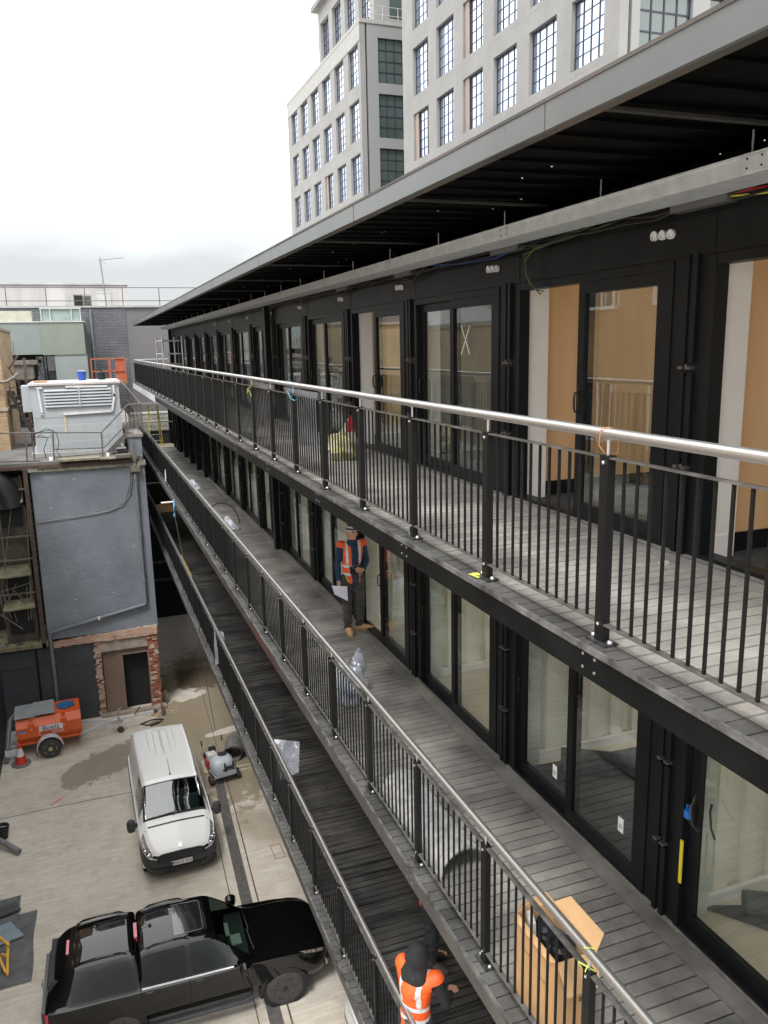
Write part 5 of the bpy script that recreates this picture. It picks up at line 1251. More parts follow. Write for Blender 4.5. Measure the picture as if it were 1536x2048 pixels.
for sd_ in (1, -1):
    mb = MB(); LP.patch(mb, [(1.05, 3.95), (2.5, 4.15), (2.75, 5.1), (1.3, 5.0)], sd_, .010, 8, 5); part('headlight', mb, LAMPY, Pk, True, True)
    mb = MB(); LP.patch(mb, [(15.0, 3.0), (15.75, 3.0), (15.8, 4.6), (15.0, 4.6)], sd_, .012, 6, 8); part('tail_light', mb, REDL, Pk, True, True)
    mb = MB(); LP.patch(mb, [(6.15, 5.0), (9.1, 5.0), (9.1, 5.08), (6.15, 5.08)], sd_, .010, 16, 1); LP.patch(mb, [(5.2, 5.0), (6.15, 5.0), (6.15, 5.08), (5.2, 5.08)], sd_, .010, 6, 1); part('waist_trim', mb, CHROME, Pk, True, True)
    mb = MB(); LP.patch(mb, [(11.1, 4.15), (15.2, 4.15), (15.2, 4.24), (11.1, 4.24)], sd_, .008, 16, 1); part('canopy_joint', mb, mat('joint_shine', (.16, .16, .16), .25, .6) if 'joint_shine' not in MAT else MAT['joint_shine'], Pk, True, True)
    mb = MB()
    for u in (7.38, 4.75, 9.35): LP.patch(mb, [(u, 2.2), (u+.03, 2.2), (u+.03, 4.95), (u, 4.95)], sd_, .003, 1, 14)
    part('door_gap', mb, GAPK, Pk, True)
    mb = MB()
    for u in (7.1, 8.7): c = LP.ev(u, 4.1, sd_); mb.tube([(c.x-.09, c.y, c.z), (c.x-.07, c.y+sd_*.035, c.z), (c.x+.07, c.y+sd_*.035, c.z), (c.x+.09, c.y, c.z)], .014, 6)
    part('door_handle', mb, PAINTK, Pk, True, True)
    mb = MB()
    for (xa, xb) in ((-2.12, -1.2), (-.85, -.05)):
        pts = [(xa, sd_*.60, 1.80), (xa+.12, sd_*.60, 1.85), ((xa+xb)/2, sd_*.60, 1.875), (xb-.12, sd_*.60, 1.86), (xb, sd_*.60, 1.81)]
        mb.tube(pts, [.012, .022, .022, .022, .012], 8)
    part('roof_bar', mb, PAINTK, Pk, True, True)
    mb = MB(); mb.box(-.95, 1.05, sd_*.92-.07, sd_*.92+.07, .36, .42); mb.tube([(-1.0, sd_*.90, .42), (-.8, sd_*.97, .41), (.9, sd_*.97, .41), (1.1, sd_*.90, .42)], .035, 8); part('side_step', mb, PLAST, Pk, True, True)
    mb = MB(); mb.lathe((.95, sd_*1.04, 1.10), [(.03, -.02), (.10, 0), (.12, .08), (.11, .17), (.04, .21)], 14); mb.bar((.93, sd_*.90, 1.13), (.95, sd_*.98, 1.16), .05, .07); part('door_mirror', mb, PAINTK, Pk, True, True)
    wheel(Pk, (1.72, sd_*.80, .39), .39, .25, RIMB, 6, sd_); arch(Pk, 1.72, .39, .46, sd_*.885, sd_, PAINTK, .035)
    wheel(Pk, (-1.43, sd_*.80, .39), .39, .25, RIMB, 6, sd_); arch(Pk, -1.43, .39, .46, sd_*.885, sd_, PAINTK, .035)
mb = MB()
for i in range(5):
    y = -.42+.21*i; mb.tube([(-2.1, y, 1.80-.04*abs(y)+.004), (-1.65, y, 1.838-.04*abs(y)+.002), (-1.18, y, 1.832-.04*abs(y))], .008, 6); mb.tube([(-2.1, y, 1.804-.04*abs(y)), (-2.1, y+.10, 1.804-.04*abs(y+.1))], .008, 6)
    mb.tube([(-.85, y, 1.822-.04*abs(y)), (-.3, y, 1.846-.04*abs(y))], .007, 6)
part('roof_rib', mb, GAPK, Pk, True, True)
mb = MB()
LP.patch(mb, [(6.4, 7.35), (6.4, 9), (7.7, 9), (7.7, 7.35)], 1, .006, 6, 4); LP.patch(mb, [(6.4, 7.35), (6.4, 9), (7.7, 9), (7.7, 7.35)], -1, .006, 6, 4); part('sunroof', mb, mat('sunroof_glass', (.01, .01, .012), .05, coat=1.), Pk, True, True)
mb = MB(); mb.tube([(-.32, -.46, 1.835), (.2, -.44, 1.835), (.24, -.40, 1.835), (.24, .40, 1.835), (.2, .44, 1.835), (-.32, .46, 1.835)], .007, 6); part('sunroof_seal', mb, mat('seal_grey', (.14, .14, .14), .3), Pk, True)
PINK = mat('brake_light_red', (.62, .06, .10), .25, coat=.5)
mb = MB(); mb.box(-2.30, -2.25, -.20, .20, 1.765, 1.80); mb.box(-1.06, -1.0, -.22, .22, 1.70, 1.825); part('brake_light', mb, PINK, Pk, True)
mb = MB(); mb.box(-2.76, -2.69, -.80, .80, .72, 1.16); mb.box(-2.78, -2.70, -.1, .1, 1.02, 1.08); tg = part('tailgate', mb, mat('tailgate_grey', (.05, .052, .055), .3), Pk, True)
mb = MB(); mb.tube([(-2.78, -.06, 1.17), (-2.80, -.06, 1.11), (-2.80, .06, 1.11), (-2.78, .06, 1.17)], .012, 6); part('tailgate_handle', mb, CHROME, tg, True)
mb = MB(); mb.box(-2.82, -2.66, -.82, .82, .46, .60); mb.box(2.5, 2.72, -.66, .66, .42, .58); part('bumper', mb, PLAST, Pk, True)
mb = MB()
for sd_ in (1, -1): LP.patch(mb, [(0, 3.2), (.8, 3.2), (.7, 4.7), (0, 4.7)], sd_, .01, 6, 4)
part('grille', mb, MAT['grille_black'], Pk, True, True)
mb = MB(); mb.lathe((2.69, .82, .62), [(.05, -.01), (.05, .02), (.03, .03)], 12, 'x'); mb.lathe((2.60, -.74, .62), [(.06, -.01), (.06, .03), (.04, .04)], 12, 'x'); part('fog_light', mb, LAMPY, Pk, True)
mb = MB(); mb.bar((1.16, -.05, 1.26), (1.12, .60, 1.24), .018, .012); mb.bar((1.18, -.62, 1.23), (1.12, -.05, 1.27), .018, .012); part('wiper', mb, RUBBER, Pk, True)
mb = MB(); mb.cyl((-.75, 0, 1.83), (-.75, 0, 1.87), .03, 8); mb.cyl((-.75, 0, 1.86), (-1.05, .12, 1.90), .004, 5); part('aerial', mb, RUBBER, Pk, True)

# ---- white vehicle corner showing under the lowest deck
WV = thing('white_minibus', 'corner of a white vehicle parked beneath the lowest deck behind the black pickup nose', 'vehicle', (2.12, 7.1, ZG), rot=(0, 0, R(90)))
LW = Loft([(x, p_) for x, p_ in vst]); body = MB()
for sd_ in (1, -1): LW.surf(body, 0, 12, 0, 9, sd_, 4)
LW.cap(body, 0); LW.cap(body, 12); part('body', body, PAINTW, WV, True, True, 50)
mb = MB()
for sd_ in (1, -1): LW.patch(mb, [(4.1, 6.2), (4.1, 9), (5.9, 9), (5.9, 6.2)], sd_, .008, 8, 6); LW.patch(mb, [(4.9, 5.2), (7.6, 5.2), (7.6, 5.85), (4.9, 5.85)], sd_, .008, 10, 3)
part('window', mb, CARGLASSD, WV, True, True)
mb = MB()
for sd_ in (1, -1): LW.patch(mb, [(.2, 3.3), (3.2, 3.3), (3.2, 3.42), (.2, 3.42)], sd_, .005, 10, 1); LW.patch(mb, [(.3, 2.4), (3.2, 2.4), (3.2, 2.5), (.3, 2.5)], sd_, .005, 10, 1); LW.patch(mb, [(3.2, 4.2), (12, 4.2), (12, 4.3), (3.2, 4.3)], sd_, .005, 16, 1)
part('panel_line', mb, mat('line_dark', (.08, .08, .08), .5), WV, True)
for sd_ in (1, -1):
    wheel(WV, (1.52, sd_*.80, .33), .33, .21, MAT['rim_silver'], 7, sd_); arch(WV, 1.52, .33, .38, sd_*.90, sd_, PAINTW, .02)
    wheel(WV, (-1.45, sd_*.80, .33), .33, .21, MAT['rim_silver'], 7, sd_); arch(WV, -1.45, .33, .38, sd_*.90, sd_, PAINTW, .02)

# ---- orange trailer bowser
TB = thing('orange_trailer', 'orange tank trailer with a hire sign, one visible wheel and a galvanised drawbar', 'trailer', (-4.42, 24.15, ZG), rot=(0, 0, R(3)))
ORG = mat('trailer_orange', (.72, .125, .025), .42, col2=(.62, .10, .02), s=2, rv=.08)
mb = MB(); prof = [(-.55, .52), (-.70, .72), (-.70, 1.08), (-.52, 1.30), (.52, 1.30), (.70, 1.08), (.70, .72), (.55, .52)]
mb.prism([(a, b) for a, b in prof], -.98, .98, 'x'); bd = part('body', mb, ORG, TB, True, True, 20)
mb = MB(); mb.prism([(a*.98, .9+(b-.9)*.98) for a, b in prof], .98, 1.0, 'x'); mb.box(-.9, .95, -.60, .60, .44, .52); part('end_panel', mb, ORG, TB, True)
mb = MB()
for x in (-.62, .36):
    mb.box(x, x+.20, -.73, -.66, 1.05, 1.20); mb.box(x+.05, x+.15, -.60, -.50, 1.22, 1.36)
part('lifting_lug', mb, ORG, TB, True)
mb = MB()
for x in (-.52, .46): mb.lathe((x, -.735, 1.0), [(.03, .01), (.03, -.01), (.01, -.02)], 10, 'y')
part('bolt', mb, mat('orange_pale', (.8, .45, .3), .4), TB, True)
mb = MB(); mb.box(-1.0, -.42, -.62, .45, 1.38, 1.41); mb.box(-.40, .22, -.60, .47, 1.40, 1.43); mb.box(-.43, -.39, -.6, .45, 1.33, 1.45); mb.box(-.9, .15, -.3, .3, 1.30, 1.38); part('lid', mb, mat('lid_grey', (.33, .35, .36), .5, col2=(.27, .29, .3), s=3), TB, True)
mb = MB(); mb.box(-.30, .42, -.7105, -.7025, .74, 1.06); sg = part('hire_sign', mb, mat('sign_white', (.80, .80, .80), .4), TB, True)
mb = MB(); mb.box(-.285, .405, -.7145, -.7115, .755, .875); part('sign_band', mb, mat('sign_red', (.65, .07, .03), .4), sg, True)
tm = textmesh('Boels', .23, mat('sign_ink', (.01, .01, .01), .4), .003)
for v_ in tm.vertices: v_.co.x *= 1.05
inst('sign_lettering', tm, sg, (.06, -.7150, .965), (R(90), 0, 0))
inst('sign_lettering', textmesh('RENTAL', .085, MAT['sign_white'], .002), sg, (.24, -.7165, .812), (R(90), 0, 0))
mb = MB(); mb.box(-.93, -.70, -.71, -.703, .92, 1.0); st_ = part('sticker', mb, mat('sticker_blue', (.08, .16, .50), .4), TB, True)
mb = MB(); mb.box(-.90, -.70, -.7145, -.711, .92, .935); part('sticker_stripe', mb, MAT['sign_white'], st_, True)
w_ = wheel(TB, (-.02, -.88, .33), .33, .20, mat('rim_zinc', (.42, .42, .43), .4, .6), 5, -1); wheel(TB, (-.02, .88, .33), .33, .20, MAT['rim_zinc'], 5, 1)
mb = MB(); mb.lathe((-.02, -.985, .33), [(.07, .0), (.07, -.02), (.03, -.03)], 12, 'y'); part('hub_cap', mb, mat('hub_green', (.38, .42, .16), .5), w_, True)
for sd_ in (1, -1):
    mb = MB(); n_ = 16
    for i in range(n_):
        a0 = math.pi*(.02+1.02*i/n_); a1 = math.pi*(.02+1.02*(i+1)/n_); r_ = .41
        def q(a, y, rr_=r_): return (-.02+rr_*math.cos(a), y, .36+rr_*math.sin(a))
        mb.add([q(a0, sd_*.76), q(a0, sd_*.99), q(a1, sd_*.99), q(a1, sd_*.76)], [(0, 1, 2, 3)]); mb.add([q(a0, sd_*.99), q(a0, sd_*.99, .385), q(a1, sd_*.99, .385), q(a1, sd_*.99)], [(0, 1, 2, 3)])
    part('mudguard', mb, GALV, TB, True, True, 50)
    mb = MB(); mb.box(-.46, -.43, sd_*.87-.10, sd_*.87+.10, .16, .40); part('mud_flap', mb, RUBBER, TB, True)
mb = MB(); mb.bar((.95, -.45, .44), (2.1, -.02, .45), .06, .08); mb.bar((.95, .45, .44), (2.1, .02, .45), .06, .08); mb.bar((2.0, 0, .45), (3.15, 0, .50), .06); mb.bar((3.15, 0, .5), (3.4, 0, .50), .10, .07); part('drawbar', mb, GALV, TB, True)
mb = MB(); mb.lathe((3.45, 0, .5), [(.02, -.05), (.06, -.04), (.07, 0), (.05, .05), (.02, .06)], 12); mb.bar((2.75, 0, .52), (2.95, 0, .78), .03); part('hitch', mb, PLAST, TB, True)
mb = MB(); mb.cyl((2.2, -.08, .25), (2.2, -.08, .85), .028, 10); mb.cyl((2.2, -.08, .84), (2.32, -.08, .9), .012, 6); mb.box(1.95, 2.35, -.13, -.02, .36, .46); part('jockey_stem', mb, STEEL, TB, True)
mb = MB(); mb.lathe((2.24, -.10, .11), [(.03, -.03), (.11, -.03), (.11, .03), (.03, .03)], 18, 'y'); part('jockey_wheel', mb, TYRE, TB, True, True)
mb = MB(); mb.bar((-.98, -.4, .44), (-1.2, -.4, .38), .06, .08); mb.box(-1.35, -.95, -.75, -.68, .22, .42); mb.bar((-1.1, .4, .44), (-.9, .4, .40), .06); part('light_bar', mb, GALV, TB, True)
mb = MB(); mb.box(-1.37, -1.33, -.82, -.74, .30, .46); part('tail_light', mb, WHITE, TB, True)
rb = random.Random(9); mb = MB(); pts = []
for i in range(150):
    a = i*.9+rb.uniform(-.5, .5); q_ = rb.uniform(.3, 1); pts.append((.56+.30*q_*math.cos(a), .05+.30*q_*math.sin(a), 1.33+rb.uniform(0, .10)*(1.2-q_)))
pts = [(TB.location.x+q[0], TB.location.y+q[1], ZG+q[2]) for q in pts]
mb.tube(pts, .022, 6); solo('coiled_rope', mb, mat('rope_blue', (.03, .20, .42), .8, col2=(.02, .10, .26), s=20), 'tangled bright blue rope coiled on top of the orange trailer', 'rope', (-3.84, 24.2, ZG+1.33), True)

# ---- cone, grey pipe
CN = thing('traffic_cone', 'red and white traffic cone standing on the ground beside the orange trailer', 'traffic cone', (-5.30, 23.15, ZG))
cp = (-5.30, 23.15, ZG)
mb = MB(); mb.lathe(cp, [(.185, .04), (.125, .30), (.125, .30)], 20); mb.lathe(cp, [(.072, .56), (.04, .72), (.03, .74)], 20); part('cone_body', mb, mat('cone_red', (.62, .045, .03), .5), CN, smooth=True)
mb = MB(); mb.lathe(cp, [(.126, .30), (.072, .56)], 20); part('reflective_sleeve', mb, mat('cone_white', (.75, .76, .80), .35), CN, smooth=True)
mb = MB(); mb.lathe(cp, [(.30, 0.0), (.31, .03), (.28, .05), (.19, .055), (.17, .04)], 10); part('base', mb, mat('cone_base', (.16, .155, .15), .8), CN)
mb = MB(); mb.tube([(-4.95, 24.9, ZG+1.08), (-5.45, 24.6, ZG+1.12), (-5.62, 24.4, ZG+1.0), (-5.72, 23.6, ZG+.25), (-5.74, 23.3, ZG+.06)], .075, 12)
solo('grey_pipe', mb, PIPE, 'bent grey pipe leaning against the dark wall behind the traffic cone', 'pipe', (-5.6, 24.2, ZG), True, 50)

# ---- pressure washer
PW = thing('pressure_washer', 'wheeled pressure washer with a pale tank and small red engine beside the white van', 'pressure washer', (.62, 19.7, ZG), rot=(0, 0, R(10)))
mb = MB()
def tank(u, v):
    a = u*2*math.pi; b = (v-.5)*math.pi; sx = math.copysign(abs(math.cos(a))**.7, math.cos(a)); sy = math.copysign(abs(math.sin(a))**.7, math.sin(a)); cb = abs(math.cos(b))**.6
    return (.36*sx*cb, .02+.33*sy*cb, .48+.30*math.copysign(abs(math.sin(b))**.8, math.sin(b)))
mb.grid(tank, 28, 14); part('tank', mb, mat('tank_grey', (.45, .49, .52), .4, col2=(.40, .44, .47), s=3), PW, True, True, 60)
mb = MB(); mb.lathe((.05, .10, .76), [(.14, -.03), (.14, .03), (.12, .045), (.02, .045)], 18); part('tank_cap', mb, RUBBER, PW, True, True)
for sd_ in (-1, 1):
    mb = MB(); mb.lathe((sd_*.42, -.15, .16), [(.05, -.05), (.14, -.05), (.16, -.02), (.16, .02), (.14, .05), (.05, .05)], 20, 'x'); part('wheel', mb, mat('washer_tyre', (.05, .038, .035), .8) if 'washer_tyre' not in MAT else MAT['washer_tyre'], PW, True, True)
mb = MB(); mb.box(-.32, .32, -.36, -.33, .28, .42); mb.bar((-.36, -.15, .16), (.36, -.15, .16), .03); mb.bar((-.32, -.34, .30), (-.32, .75, .22), .03); mb.bar((.32, -.34, .30), (.32, .75, .22), .03); part('frame', mb, UW, PW, True)
mb = MB(); mb.box(-.02, .22, -.38, -.30, .50, .56); mb.box(-.04, .0, -.36, -.31, .54, .68); mb.box(.22, .26, -.36, -.31, .54, .68); mb.lathe((-.02, -.38, .49), [(.05, 0), (.05, .02), (.035, .02)], 12, 'y'); mb.tube([(-.1, -.36, .48), (.3, -.36, .56), (.36, -.2, .6)], .018, 6); part('gun_holder', mb, RUBBER, PW, True)
mb = MB(); mb.box(-.34, -.08, .30, .58, .26, .52); part('engine', mb, mat('engine_red', (.45, .02, .03), .4), PW, True)
mb = MB(); mb.box(-.30, -.02, .38, .66, .52, .68); mb.cyl((-.16, .5, .68), (-.16, .5, .70), .09, 14); part('fuel_tank', mb, mat('engine_white', (.65, .65, .62), .4), PW, True)
mb = MB(); mb.box(-.36, -.22, .60, .78, .5, .62); mb.box(-.16, .04, .66, .80, .62, .76); part('air_filter', mb, RUBBER, PW, True)
mb = MB(); mb.tube([(-.34, .62, .25), (-.36, .70, .6), (-.36, .80, .92)], .014, 8); mb.tube([(.30, .62, .25), (.31, .70, .6), (.30, .82, .95)], .014, 8); part('handle', mb, STEEL, PW, True)
mb = MB(); mb.tube([(-.36, .78, .85), (-.36, .84, 1.0)], .022, 8); mb.tube([(.30, .79, .86), (.30, .86, 1.02)], .022, 8); part('grip', mb, RUBBER, PW, True)

# ---- rolled membrane, timber battens
mb = MB()
def roll(u, v):
    a = u*2*math.pi*1.35; r_ = .36-.06*u; return (1.22+.25*(v-.5)+r_*math.cos(a)*(.9+.1*math.sin(v*9)), 20.6+.9*v, ZG+.27+r_*math.sin(a)*.85+.02*math.sin(v*14))
mb.grid(roll, 30, 10); solo('membrane_roll', mb, mat('roll_grey', (.20, .20, .19), .7, col2=(.11, .11, .105), s=4), 'loose grey roll of membrane lying half under the lowest deck', 'membrane roll', (1.22, 20.9, ZG), True)
TMB = mat('raw_timber', (.50, .43, .32), .8, col2=(.38, .31, .22), s=3)
tp = []
for i, (x0, x1, y, z, l_) in enumerate(((.9, 1.6, 20.05, 0, 'upper of the two pale timber battens beside the pressure washer'), (.95, 1.6, 19.82, 0, 'lower of the two pale timber battens beside the pressure washer'))):
    mb = MB(); mb.box(x0, x1, y, y+.11, ZG+.003, ZG+.10); solo('timber_batten', mb, TMB, l_, 'timber batten', ((x0+x1)/2, y, ZG), group='timber battens by the pressure washer')
mb = MB(); mb.box(.12, .24, 20.15, 21.0, ZG+.003, ZG+.07); solo('timber_batten', mb, TMB, 'pale timber batten lying between the van and the pressure washer engine', 'timber batten', (.18, 20.5, ZG), group='timber battens by the pressure washer')
mb = MB(); mb.box(-.72, -.64, 24.9, 25.3, ZG+.003, ZG+.35); mb.box(-.6, -.42, 25.9, 25.94, ZG+.003, ZG+.55); solo('scrap_board', mb, MAT['brown_boarding'], 'brown scrap board leaning at the foot of the broken brick pier', 'board', (-.5, 25.9, ZG))
rb = random.Random(31)
mb = MB()
for i in range(45):
    a = rb.uniform(0, 6.28); r_ = abs(rb.gauss(0, .22)); x, y = -.72+r_*math.cos(a)*1.2, 25.2+r_*math.sin(a); s_ = rb.uniform(.02, .07)
    mb.box(x, x+s_*1.6, y, y+s_, ZG+.002, ZG+s_)
solo('brick_rubble', mb, MAT['broken_brick_b'], 'small heap of broken brick rubble below the brick pier', 'rubble', (-.72, 25.2, ZG), kind='stuff')
mb = MB()
for i in range(55):
    x, y = rb.uniform(-.5, 1.0), rb.uniform(20.4, 22.2); s_ = rb.uniform(.008, .03); mb.box(x, x+s_, y, y+s_, ZG+.002, ZG+.012)
for i in range(25):
    x, y = rb.uniform(-3.6, -1.8), rb.uniform(12.6, 16); s_ = rb.uniform(.01, .035); mb.box(x, x+s_, y, y+s_*.6, ZG+.002, ZG+.012)
solo('litter', mb, MAT['plate_white'], 'pale crumbs of litter scattered over the yard', 'litter', (0, 21, ZG), kind='stuff')
mb = MB(); mb.tube([(-1.2, 24.2, ZG+.03), (-.9, 24.3, ZG+.03), (-.7, 24.6, ZG+.03), (-1.1, 24.7, ZG+.03), (-1.5, 24.5, ZG+.03), (-1.3, 24.3, ZG+.04), (-.8, 24.4, ZG+.04)], .02, 6)
solo('hose', mb, RUBBER, 'short loop of dark hose on the ground at the end of the trailer drawbar', 'hose', (-1, 24.4, ZG), True)

# ---- left edge: bucket, pipe, mats, board, trestle
BK2 = thing('black_bucket', 'black builders bucket standing alone by the yard boundary wall', 'bucket', (-5.52, 18.95, ZG))
mb = MB(); mb.lathe((-5.52, 18.95, ZG), [(.14, 0), (.20, .32), (.215, .33), (.21, .35), (.185, .33), (.13, .03)], 20); part('pail', mb, RUBBER, BK2, smooth=True)
mb = MB(); mb.tube([(-5.73, 18.95, ZG+.34), (-5.6, 18.8, ZG+.42), (-5.4, 18.8, ZG+.42), (-5.31, 18.95, ZG+.34)], .008, 6); part('handle', mb, STEEL, BK2)
mb = MB(); mb.cyl((-5.75, 18.75, ZG+.25), (-5.02, 17.95, ZG+.10), .075, 14); solo('short_pipe', mb, mat('pipe_dull', (.20, .20, .195), .6), 'short grey pipe lying on the ground under the black bucket', 'pipe', (-5.3, 18.4, ZG), True, 50)
MATG = mat('rubber_mat', (.135, .135, .14), .75, col2=(.075, .078, .082), s=2.5, d=8, bp=.15)
mb = MB()
def matf(u, v): return (-6.0+1.5*u+.02*math.sin(v*8), 13.05+2.35*v+.05*u, ZG+.008+.012*(math.sin(u*9+v*4)+1)*.5)
mb.grid(matf, 14, 18); o = solo('ground_mat', mb, MATG, 'large grey rubber mat on the ground behind the black pickup', 'mat', (-5.2, 14.2, ZG), True)
mb = MB(); mb.grid(lambda u, v: (-6.0+1.12*u, 15.42+.75*v, ZG+.010+.01*math.sin(u*7)), 8, 8); solo('ground_mat', mb, MATG, 'smaller grey rubber mat just beyond the larger rubber mat', 'mat', (-5.5, 15.8, ZG), True)
mb = MB(); mb.obox((-5.3, 14.75, ZG+.06), (.42, .12, .0), (-.16, .30, 0), (0, 0, .012)); solo('blue_board', mb, mat('board_blue', (.20, .27, .31), .45), 'blue-grey board lying on the larger rubber mat beside the yellow trestle', 'board', (-5.3, 14.75, ZG))
mb = MB(); mb.obox((-5.25, 15.6, ZG+.06), (.35, .1, .0), (-.06, .16, 0), (0, 0, .02)); solo('dark_board', mb, mat('board_dark', (.05, .055, .06), .5), 'dark board lying across the smaller rubber mat', 'board', (-5.2, 15.6, ZG))
TR = thing('yellow_trestle', 'yellow folding trestle end standing on the larger rubber mat', 'trestle', (-5.1, 13.8, ZG))
mb = MB(); mb.bar((-5.3, 14.3, ZG+.55), (-4.93, 13.78, ZG+.48), .05); mb.bar((-4.95, 13.9, ZG+.5), (-4.98, 13.45, ZG+.02), .05); mb.bar((-5.3, 14.1, ZG+.5), (-5.02, 13.5, ZG+.06), .045); mb.bar((-5.1, 13.8, ZG+.30), (-4.96, 13.7, ZG+.28), .04)
part('leg', mb, mat('trestle_yellow', (.72, .40, .03), .5), TR)
# ------------------------------------------------------------------ people
def skinned(chains, name='skin', seg=16):
    """tapering elliptical limbs with rounded joints, later fused into one surface; radius r or (rx, ry)"""
    mb = MB()
    def axes(d):
        ref = Vector((1, 0, 0)) if abs(d.x) < .8 else Vector((0, 1, 0))
        a = (ref-d*ref.dot(d)).normalized(); return a, d.cross(a).normalized()
    for ch in chains:
        for (a_, ra), (b_, rb_) in zip(ch, ch[1:]):
            a_, b_ = Vector(a_), Vector(b_); d = b_-a_
            if d.length < 1e-5: continue
            L_ = d.length; d.normalize(); u, w = axes(d); ra = ra if isinstance(ra, tuple) else (ra, ra); rb_ = rb_ if isinstance(rb_, tuple) else (rb_, rb_)
            rings = []
            ea, eb = min(ra)*.95, min(rb_)*.95
            for t in (-1, -.85, -.5, 0): rings.append((a_+d*ea*t, math.sqrt(max(0.0025, 1-t*t)), ra))
            for t in (.25, .5, .75): rings.append((a_+d*L_*t, 1, (ra[0]*(1-t)+rb_[0]*t, ra[1]*(1-t)+rb_[1]*t)))
            for t in (0, .5, .85, 1): rings.append((b_+d*eb*t, math.sqrt(max(0.0025, 1-t*t)), rb_))
            o = len(mb.v)
            for c, k, r in rings:
                for j in range(seg):
                    t = 2*math.pi*j/seg; mb.v.append(tuple(c+u*math.cos(t)*r[0]*k+w*math.sin(t)*r[1]*k))
            n_ = len(rings)
            for i in range(n_-1):
                for j in range(seg):
                    j2 = (j+1) % seg; mb.f.append((o+i*seg+j, o+i*seg+j2, o+(i+1)*seg+j2, o+(i+1)*seg+j)); mb.mi.append(0)
            mb.f.append(tuple(o+j for j in range(seg))[::-1]); mb.f.append(tuple(o+(n_-1)*seg+j for j in range(seg))); mb.mi += [0, 0]
    return _tm(mb)
def ball(c, r, nu=14, nv=9, fn=None):
    c = Vector(c); mb = MB()
    def g(u, v):
        a, b_ = u*2*math.pi, (v-.5)*math.pi; p_ = Vector((r[0]*math.cos(a)*math.cos(b_), r[1]*math.sin(a)*math.cos(b_), r[2]*math.sin(b_)))
        if fn: p_ = fn(p_)
        return c+p_
    mb.grid(g, nu, nv); return mb
def fuse(meshes, voxel, mats, name, smooth_it=2):
    """voxel-fuse several closed meshes into one continuous surface"""
    bm = bmesh.new()
    for m_ in meshes:
        if isinstance(m_, MB): m_ = m_.mesh('t', [])if False else _tm(m_)
        bm.from_mesh(m_)
    me = bpy.data.meshes.new(name); bm.to_mesh(me); bm.free(); o = bpy.data.objects.new(name, me); COL.objects.link(o)
    r = o.modifiers.new('r', 'REMESH'); r.mode = 'VOXEL'; r.voxel_size = voxel
    if smooth_it: s = o.modifiers.new('m', 'SMOOTH'); s.iterations = smooth_it; s.factor = .5
    dg = bpy.context.evaluated_depsgraph_get(); m2 = bpy.data.meshes.new_from_object(o.evaluated_get(dg)); bpy.data.objects.remove(o)
    m2.materials.clear()
    for mm in (mats if isinstance(mats, list) else [mats]): m2.materials.append(mm)
    m2.polygons.foreach_set('use_smooth', [True]*len(m2.polygons)); m2.name = name; return m2
def _tm(mb):
    me = bpy.data.meshes.new('t'); me.from_pydata(mb.v, [], mb.f); bm = bmesh.new(); bm.from_mesh(me)
    bmesh.ops.remove_doubles(bm, verts=bm.verts, dist=1e-5); bmesh.ops.recalc_face_normals(bm, faces=bm.faces); bm.to_mesh(me); bm.free(); return me
def hang(name, me, parent, label=None):
    o = bpy.data.objects.new(name, me); COL.objects.link(o); o.parent = parent; WLOC[o.name] = WLOC.get(parent.name)
    if label: o['label'] = label
    return o
def V3(*a): return Vector(a)
def hand(w, d, side, palm_n, curl=.5, s=1.):
    """five separate fingers on a palm: w wrist, d pointing direction, palm_n palm normal; returns chains"""
    w = Vector(w); d = Vector(d).normalized(); n = Vector(palm_n).normalized(); t = d.cross(n).normalized()*side
    ch = []; palm = w+d*.05*s; root = [(tuple(w), .021*s), (tuple(palm), .018*s)]
    ch.append(root)
    L_ = (.072, .080, .074, .058); off = (.032, .011, -.011, -.031)
    for l_, o_ in zip(L_, off):
        b0 = w+d*.088*s+t*o_*s; c = curl+abs(o_)*3
        d1 = (d*math.cos(c*.5)+n*math.sin(c*.5)); d2 = (d*math.cos(c*1.2)+n*math.sin(c*1.2)); d3 = (d*math.cos(c*1.9)+n*math.sin(c*1.9))
        b1 = b0+d1*l_*.45*s; b2 = b1+d2*l_*.32*s; b3 = b2+d3*l_*.23*s
        ch.append([(tuple(w+t*o_*.4*s), .017*s), (tuple(b0), .0125*s), (tuple(b1), .0095*s), (tuple(b2), .0088*s), (tuple(b3), .0075*s)])
    b0 = w+d*.035*s+t*.034*s; b1 = b0+(d*.75+t*.55+n*.3).normalized()*.035*s; b2 = b1+(d*.95+n*.4).normalized()*.03*s
    ch.append([(tuple(w), .022*s), (tuple(b0), .013*s), (tuple(b1), .011*s), (tuple(b2), .009*s)])
    return ch
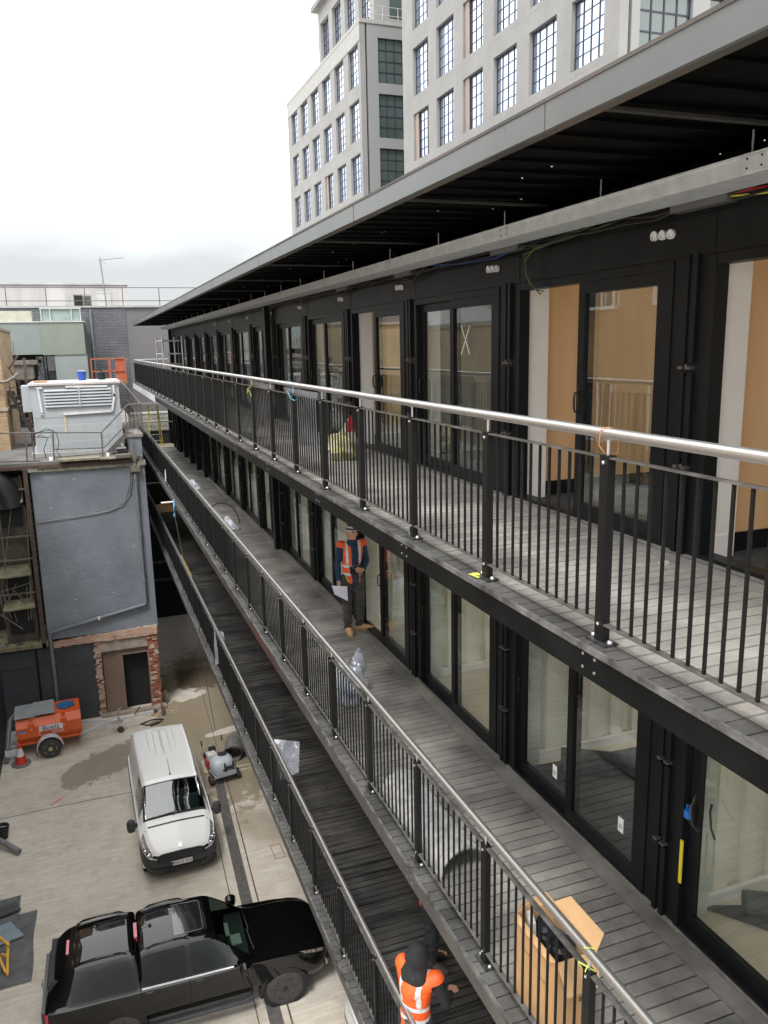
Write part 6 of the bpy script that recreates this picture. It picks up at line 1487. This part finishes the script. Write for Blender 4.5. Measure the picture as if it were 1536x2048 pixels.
def head_mesh(c, yaw=0, tilt=0, s=1.):
    """head with brow, nose, mouth, chin and ears; faces -y before yaw"""
    def shp(p_):
        x, y, z = p_
        if z < 0: x *= 1-.28*(-z/.12)**1.4; y = y*(1-.12*(-z/.12)) - .012*(-z/.12)
        if y < -.03 and -.03 < z < .03: y += .008
        return Vector((x, y, z))
    parts = [ball((0, 0, 0), (.077, .097, .118), 28, 18, shp)]
    parts.append(ball((0, -.098, -.012), (.013, .022, .022), 10, 8)); parts.append(ball((0, -.093, .012), (.009, .014, .022), 10, 8))
    parts.append(ball((0, -.080, -.088), (.028, .022, .020), 10, 8)); parts.append(ball((0, -.078, .034), (.055, .018, .012), 12, 8))
    parts.append(ball((0, -.088, -.052), (.022, .012, .006), 10, 6)); parts.append(ball((0, -.086, -.063), (.018, .012, .006), 10, 6))
    for sx in (-1, 1): parts.append(ball((sx*.078, .005, -.005), (.010, .020, .032), 8, 8)); parts.append(ball((sx*.042, -.066, -.022), (.022, .018, .018), 8, 8))
    M_ = Matrix.Translation(c) @ Matrix.Rotation(yaw, 4, 'Z') @ Matrix.Rotation(tilt, 4, 'X') @ Matrix.Scale(s, 4)
    out = []
    for q in parts:
        q.v = [tuple(M_ @ Vector(v)) for v in q.v]; out.append(q)
    return out, M_
SKIN = mat('skin', (.52, .30, .21), .5, col2=(.44, .235, .16), s=12)
NAVY = mat('navy_fleece', (.012, .045, .085), .85, col2=(.008, .028, .055), s=14)
TROU = mat('work_trousers', (.07, .066, .062), .85, col2=(.028, .027, .026), s=9)
BOOT = mat('tan_boot', (.50, .31, .15), .7, col2=(.40, .24, .11), s=14)
HIVIS = mat('hivis_orange', (.85, .115, .015), .6, col2=(.72, .09, .012), s=9)
REFL = mat('reflective_tape', (.62, .63, .64), .35, col2=(.52, .53, .55), s=18)
HOOD = mat('hoodie_black', (.016, .017, .018), .9, col2=(.008, .008, .009), s=8)
DTROU = mat('dark_trousers', (.022, .023, .026), .85, col2=(.012, .012, .014), s=7)

def make_man(name, label, loc, rz, J, faceyaw, kit):
    """J: joint positions (local, facing -y). kit: dict of clothing"""
    T_ = thing(name, label, 'person', loc, rz)
    pel, chest, neck, head = J['pelvis'], J['chest'], J['neck'], J['head']
    def mid(a, b_, t): return tuple(Vector(a)*(1-t)+Vector(b_)*t)
    ch = [[(pel, (.125, .095)), (mid(pel, chest, .5), (.115, .085)), (chest, (.145, .10)), (neck, .058), (head, .055)]]
    for sd in 'LR':
        sh, el, wr = J['sh'+sd], J['el'+sd], J['wr'+sd]; hp, kn, an, to = J['hip'+sd], J['kn'+sd], J['an'+sd], J['to'+sd]
        ch.append([(chest, (.145, .10)), (sh, .058), (mid(sh, el, .4), .049), (el, .040), (mid(el, wr, .3), .040), (wr, .026)])
        ch.append([(pel, (.125, .095)), (hp, .088), (mid(hp, kn, .35), .082), (kn, .056), (mid(kn, an, .3), .056), (an, .036)])
        ch.append([(an, .036), (mid(an, to, .5), .034), (to, .028)])
    hs, M_ = head_mesh(head, faceyaw[0], faceyaw[1])
    ms = [skinned(ch)]+hs
    for sd, s_ in (('L', 1), ('R', -1)):
        ms.append(skinned(hand(J['wr'+sd], J['hd'+sd], s_, J['pn'+sd], J.get('curl', .7))))
    hang('body', fuse(ms, .0075, SKIN, 'body', 1), T_)
    # clothing
    ch = [[(mid(pel, chest, -.28), (.142, .118)), (pel, (.142, .116)), (mid(pel, chest, .5), (.138, .108)), (chest, (.165, .12)), (mid(chest, neck, .8), .072), (neck, .066)]]
    for sd in 'LR':
        sh, el, wr = J['sh'+sd], J['el'+sd], J['wr'+sd]
        ch.append([(chest, (.155, .115)), (sh, .066), (mid(sh, el, .4), .058), (el, .050), (mid(el, wr, .35), .050), (mid(el, wr, .93), .037)])
    jk = fuse([skinned(ch)], .0075, kit['jacket'], 'jacket', 5); hang('jacket', jk, T_)
    ch = [[(mid(pel, chest, .12), (.138, .11)), (pel, (.142, .112))]]
    for sd in 'LR':
        hp, kn, an = J['hip'+sd], J['kn'+sd], J['an'+sd]
        ch.append([(pel, (.142, .112)), (hp, .104), (mid(hp, kn, .35), .098), (kn, .076), (mid(kn, an, .4), .074), (mid(kn, an, .8), .066), (mid(kn, an, .96), .062)])
    me = fuse([skinned(ch)], .011, kit['trousers'], 'trousers', 2)
    rb = random.Random(5)
    for v in me.vertices:    # crumpled cloth
        if v.co.z < .75: f = math.sin(v.co.z*62+v.co.x*25)*.004+math.sin(v.co.z*34+v.co.y*40)*.004; v.co.x += f*(1 if v.co.x > 0 else -1); v.co.y += f
    hang('trousers', me, T_)
    for sd in 'LR':
        an, to = Vector(J['an'+sd]), Vector(J['to'+sd]); d = (to-an); d.z = 0; d.normalize()
        c0 = V3(an.x, an.y, 0)
        b1 = skinned([[(tuple(c0+V3(0, 0, .17)), .058), (tuple(c0+V3(0, 0, .07)), .056), (tuple(c0-d*.03+V3(0, 0, .045)), .045)], [(tuple(c0+V3(0, 0, .07)), .056), (tuple(c0+d*.09+V3(0, 0, .052)), (.050, .045)), (tuple(c0+d*.17+V3(0, 0, .042)), (.046, .036)), (tuple(c0+d*.20+V3(0, 0, .038)), (.035, .03))]])
        for v in b1.vertices: v.co.z = max(v.co.z, .006)
        bo = hang('boot', fuse([b1], .009, kit['boots'], 'boot', 1), T_)
        mb = MB(); q = Vector((-d.y, d.x, 0)); pts = [c0-d*.075+q*.03, c0-d*.075-q*.03, c0-d*.02-q*.042, c0+d*.10-q*.048, c0+d*.19-q*.04, c0+d*.225-q*.015, c0+d*.225+q*.015, c0+d*.19+q*.04, c0+d*.10+q*.048, c0-d*.02+q*.042]
        mb.prism([(p_.x, p_.y) for p_ in pts], .0, .028); part('sole', mb, kit['sole'], bo, True)
    # vest: the jacket's own surface, let out and cut off at the shoulders and waist
    me = jk.copy(); me.name = 'vest'
    P0 = Vector(pel); up = (Vector(neck)-P0).normalized(); side = (Vector(J['shL'])-Vector(J['shR'])).normalized(); fr = up.cross(side).normalized()
    if fr.y > 0: fr = -fr
    tot = (Vector(chest)-P0).dot(up)
    def near(q, a_, b_):
        a_, b_ = Vector(a_), Vector(b_); t_ = max(0, min(1, (q-a_).dot(b_-a_)/(b_-a_).length_squared)); return t_, (q-(a_+(b_-a_)*t_)).length
    bm = bmesh.new(); bm.from_mesh(me); bm.normal_update(); rem = []
    for f in bm.faces:
        q = f.calc_center_median(); h = (q-P0).dot(up)/tot; k = h < -.30 or h > 1.66
        ax = (q-P0)-up*(q-P0).dot(up)
        if h > 1.38 and ax.length < .085: k = True
        for sd in 'LR':
            t_, d_ = near(q, J['sh'+sd], J['el'+sd])
            if t_ > .06 and d_ < .092 and abs(ax.dot(side)) > .145: k = True
            t_, d_ = near(q, J['el'+sd], J['wr'+sd])
            if d_ < .085: k = True
        if k: rem.append(f)
    bmesh.ops.delete(bm, geom=rem, context='FACES')
    for v in bm.verts: v.co += v.normal*.014
    bm.to_mesh(me); bm.free()
    me.materials.clear()
    for mm in (HIVIS, REFL, kit['jacket']): me.materials.append(mm)
    for p_ in me.polygons:
        r_ = p_.center-P0; h = r_.dot(up)/tot; x = r_.dot(side); f = r_.dot(fr); m_ = 0
        if .05 < h < .18 or .42 < h < .55: m_ = 1
        if h >= .58 and .08 < abs(x) < .12: m_ = 1
        if kit.get('open') and f > 0 and abs(x-.02) < .055: m_ = 2
        p_.material_index = m_
    hang('hi_vis_vest', me, T_)
    return T_, M_

# man on the middle deck
J = dict(pelvis=(0, 0, .93), chest=(-.01, .0, 1.27), neck=(.0, -.01, 1.475), head=(.01, -.03, 1.615),
         shL=(.165, .0, 1.41), elL=(.235, .03, 1.13), wrL=(.13, -.17, 1.04), hdL=(-.8, -.45, .15), pnL=(0, 1, .3),
         shR=(-.165, .0, 1.41), elR=(-.225, .03, 1.12), wrR=(-.235, -.06, .87), hdR=(.02, -.25, -1), pnR=(1, 0, 0),
         hipL=(.09, 0, .88), knL=(.105, -.03, .49), anL=(.10, .05, .085), toL=(.26, .0, .04),
         hipR=(-.09, 0, .88), knR=(-.105, -.04, .49), anR=(-.10, -.02, .085), toR=(-.10, -.20, .04), curl=.8)
M1 = (1.29, 8.12, H+.001)
m1, MH = make_man('person', 'workman in orange hi-vis vest, navy jacket and striped beanie holding papers', M1, R(-4), J, (R(12), R(2)), dict(jacket=NAVY, trousers=TROU, boots=BOOT, sole=mat('boot_sole', (.30, .22, .13), .8), open=True))
# beanie
def beanie(T_, M_, mats, stripes=True):
    mb = MB(); n_ = 24; prof = [(.085, .020), (.090, .045), (.088, .072), (.078, .098), (.058, .120), (.028, .132), (.004, .135)]
    for j in range(len(prof)-1):
        for k in range(n_):
            a0, a1 = 2*math.pi*k/n_, 2*math.pi*(k+1)/n_
            q = [(prof[j][0]*math.cos(a0), prof[j][0]*1.18*math.sin(a0)+.006, prof[j][1]), (prof[j][0]*math.cos(a1), prof[j][0]*1.18*math.sin(a1)+.006, prof[j][1]), (prof[j+1][0]*math.cos(a1), prof[j+1][0]*1.18*math.sin(a1)+.006, prof[j+1][1]), (prof[j+1][0]*math.cos(a0), prof[j+1][0]*1.18*math.sin(a0)+.006, prof[j+1][1])]
            mb.add([tuple(M_ @ Vector(c)) for c in q], [(0, 1, 2, 3)], (j+1) % 2 if stripes else 0)
    me = _tm(mb); me2 = me
    o = bpy.data.objects.new('hat', me2); me2.materials.append(mats[0]); me2.materials.append(mats[1])
    me2.polygons.foreach_set('material_index', mb.mi); me2.polygons.foreach_set('use_smooth', [True]*len(me2.polygons))
    COL.objects.link(o); o.parent = T_; return o
beanie(m1, MH, [mat('beanie_dark', (.03, .03, .032), .9), mat('beanie_white', (.55, .55, .53), .9)])
def face(T_, M_):
    mb = MB(); hair = MB()
    for sx in (-1, 1):
        c = M_ @ Vector((sx*.030, -.088, .010)); mb.lathe(c, [(.002, -.006), (.010, -.003), (.010, .003), (.002, .006)], 10, 'y')
        hair.bar(M_ @ Vector((sx*.014, -.101, .030)), M_ @ Vector((sx*.050, -.090, .032)), .008, .006)
    part('eye', mb, mat('eye_dark', (.03, .02, .015), .3) if 'eye_dark' not in MAT else MAT['eye_dark'], T_, True); part('eyebrow', hair, MAT['eye_dark'], T_, True)
face(m1, MH)
mb = MB(); mb.bar((-.07, -.125, 1.05), (.10, -.135, 1.06), .05, .09); mb.box(-.07, .10, -.17, -.13, .98, 1.03); part('tool_pouch', mb, HOOD, m1, True)
mb = MB(); mb.tube([(-.07, -.15, 1.05), (-.06, -.19, .93), (.0, -.19, .87), (.07, -.19, .92), (.09, -.16, 1.02)], .006, 6); mb.tube([(-.06, -.17, 1.10), (0, -.18, 1.12), (.09, -.175, 1.11), (.10, -.17, 1.07), (0, -.18, 1.07), (-.06, -.17, 1.10)], .009, 6); part('strap', mb, mat('strap_grey', (.12, .12, .12), .5), m1, True)
mb = MB(); mb.bar((-.13, -.11, .95), (-.09, -.12, .86), .03, .02); part('pen_pocket', mb, mat('pen_yellow', (.7, .45, .05), .5), m1, True)
# papers in his right hand
Rm = Matrix.Translation(M1) @ Matrix.Rotation(R(-4), 4, 'Z')
mb = MB(); cs = [(-.36, -.14, .83), (-.13, -.17, .80), (-.13, -.19, .58), (-.33, -.17, .70)]
cs = [Rm @ Vector(c) for c in cs]; cloth(mb, cs, .008, 8, 8, 3); mb.v += []
n0_ = len(mb.v); cs2 = [c+Vector((0, .006, -.006)) for c in cs]; cloth(mb, cs2, .006, 8, 8, 4)
pp = solo('papers', mb, mat('paper_white', (.72, .72, .80), .7, col2=(.60, .60, .70), s=8), 'white printed sheets held in the standing workman hand', 'papers', tuple(cs[0]))

# hooded man on the lowest deck
Z1 = 2*H
J2 = dict(pelvis=(0, .02, .92), chest=(0, .01, 1.25), neck=(0, .0, 1.43), head=(0, -.03, 1.54),
          shL=(.19, -.06, 1.37), elL=(.26, -.12, 1.12), wrL=(.20, -.32, 1.02), hdL=(-.3, -.9, 0), pnL=(0, 0, -1),
          shR=(-.19, -.06, 1.37), elR=(-.27, -.10, 1.11), wrR=(-.20, -.31, 1.02), hdR=(.3, -.9, 0), pnR=(0, 0, -1),
          hipL=(.09, .02, .87), knL=(.11, -.02, .48), anL=(.11, .06, .085), toL=(.13, -.11, .04),
          hipR=(-.09, .02, .87), knR=(-.11, -.03, .48), anR=(-.11, .02, .085), toR=(-.14, -.15, .04), curl=.9)
m2, MH2 = make_man('person', 'workman with black hood up and orange hi-vis vest leaning by the lowest deck railing', (.13, 2.90, Z1+.001), R(124), J2, (0, R(18)), dict(jacket=HOOD, trousers=DTROU, boots=HOOD, sole=RUBBER))
mb = ball((0, .010, .010), (.112, .130, .136), 22, 14)
mb.v = [tuple(MH2 @ Vector(v)) for v in mb.v if True]
hd = fuse([mb, skinned([[((0, .03, 1.375), (.150, .105)), ((0, .0, 1.45), (.112, .112))]])], .010, HOOD, 'hood', 2)
for v in hd.vertices:
    q = v.co; w_ = .003*math.sin(q.z*60+q.x*25)+.003*math.sin(q.x*45-q.y*35+q.z*20); v.co = q+Vector((q.x, q.y+.1, (q.z-1.5))).normalized()*w_
bm = bmesh.new(); bm.from_mesh(hd); inv = MH2.inverted()
rem = [f for f in bm.faces if (lambda q: q.y < -.07 and abs(q.x) < .07 and -.11 < q.z < .09)(inv @ f.calc_center_median())]
bmesh.ops.delete(bm, geom=rem, context='FACES'); bm.to_mesh(hd); bm.free()
hang('hood', hd, m2); face(m2, MH2)
# third man, mostly hidden below the middle deck
J3 = dict(J); J3.update(wrL=(.10, -.30, 1.12), hdL=(-.4, -.8, .1), pnL=(0, 0, -1), wrR=(-.12, -.29, 1.10), hdR=(.4, -.8, .1), pnR=(0, 0, -1), toL=(.12, -.16, .04), toR=(-.16, -.17, .04))
m3, MH3 = make_man('person', 'third workman in dark trousers mostly hidden beneath the edge of the middle deck', (.94, 4.42, Z1+.001), R(60), J3, (0, 0), dict(jacket=HOOD, trousers=DTROU, boots=mat('dark_boot', (.04, .035, .03), .7), sole=RUBBER))
beanie(m3, MH3, [HIVIS, HIVIS], False); face(m3, MH3)

# ------------------------------------------------------------------ small things on the decks
CARD = mat('cardboard', (.52, .32, .155), .8, col2=(.45, .27, .13), s=3)
CX0, CX1, CY0, CY1 = .05, .34, .40, .89; ZB = H+.003; ZT = H+.65
bxt = thing('cardboard_box', 'tall open cardboard box stuffed with black plastic beside the middle deck railing', 'box', ((CX0+CX1)/2, (CY0+CY1)/2, ZB))
mb = MB(); t = .006
mb.box(CX0, CX1, CY0, CY0+t, ZB, ZT); mb.box(CX0, CX1, CY1-t, CY1, ZB, ZT); mb.box(CX0, CX0+t, CY0+t, CY1-t, ZB, ZT); mb.box(CX1-t, CX1, CY0+t, CY1-t, ZB, ZT); mb.box(CX0+t, CX1-t, CY0+t, CY1-t, ZB, ZB+t)
part('side', mb, CARD, bxt)
def flap(a, b_, c, d): m_ = MB(); m_.add([a, b_, c, d], [(0, 1, 2, 3)]); n_ = (Vector(b_)-Vector(a)).cross(Vector(d)-Vector(a)).normalized()*.005; m_.add([tuple(Vector(q)+n_) for q in (a, b_, c, d)], [(3, 2, 1, 0)]); m_.add([a, b_, c, d]+[tuple(Vector(q)+n_) for q in (a, b_, c, d)], [(0, 1, 5, 4), (1, 2, 6, 5), (2, 3, 7, 6), (3, 0, 4, 7)]); return m_
part('flap', flap((CX0, CY0, ZT), (CX1, CY0, ZT), (CX1-.03, CY0-.09, ZT-.17), (CX0+.02, CY0-.10, ZT-.17)), CARD, bxt)
part('flap', flap((CX1, CY0, ZT), (CX1, CY1, ZT), (CX1+.09, CY1-.06, ZT+.06), (CX1+.11, CY0+.08, ZT+.03)), CARD, bxt)
part('flap', flap((CX0, CY1, ZT), (CX1, CY1, ZT), (CX1-.05, CY1+.03, ZT+.07), (CX0+.04, CY1+.03, ZT+.03)), CARD, bxt)
part('flap', flap((CX0, CY0, ZT), (CX0, CY1, ZT), (CX0-.03, CY1-.05, ZT-.02), (CX0-.03, CY0+.05, ZT-.02)), CARD, bxt)
rb = random.Random(77)
mb = MB()
for j in range(3):
    for i in range(2): mb.box(CX0+.17+.05*i, CX0+.19+.05*i, CY0-.0035, CY0-.0005, ZB+.32+.05*j, ZB+.35+.05*j)
mb.box(CX0-.0035, CX0-.0005, CY0+.3, CY0+.38, ZB+.45, ZB+.452); mb.box(CX0-.0035, CX0-.0005, CY0+.12, CY0+.2, ZB+.40, ZB+.402)
part('printed_mark', mb, mat('print_brown', (.20, .12, .06), .8), bxt)
# crumpled plastic in the box
def crumple(c, s_, seed, n_=18):
    rb = random.Random(seed); ph = [rb.uniform(0, 6.28) for _ in range(8)]; mb = MB(); c = Vector(c)
    def g(u, v):
        a, b_ = u*2*math.pi, (v-.5)*math.pi; k = 1+.16*math.sin(3*a+ph[0]+2*b_)+.12*math.sin(5*a-ph[1]+4*b_)+.10*math.sin(7*b_+ph[2]+a)+.07*math.sin(11*a+ph[3]+5*b_)
        return c+Vector((s_[0]*k*math.cos(a)*math.cos(b_), s_[1]*k*math.sin(a)*math.cos(b_), s_[2]*k*math.sin(b_)))
    return mb.grid(g, n_*2, n_)
BAGK = mat('black_plastic', (.02, .024, .03), .28, col2=(.012, .013, .015), s=12)
solo('black_bag', crumple(((CX0+CX1)/2, (CY0+CY1)/2+.02, ZT-.17), (.115, .19, .15), 1, 22), BAGK, 'crumpled black plastic bag filling the open cardboard box', 'plastic bag', ((CX0+CX1)/2, .65, ZT-.17), True, 25)
mb = MB(); mb.obox(((CX0+.06), .80, ZT-.06), (.02, .06, .0), (-.004, .0, .08), (.02, 0, .0)); solo('paper_scrap', mb, WHITE, 'white paper scrap poking from a corner of the cardboard box', 'paper', (CX0+.06, .8, ZT-.06))
# rolled underlay sheet
def rollup(u, v):
    s_ = u*1.5
    if u < .5: return (.05+1.0*u*.9, 3.55-1.35*v-.25*u*v, H+.006+.012*math.sin(v*9))
    a = (u-.5)*2*math.pi*1.15; r_ = .085-.02*(u-.5)
    return (.42-.10+r_*math.sin(a), 3.55-1.32*v, H+.10-r_*math.cos(a))
def sheet_(u, v):
    a = u*math.pi*1.5-.2; y = 3.6-1.45*v; return (.29+.21*math.cos(math.pi-u*math.pi)*(1+.05*math.sin(v*8)), y+.05*u, H+.01+.20*math.sin(u*math.pi)**.8*(1-.12*math.sin(v*5))+.008*math.sin(v*30+u*6))
mb = MB(); mb.grid(sheet_, 20, 24); mb.grid(lambda u, v: tuple(Vector(sheet_(u, v))-Vector((0, 0, .012))) if 0 < u < 1 else sheet_(u, v), 20, 24)
solo('grey_underlay', mb, mat('underlay_grey', (.46, .46, .455), .85, col2=(.26, .26, .26), s=12, bp=.3), 'curled sheet of grey underlay lying on the middle deck behind the railing', 'underlay', (.3, 2.9, H), True)
# plastic bag with bottles
CLEAR = glassmat('clear_plastic', (.80, .82, .84), 1.6, .25)
def plasticmat(name, col, a):
    m, nt, b = nodes_of(name); b.inputs['Base Color'].default_value = col+(1,); b.inputs['Roughness'].default_value = .25; b.inputs['Alpha'].default_value = a; return m
FILM = plasticmat('plastic_film', (.42, .45, .50), .50); FILM3 = plasticmat('thin_film', (.40, .43, .48), .42); FILM2 = plasticmat('milky_plastic', (.33, .35, .39), .75)
BG = thing('rubbish_bag', 'knotted clear plastic bag full of bottles and wrappers on the middle deck behind the railing', 'rubbish bag', (.42, 5.75, H))
mb = crumple((.42, 5.72, H+.24), (.19, .22, .25), 3, 20); part('bag', mb, FILM, BG, smooth=True, ang=20)
mb = crumple((.60, 5.86, H+.36), (.085, .09, .20), 8, 14); mb.tube([(.60, 5.86, H+.5), (.60, 5.86, H+.60), (.62, 5.85, H+.64)], [.05, .015, .03], 8); part('bag_neck', mb, FILM2, BG, smooth=True, ang=20)
for nm, col, c, s_ in (('bottle', (.05, .20, .45), (.38, 5.65, H+.22), (.04, .04, .13)), ('bottle', (.60, .42, .05), (.42, 5.78, H+.12), (.05, .05, .09)), ('wrapper', (.62, .30, .18), (.60, 5.80, H+.22), (.05, .06, .08)), ('wrapper', (.30, .45, .60), (.58, 5.88, H+.34), (.05, .05, .08)), ('wrapper', (.5, .5, .48), (.32, 5.8, H+.30), (.09, .08, .08))):
    part(nm, crumple(c, s_, hash(nm) % 5 if False else int(c[0]*100), 10), mat('litter_%d' % int(c[2]*-1000+c[0]*100), col, .4), BG, smooth=True)
# bag of tools and sheets on the top deck
TBG = thing('tool_bag', 'yellow and white plastic sacks with a red bottle on the top deck', 'sack', (.95, 7.3, 0))
part('sack', crumple((.82, 7.0, .16), (.17, .22, .17), 5, 16), mat('sack_white', (.60, .60, .52), .7, col2=(.5, .45, .12), s=8), TBG, smooth=True)
part('sack', crumple((1.02, 7.25, .22), (.12, .16, .22), 6, 16), mat('sack_yellow', (.40, .35, .16), .7, col2=(.5, .5, .46), s=7), TBG, smooth=True)
mb = MB(); mb.lathe((1.02, 7.15, .35), [(.05, 0), (.055, .02), (.055, .16), (.02, .2), (.02, .22)], 14); part('bottle', mb, mat('bottle_red', (.55, .02, .04), .35), TBG, smooth=True)
def film(name, label, corners, amp, m_=FILM, seed=0, cat='plastic sheet', thick=False):
    mb = MB(); cloth(mb, corners, amp, 12, 12, seed); return solo(name, mb, m_, label, cat, tuple(corners[0]), True)
film('plastic_sheet', 'pale plastic sheet tied behind the top deck railing in front of the open plywood doorway', [(.06, 6.95, 1.0), (.10, 5.55, .99), (.14, 5.7, .35), (.10, 6.7, .30)], .02, FILM2, 1)
film('plastic_sheet', 'plastic sheet wrapped over the top deck handrail further along, with a red label', [(.03, 9.0, 1.02), (.03, 7.35, 1.01), (.05, 7.5, .70), (.05, 8.8, .25)], .015, FILM2, 2)
mb = MB(); mb.lathe((.07, 8.35, .45), [(.01, -.004), (.075, -.003), (.075, .003), (.01, .004)], 14, 'x'); solo('red_label', mb, MAT['bottle_red'], 'round red label on the plastic sheet by the top deck railing', 'label', (.07, 8.35, .45))
film('plastic_sheet', 'clear plastic sheet hanging through the lowest deck railing above the yard', [(.02, 8.75, Z1+1.02), (.45, 8.60, Z1+.96), (.33, 8.25, Z1+.62), (.05, 8.4, Z1+.45)], .045, FILM3, 3)
film('plastic_sheet', 'white plastic sheet caught on the far part of the lowest deck railing', [(-.03, 14.6, Z1+1.0), (.14, 14.2, Z1+.98), (.12, 13.7, Z1+.5), (-.05, 14.5, Z1+.12)], .02, FILM2, 4)
film('plastic_sheet', 'grey plastic sheet blown over the middle deck rail nearest the plywood doorway', [(.02, 13.2, H+1.04), (.20, 12.9, H+1.02), (.36, 12.1, H+.80), (.02, 12.0, H+1.0)], .05, FILM2, 5)
film('plastic_sheet', 'grey plastic sheet blown over the middle deck rail beside the looped cable', [(.02, 18.3, H+1.04), (.14, 18.0, H+1.03), (.36, 16.9, H+.88), (.02, 16.8, H+1.0)], .05, FILM2, 6)
film('plastic_strip', 'small white plastic strip fluttering on the far middle deck balusters', [(-.03, 24.0, H+.55), (-.03, 23.7, H+.52), (-.04, 23.6, H+.1), (-.04, 24.1, H+.12)], .01, MAT['sticker_white'], 7)
mb = MB(); mb.tube([(.75+.36*math.cos(a), 16.9+.55*math.sin(a*.8), H+.02+.44*max(0, math.sin(a))**.8) for a in [-.2+i*.16 for i in range(23)]]+[(.5, 16.2, H+.02), (.7, 16.0, H+.02), (1.0, 16.1, H+.02)], .015, 8); solo('looped_cable', mb, RUBBER, 'loop of black cable springing up from the middle deck', 'cable', (.8, 16.8, H), True)
# cords tied on rails
def cord(label, col, pts, r_=.005, nm='cord'):
    mb = MB(); mb.tube(pts, r_, 6); k = 'cord_%.2f_%.2f' % (col[0], col[2]); return solo(nm, mb, MAT.get(k) or mat(k, col, .7), label, 'cord', tuple(pts[0]), True)
cord('blue cord tied round the top deck handrail near the plastic sheet', (.10, .35, .55), [(-.03, 6.4, 1.09), (.03, 6.4, 1.09), (.03, 6.38, 1.03), (-.03, 6.35, .98), (-.04, 6.2, .90), (-.03, 6.0, .88), (.0, 5.95, .93), (.02, 6.2, .9)])
cord('yellow-green cord tied to the top deck railing', (.45, .50, .08), [(-.03, 8.8, 1.08), (.03, 8.8, 1.08), (.03, 8.75, .97), (-.03, 8.7, .95), (-.03, 8.95, .82), (.0, 9.0, .9), (-.03, 8.6, .80)])
cord('orange cord looped round the nearest length of top deck handrail', (.55, .20, .08), [(-.026, 0.02, 1.085), (.0, .0, 1.09), (.027, -.02, 1.075), (.03, -.04, 1.03), (.02, -.05, .97), (.012, .03, .95), (-.02, .05, 1.0), (-.028, .03, 1.06), (-.026, .02, 1.085)], .0028)
cord('yellow-green cord tied round the middle deck rail above the cardboard box', (.45, .50, .08), [(-.03, .02, H+1.09), (.03, .0, H+1.08), (.03, .03, H+1.0), (-.03, .0, H+.95), (-.035, .06, H+.97), (.02, -.03, H+.96)], .005)
cord('long thin rope hanging from the middle deck edge down to the yard', (.16, .14, .13), [(-.12, 20.7, H-.05), (-.12, 20.7, H-.5), (.1, 21.2, -5.0), (.5, 22.1, -8.2), (.9, 23.07, ZG+.02)], .012, 'rope')
cord('bright blue cord knotted at the top of the long hanging rope', (.12, .38, .58), [(-.12, 20.9, H-.02), (-.13, 20.7, H+.05), (-.13, 20.55, H-.1), (-.14, 20.7, H-.35), (-.12, 20.85, H-.1), (-.15, 20.65, H-.45), (-.13, 20.75, H-.2)], .02)
mb = MB(); mb.box(-.45, -.1, 21.2, 21.28, H-.12, H-.09); solo('white_lath', mb, WHITE, 'thin white lath sticking out from the middle deck edge', 'lath', (-.3, 21.2, H))
mb = MB(); mb.tube([(.03, 19.0, Z1+1.03), (.03, 21.5, Z1+1.03)], .03, 8); solo('yellow_sleeve', mb, mat('sleeve_yellow', (.6, .42, .05), .5), 'yellow protective sleeve on the far handrail of the lowest deck', 'sleeve', (.03, 20, Z1+1.03), True)
mb = MB(); mb.add([(-.08, 1.36, .006), (-.06, 1.25, .006), (-.01, 1.28, .008), (-.03, 1.37, .007)], [(0, 1, 2, 3)]); mb.add([(-.06, 1.3, .01), (-.04, 1.26, .02), (-.02, 1.32, .02), (-.05, 1.36, .012)], [(0, 1, 2, 3)])
solo('yellow_leaf', mb, mat('leaf_yellow', (.62, .60, .12), .6), 'small yellow scrap lying on the top deck edge by a post base', 'scrap', (-.05, 1.3, .006))
mb = MB(); mb.tube([(1.25+.035*math.cos(i*math.pi/5), 1.05+.035*math.sin(i*math.pi/5), .006) for i in range(11)], .006, 6); solo('tape_ring', mb, mat('ring_cream', (.6, .55, .42), .6), 'small cream ring lying on the top deck near the black pillar', 'ring', (1.25, 1.05, .006), True)
mb = MB(); mb.add([(1.56, .75, .006), (1.62, .8, .008), (2.2, -.2, .008), (2.1, -.3, .006)], [(0, 1, 2, 3)]); mb.add([(1.58, .6, .01), (1.7, .55, .02), (2.3, -.5, .01), (2.2, -.6, .008)], [(0, 1, 2, 3)])
solo('green_strap', mb, mat('strap_green', (.04, .30, .14), .6), 'green strap lying across the sill of the nearest open doorway', 'strap', (1.6, .7, .006))
# rolls of dark underlay inside the middle deck rooms
UL = mat('underlay_and_reflection', (.035, .04, .043), .85, col2=(.018, .02, .022), s=6)
mb = MB(); mb.cyl((1.95, 3.3, H+.13), (3.6, 2.2, H+.13), .13, 20); mb.add([(1.7, 3.5, H+.006), (1.62, 1.7, H+.006), (3.4, 1.3, H+.006), (4.6, 3.3, H+.006)], [(0, 1, 2, 3)])  # roll, plus a flat dark quad painted for the deck mirrored in the glass
solo('underlay_roll', mb, UL, 'dark underlay roll inside the stickered glass doors, with flat dark sheet standing for deck reflection', 'underlay roll', (2.5, 2.8, H), True, 50)
mb = MB(); mb.cyl((2.1, .95, H+.09), (3.4, .2, H+.09), .09, 20); mb.add([(1.8, 1.15, H+.006), (2.2, .6, H+.006), (3.6, -.2, H+.006), (3.2, .6, H+.006)], [(0, 1, 2, 3)])
solo('underlay_roll', mb, mat('underlay_mid', (.10, .105, .105), .85), 'smaller roll of dark underlay inside the nearest glass door of the middle deck', 'underlay roll', (2.6, .6, H), True, 50)
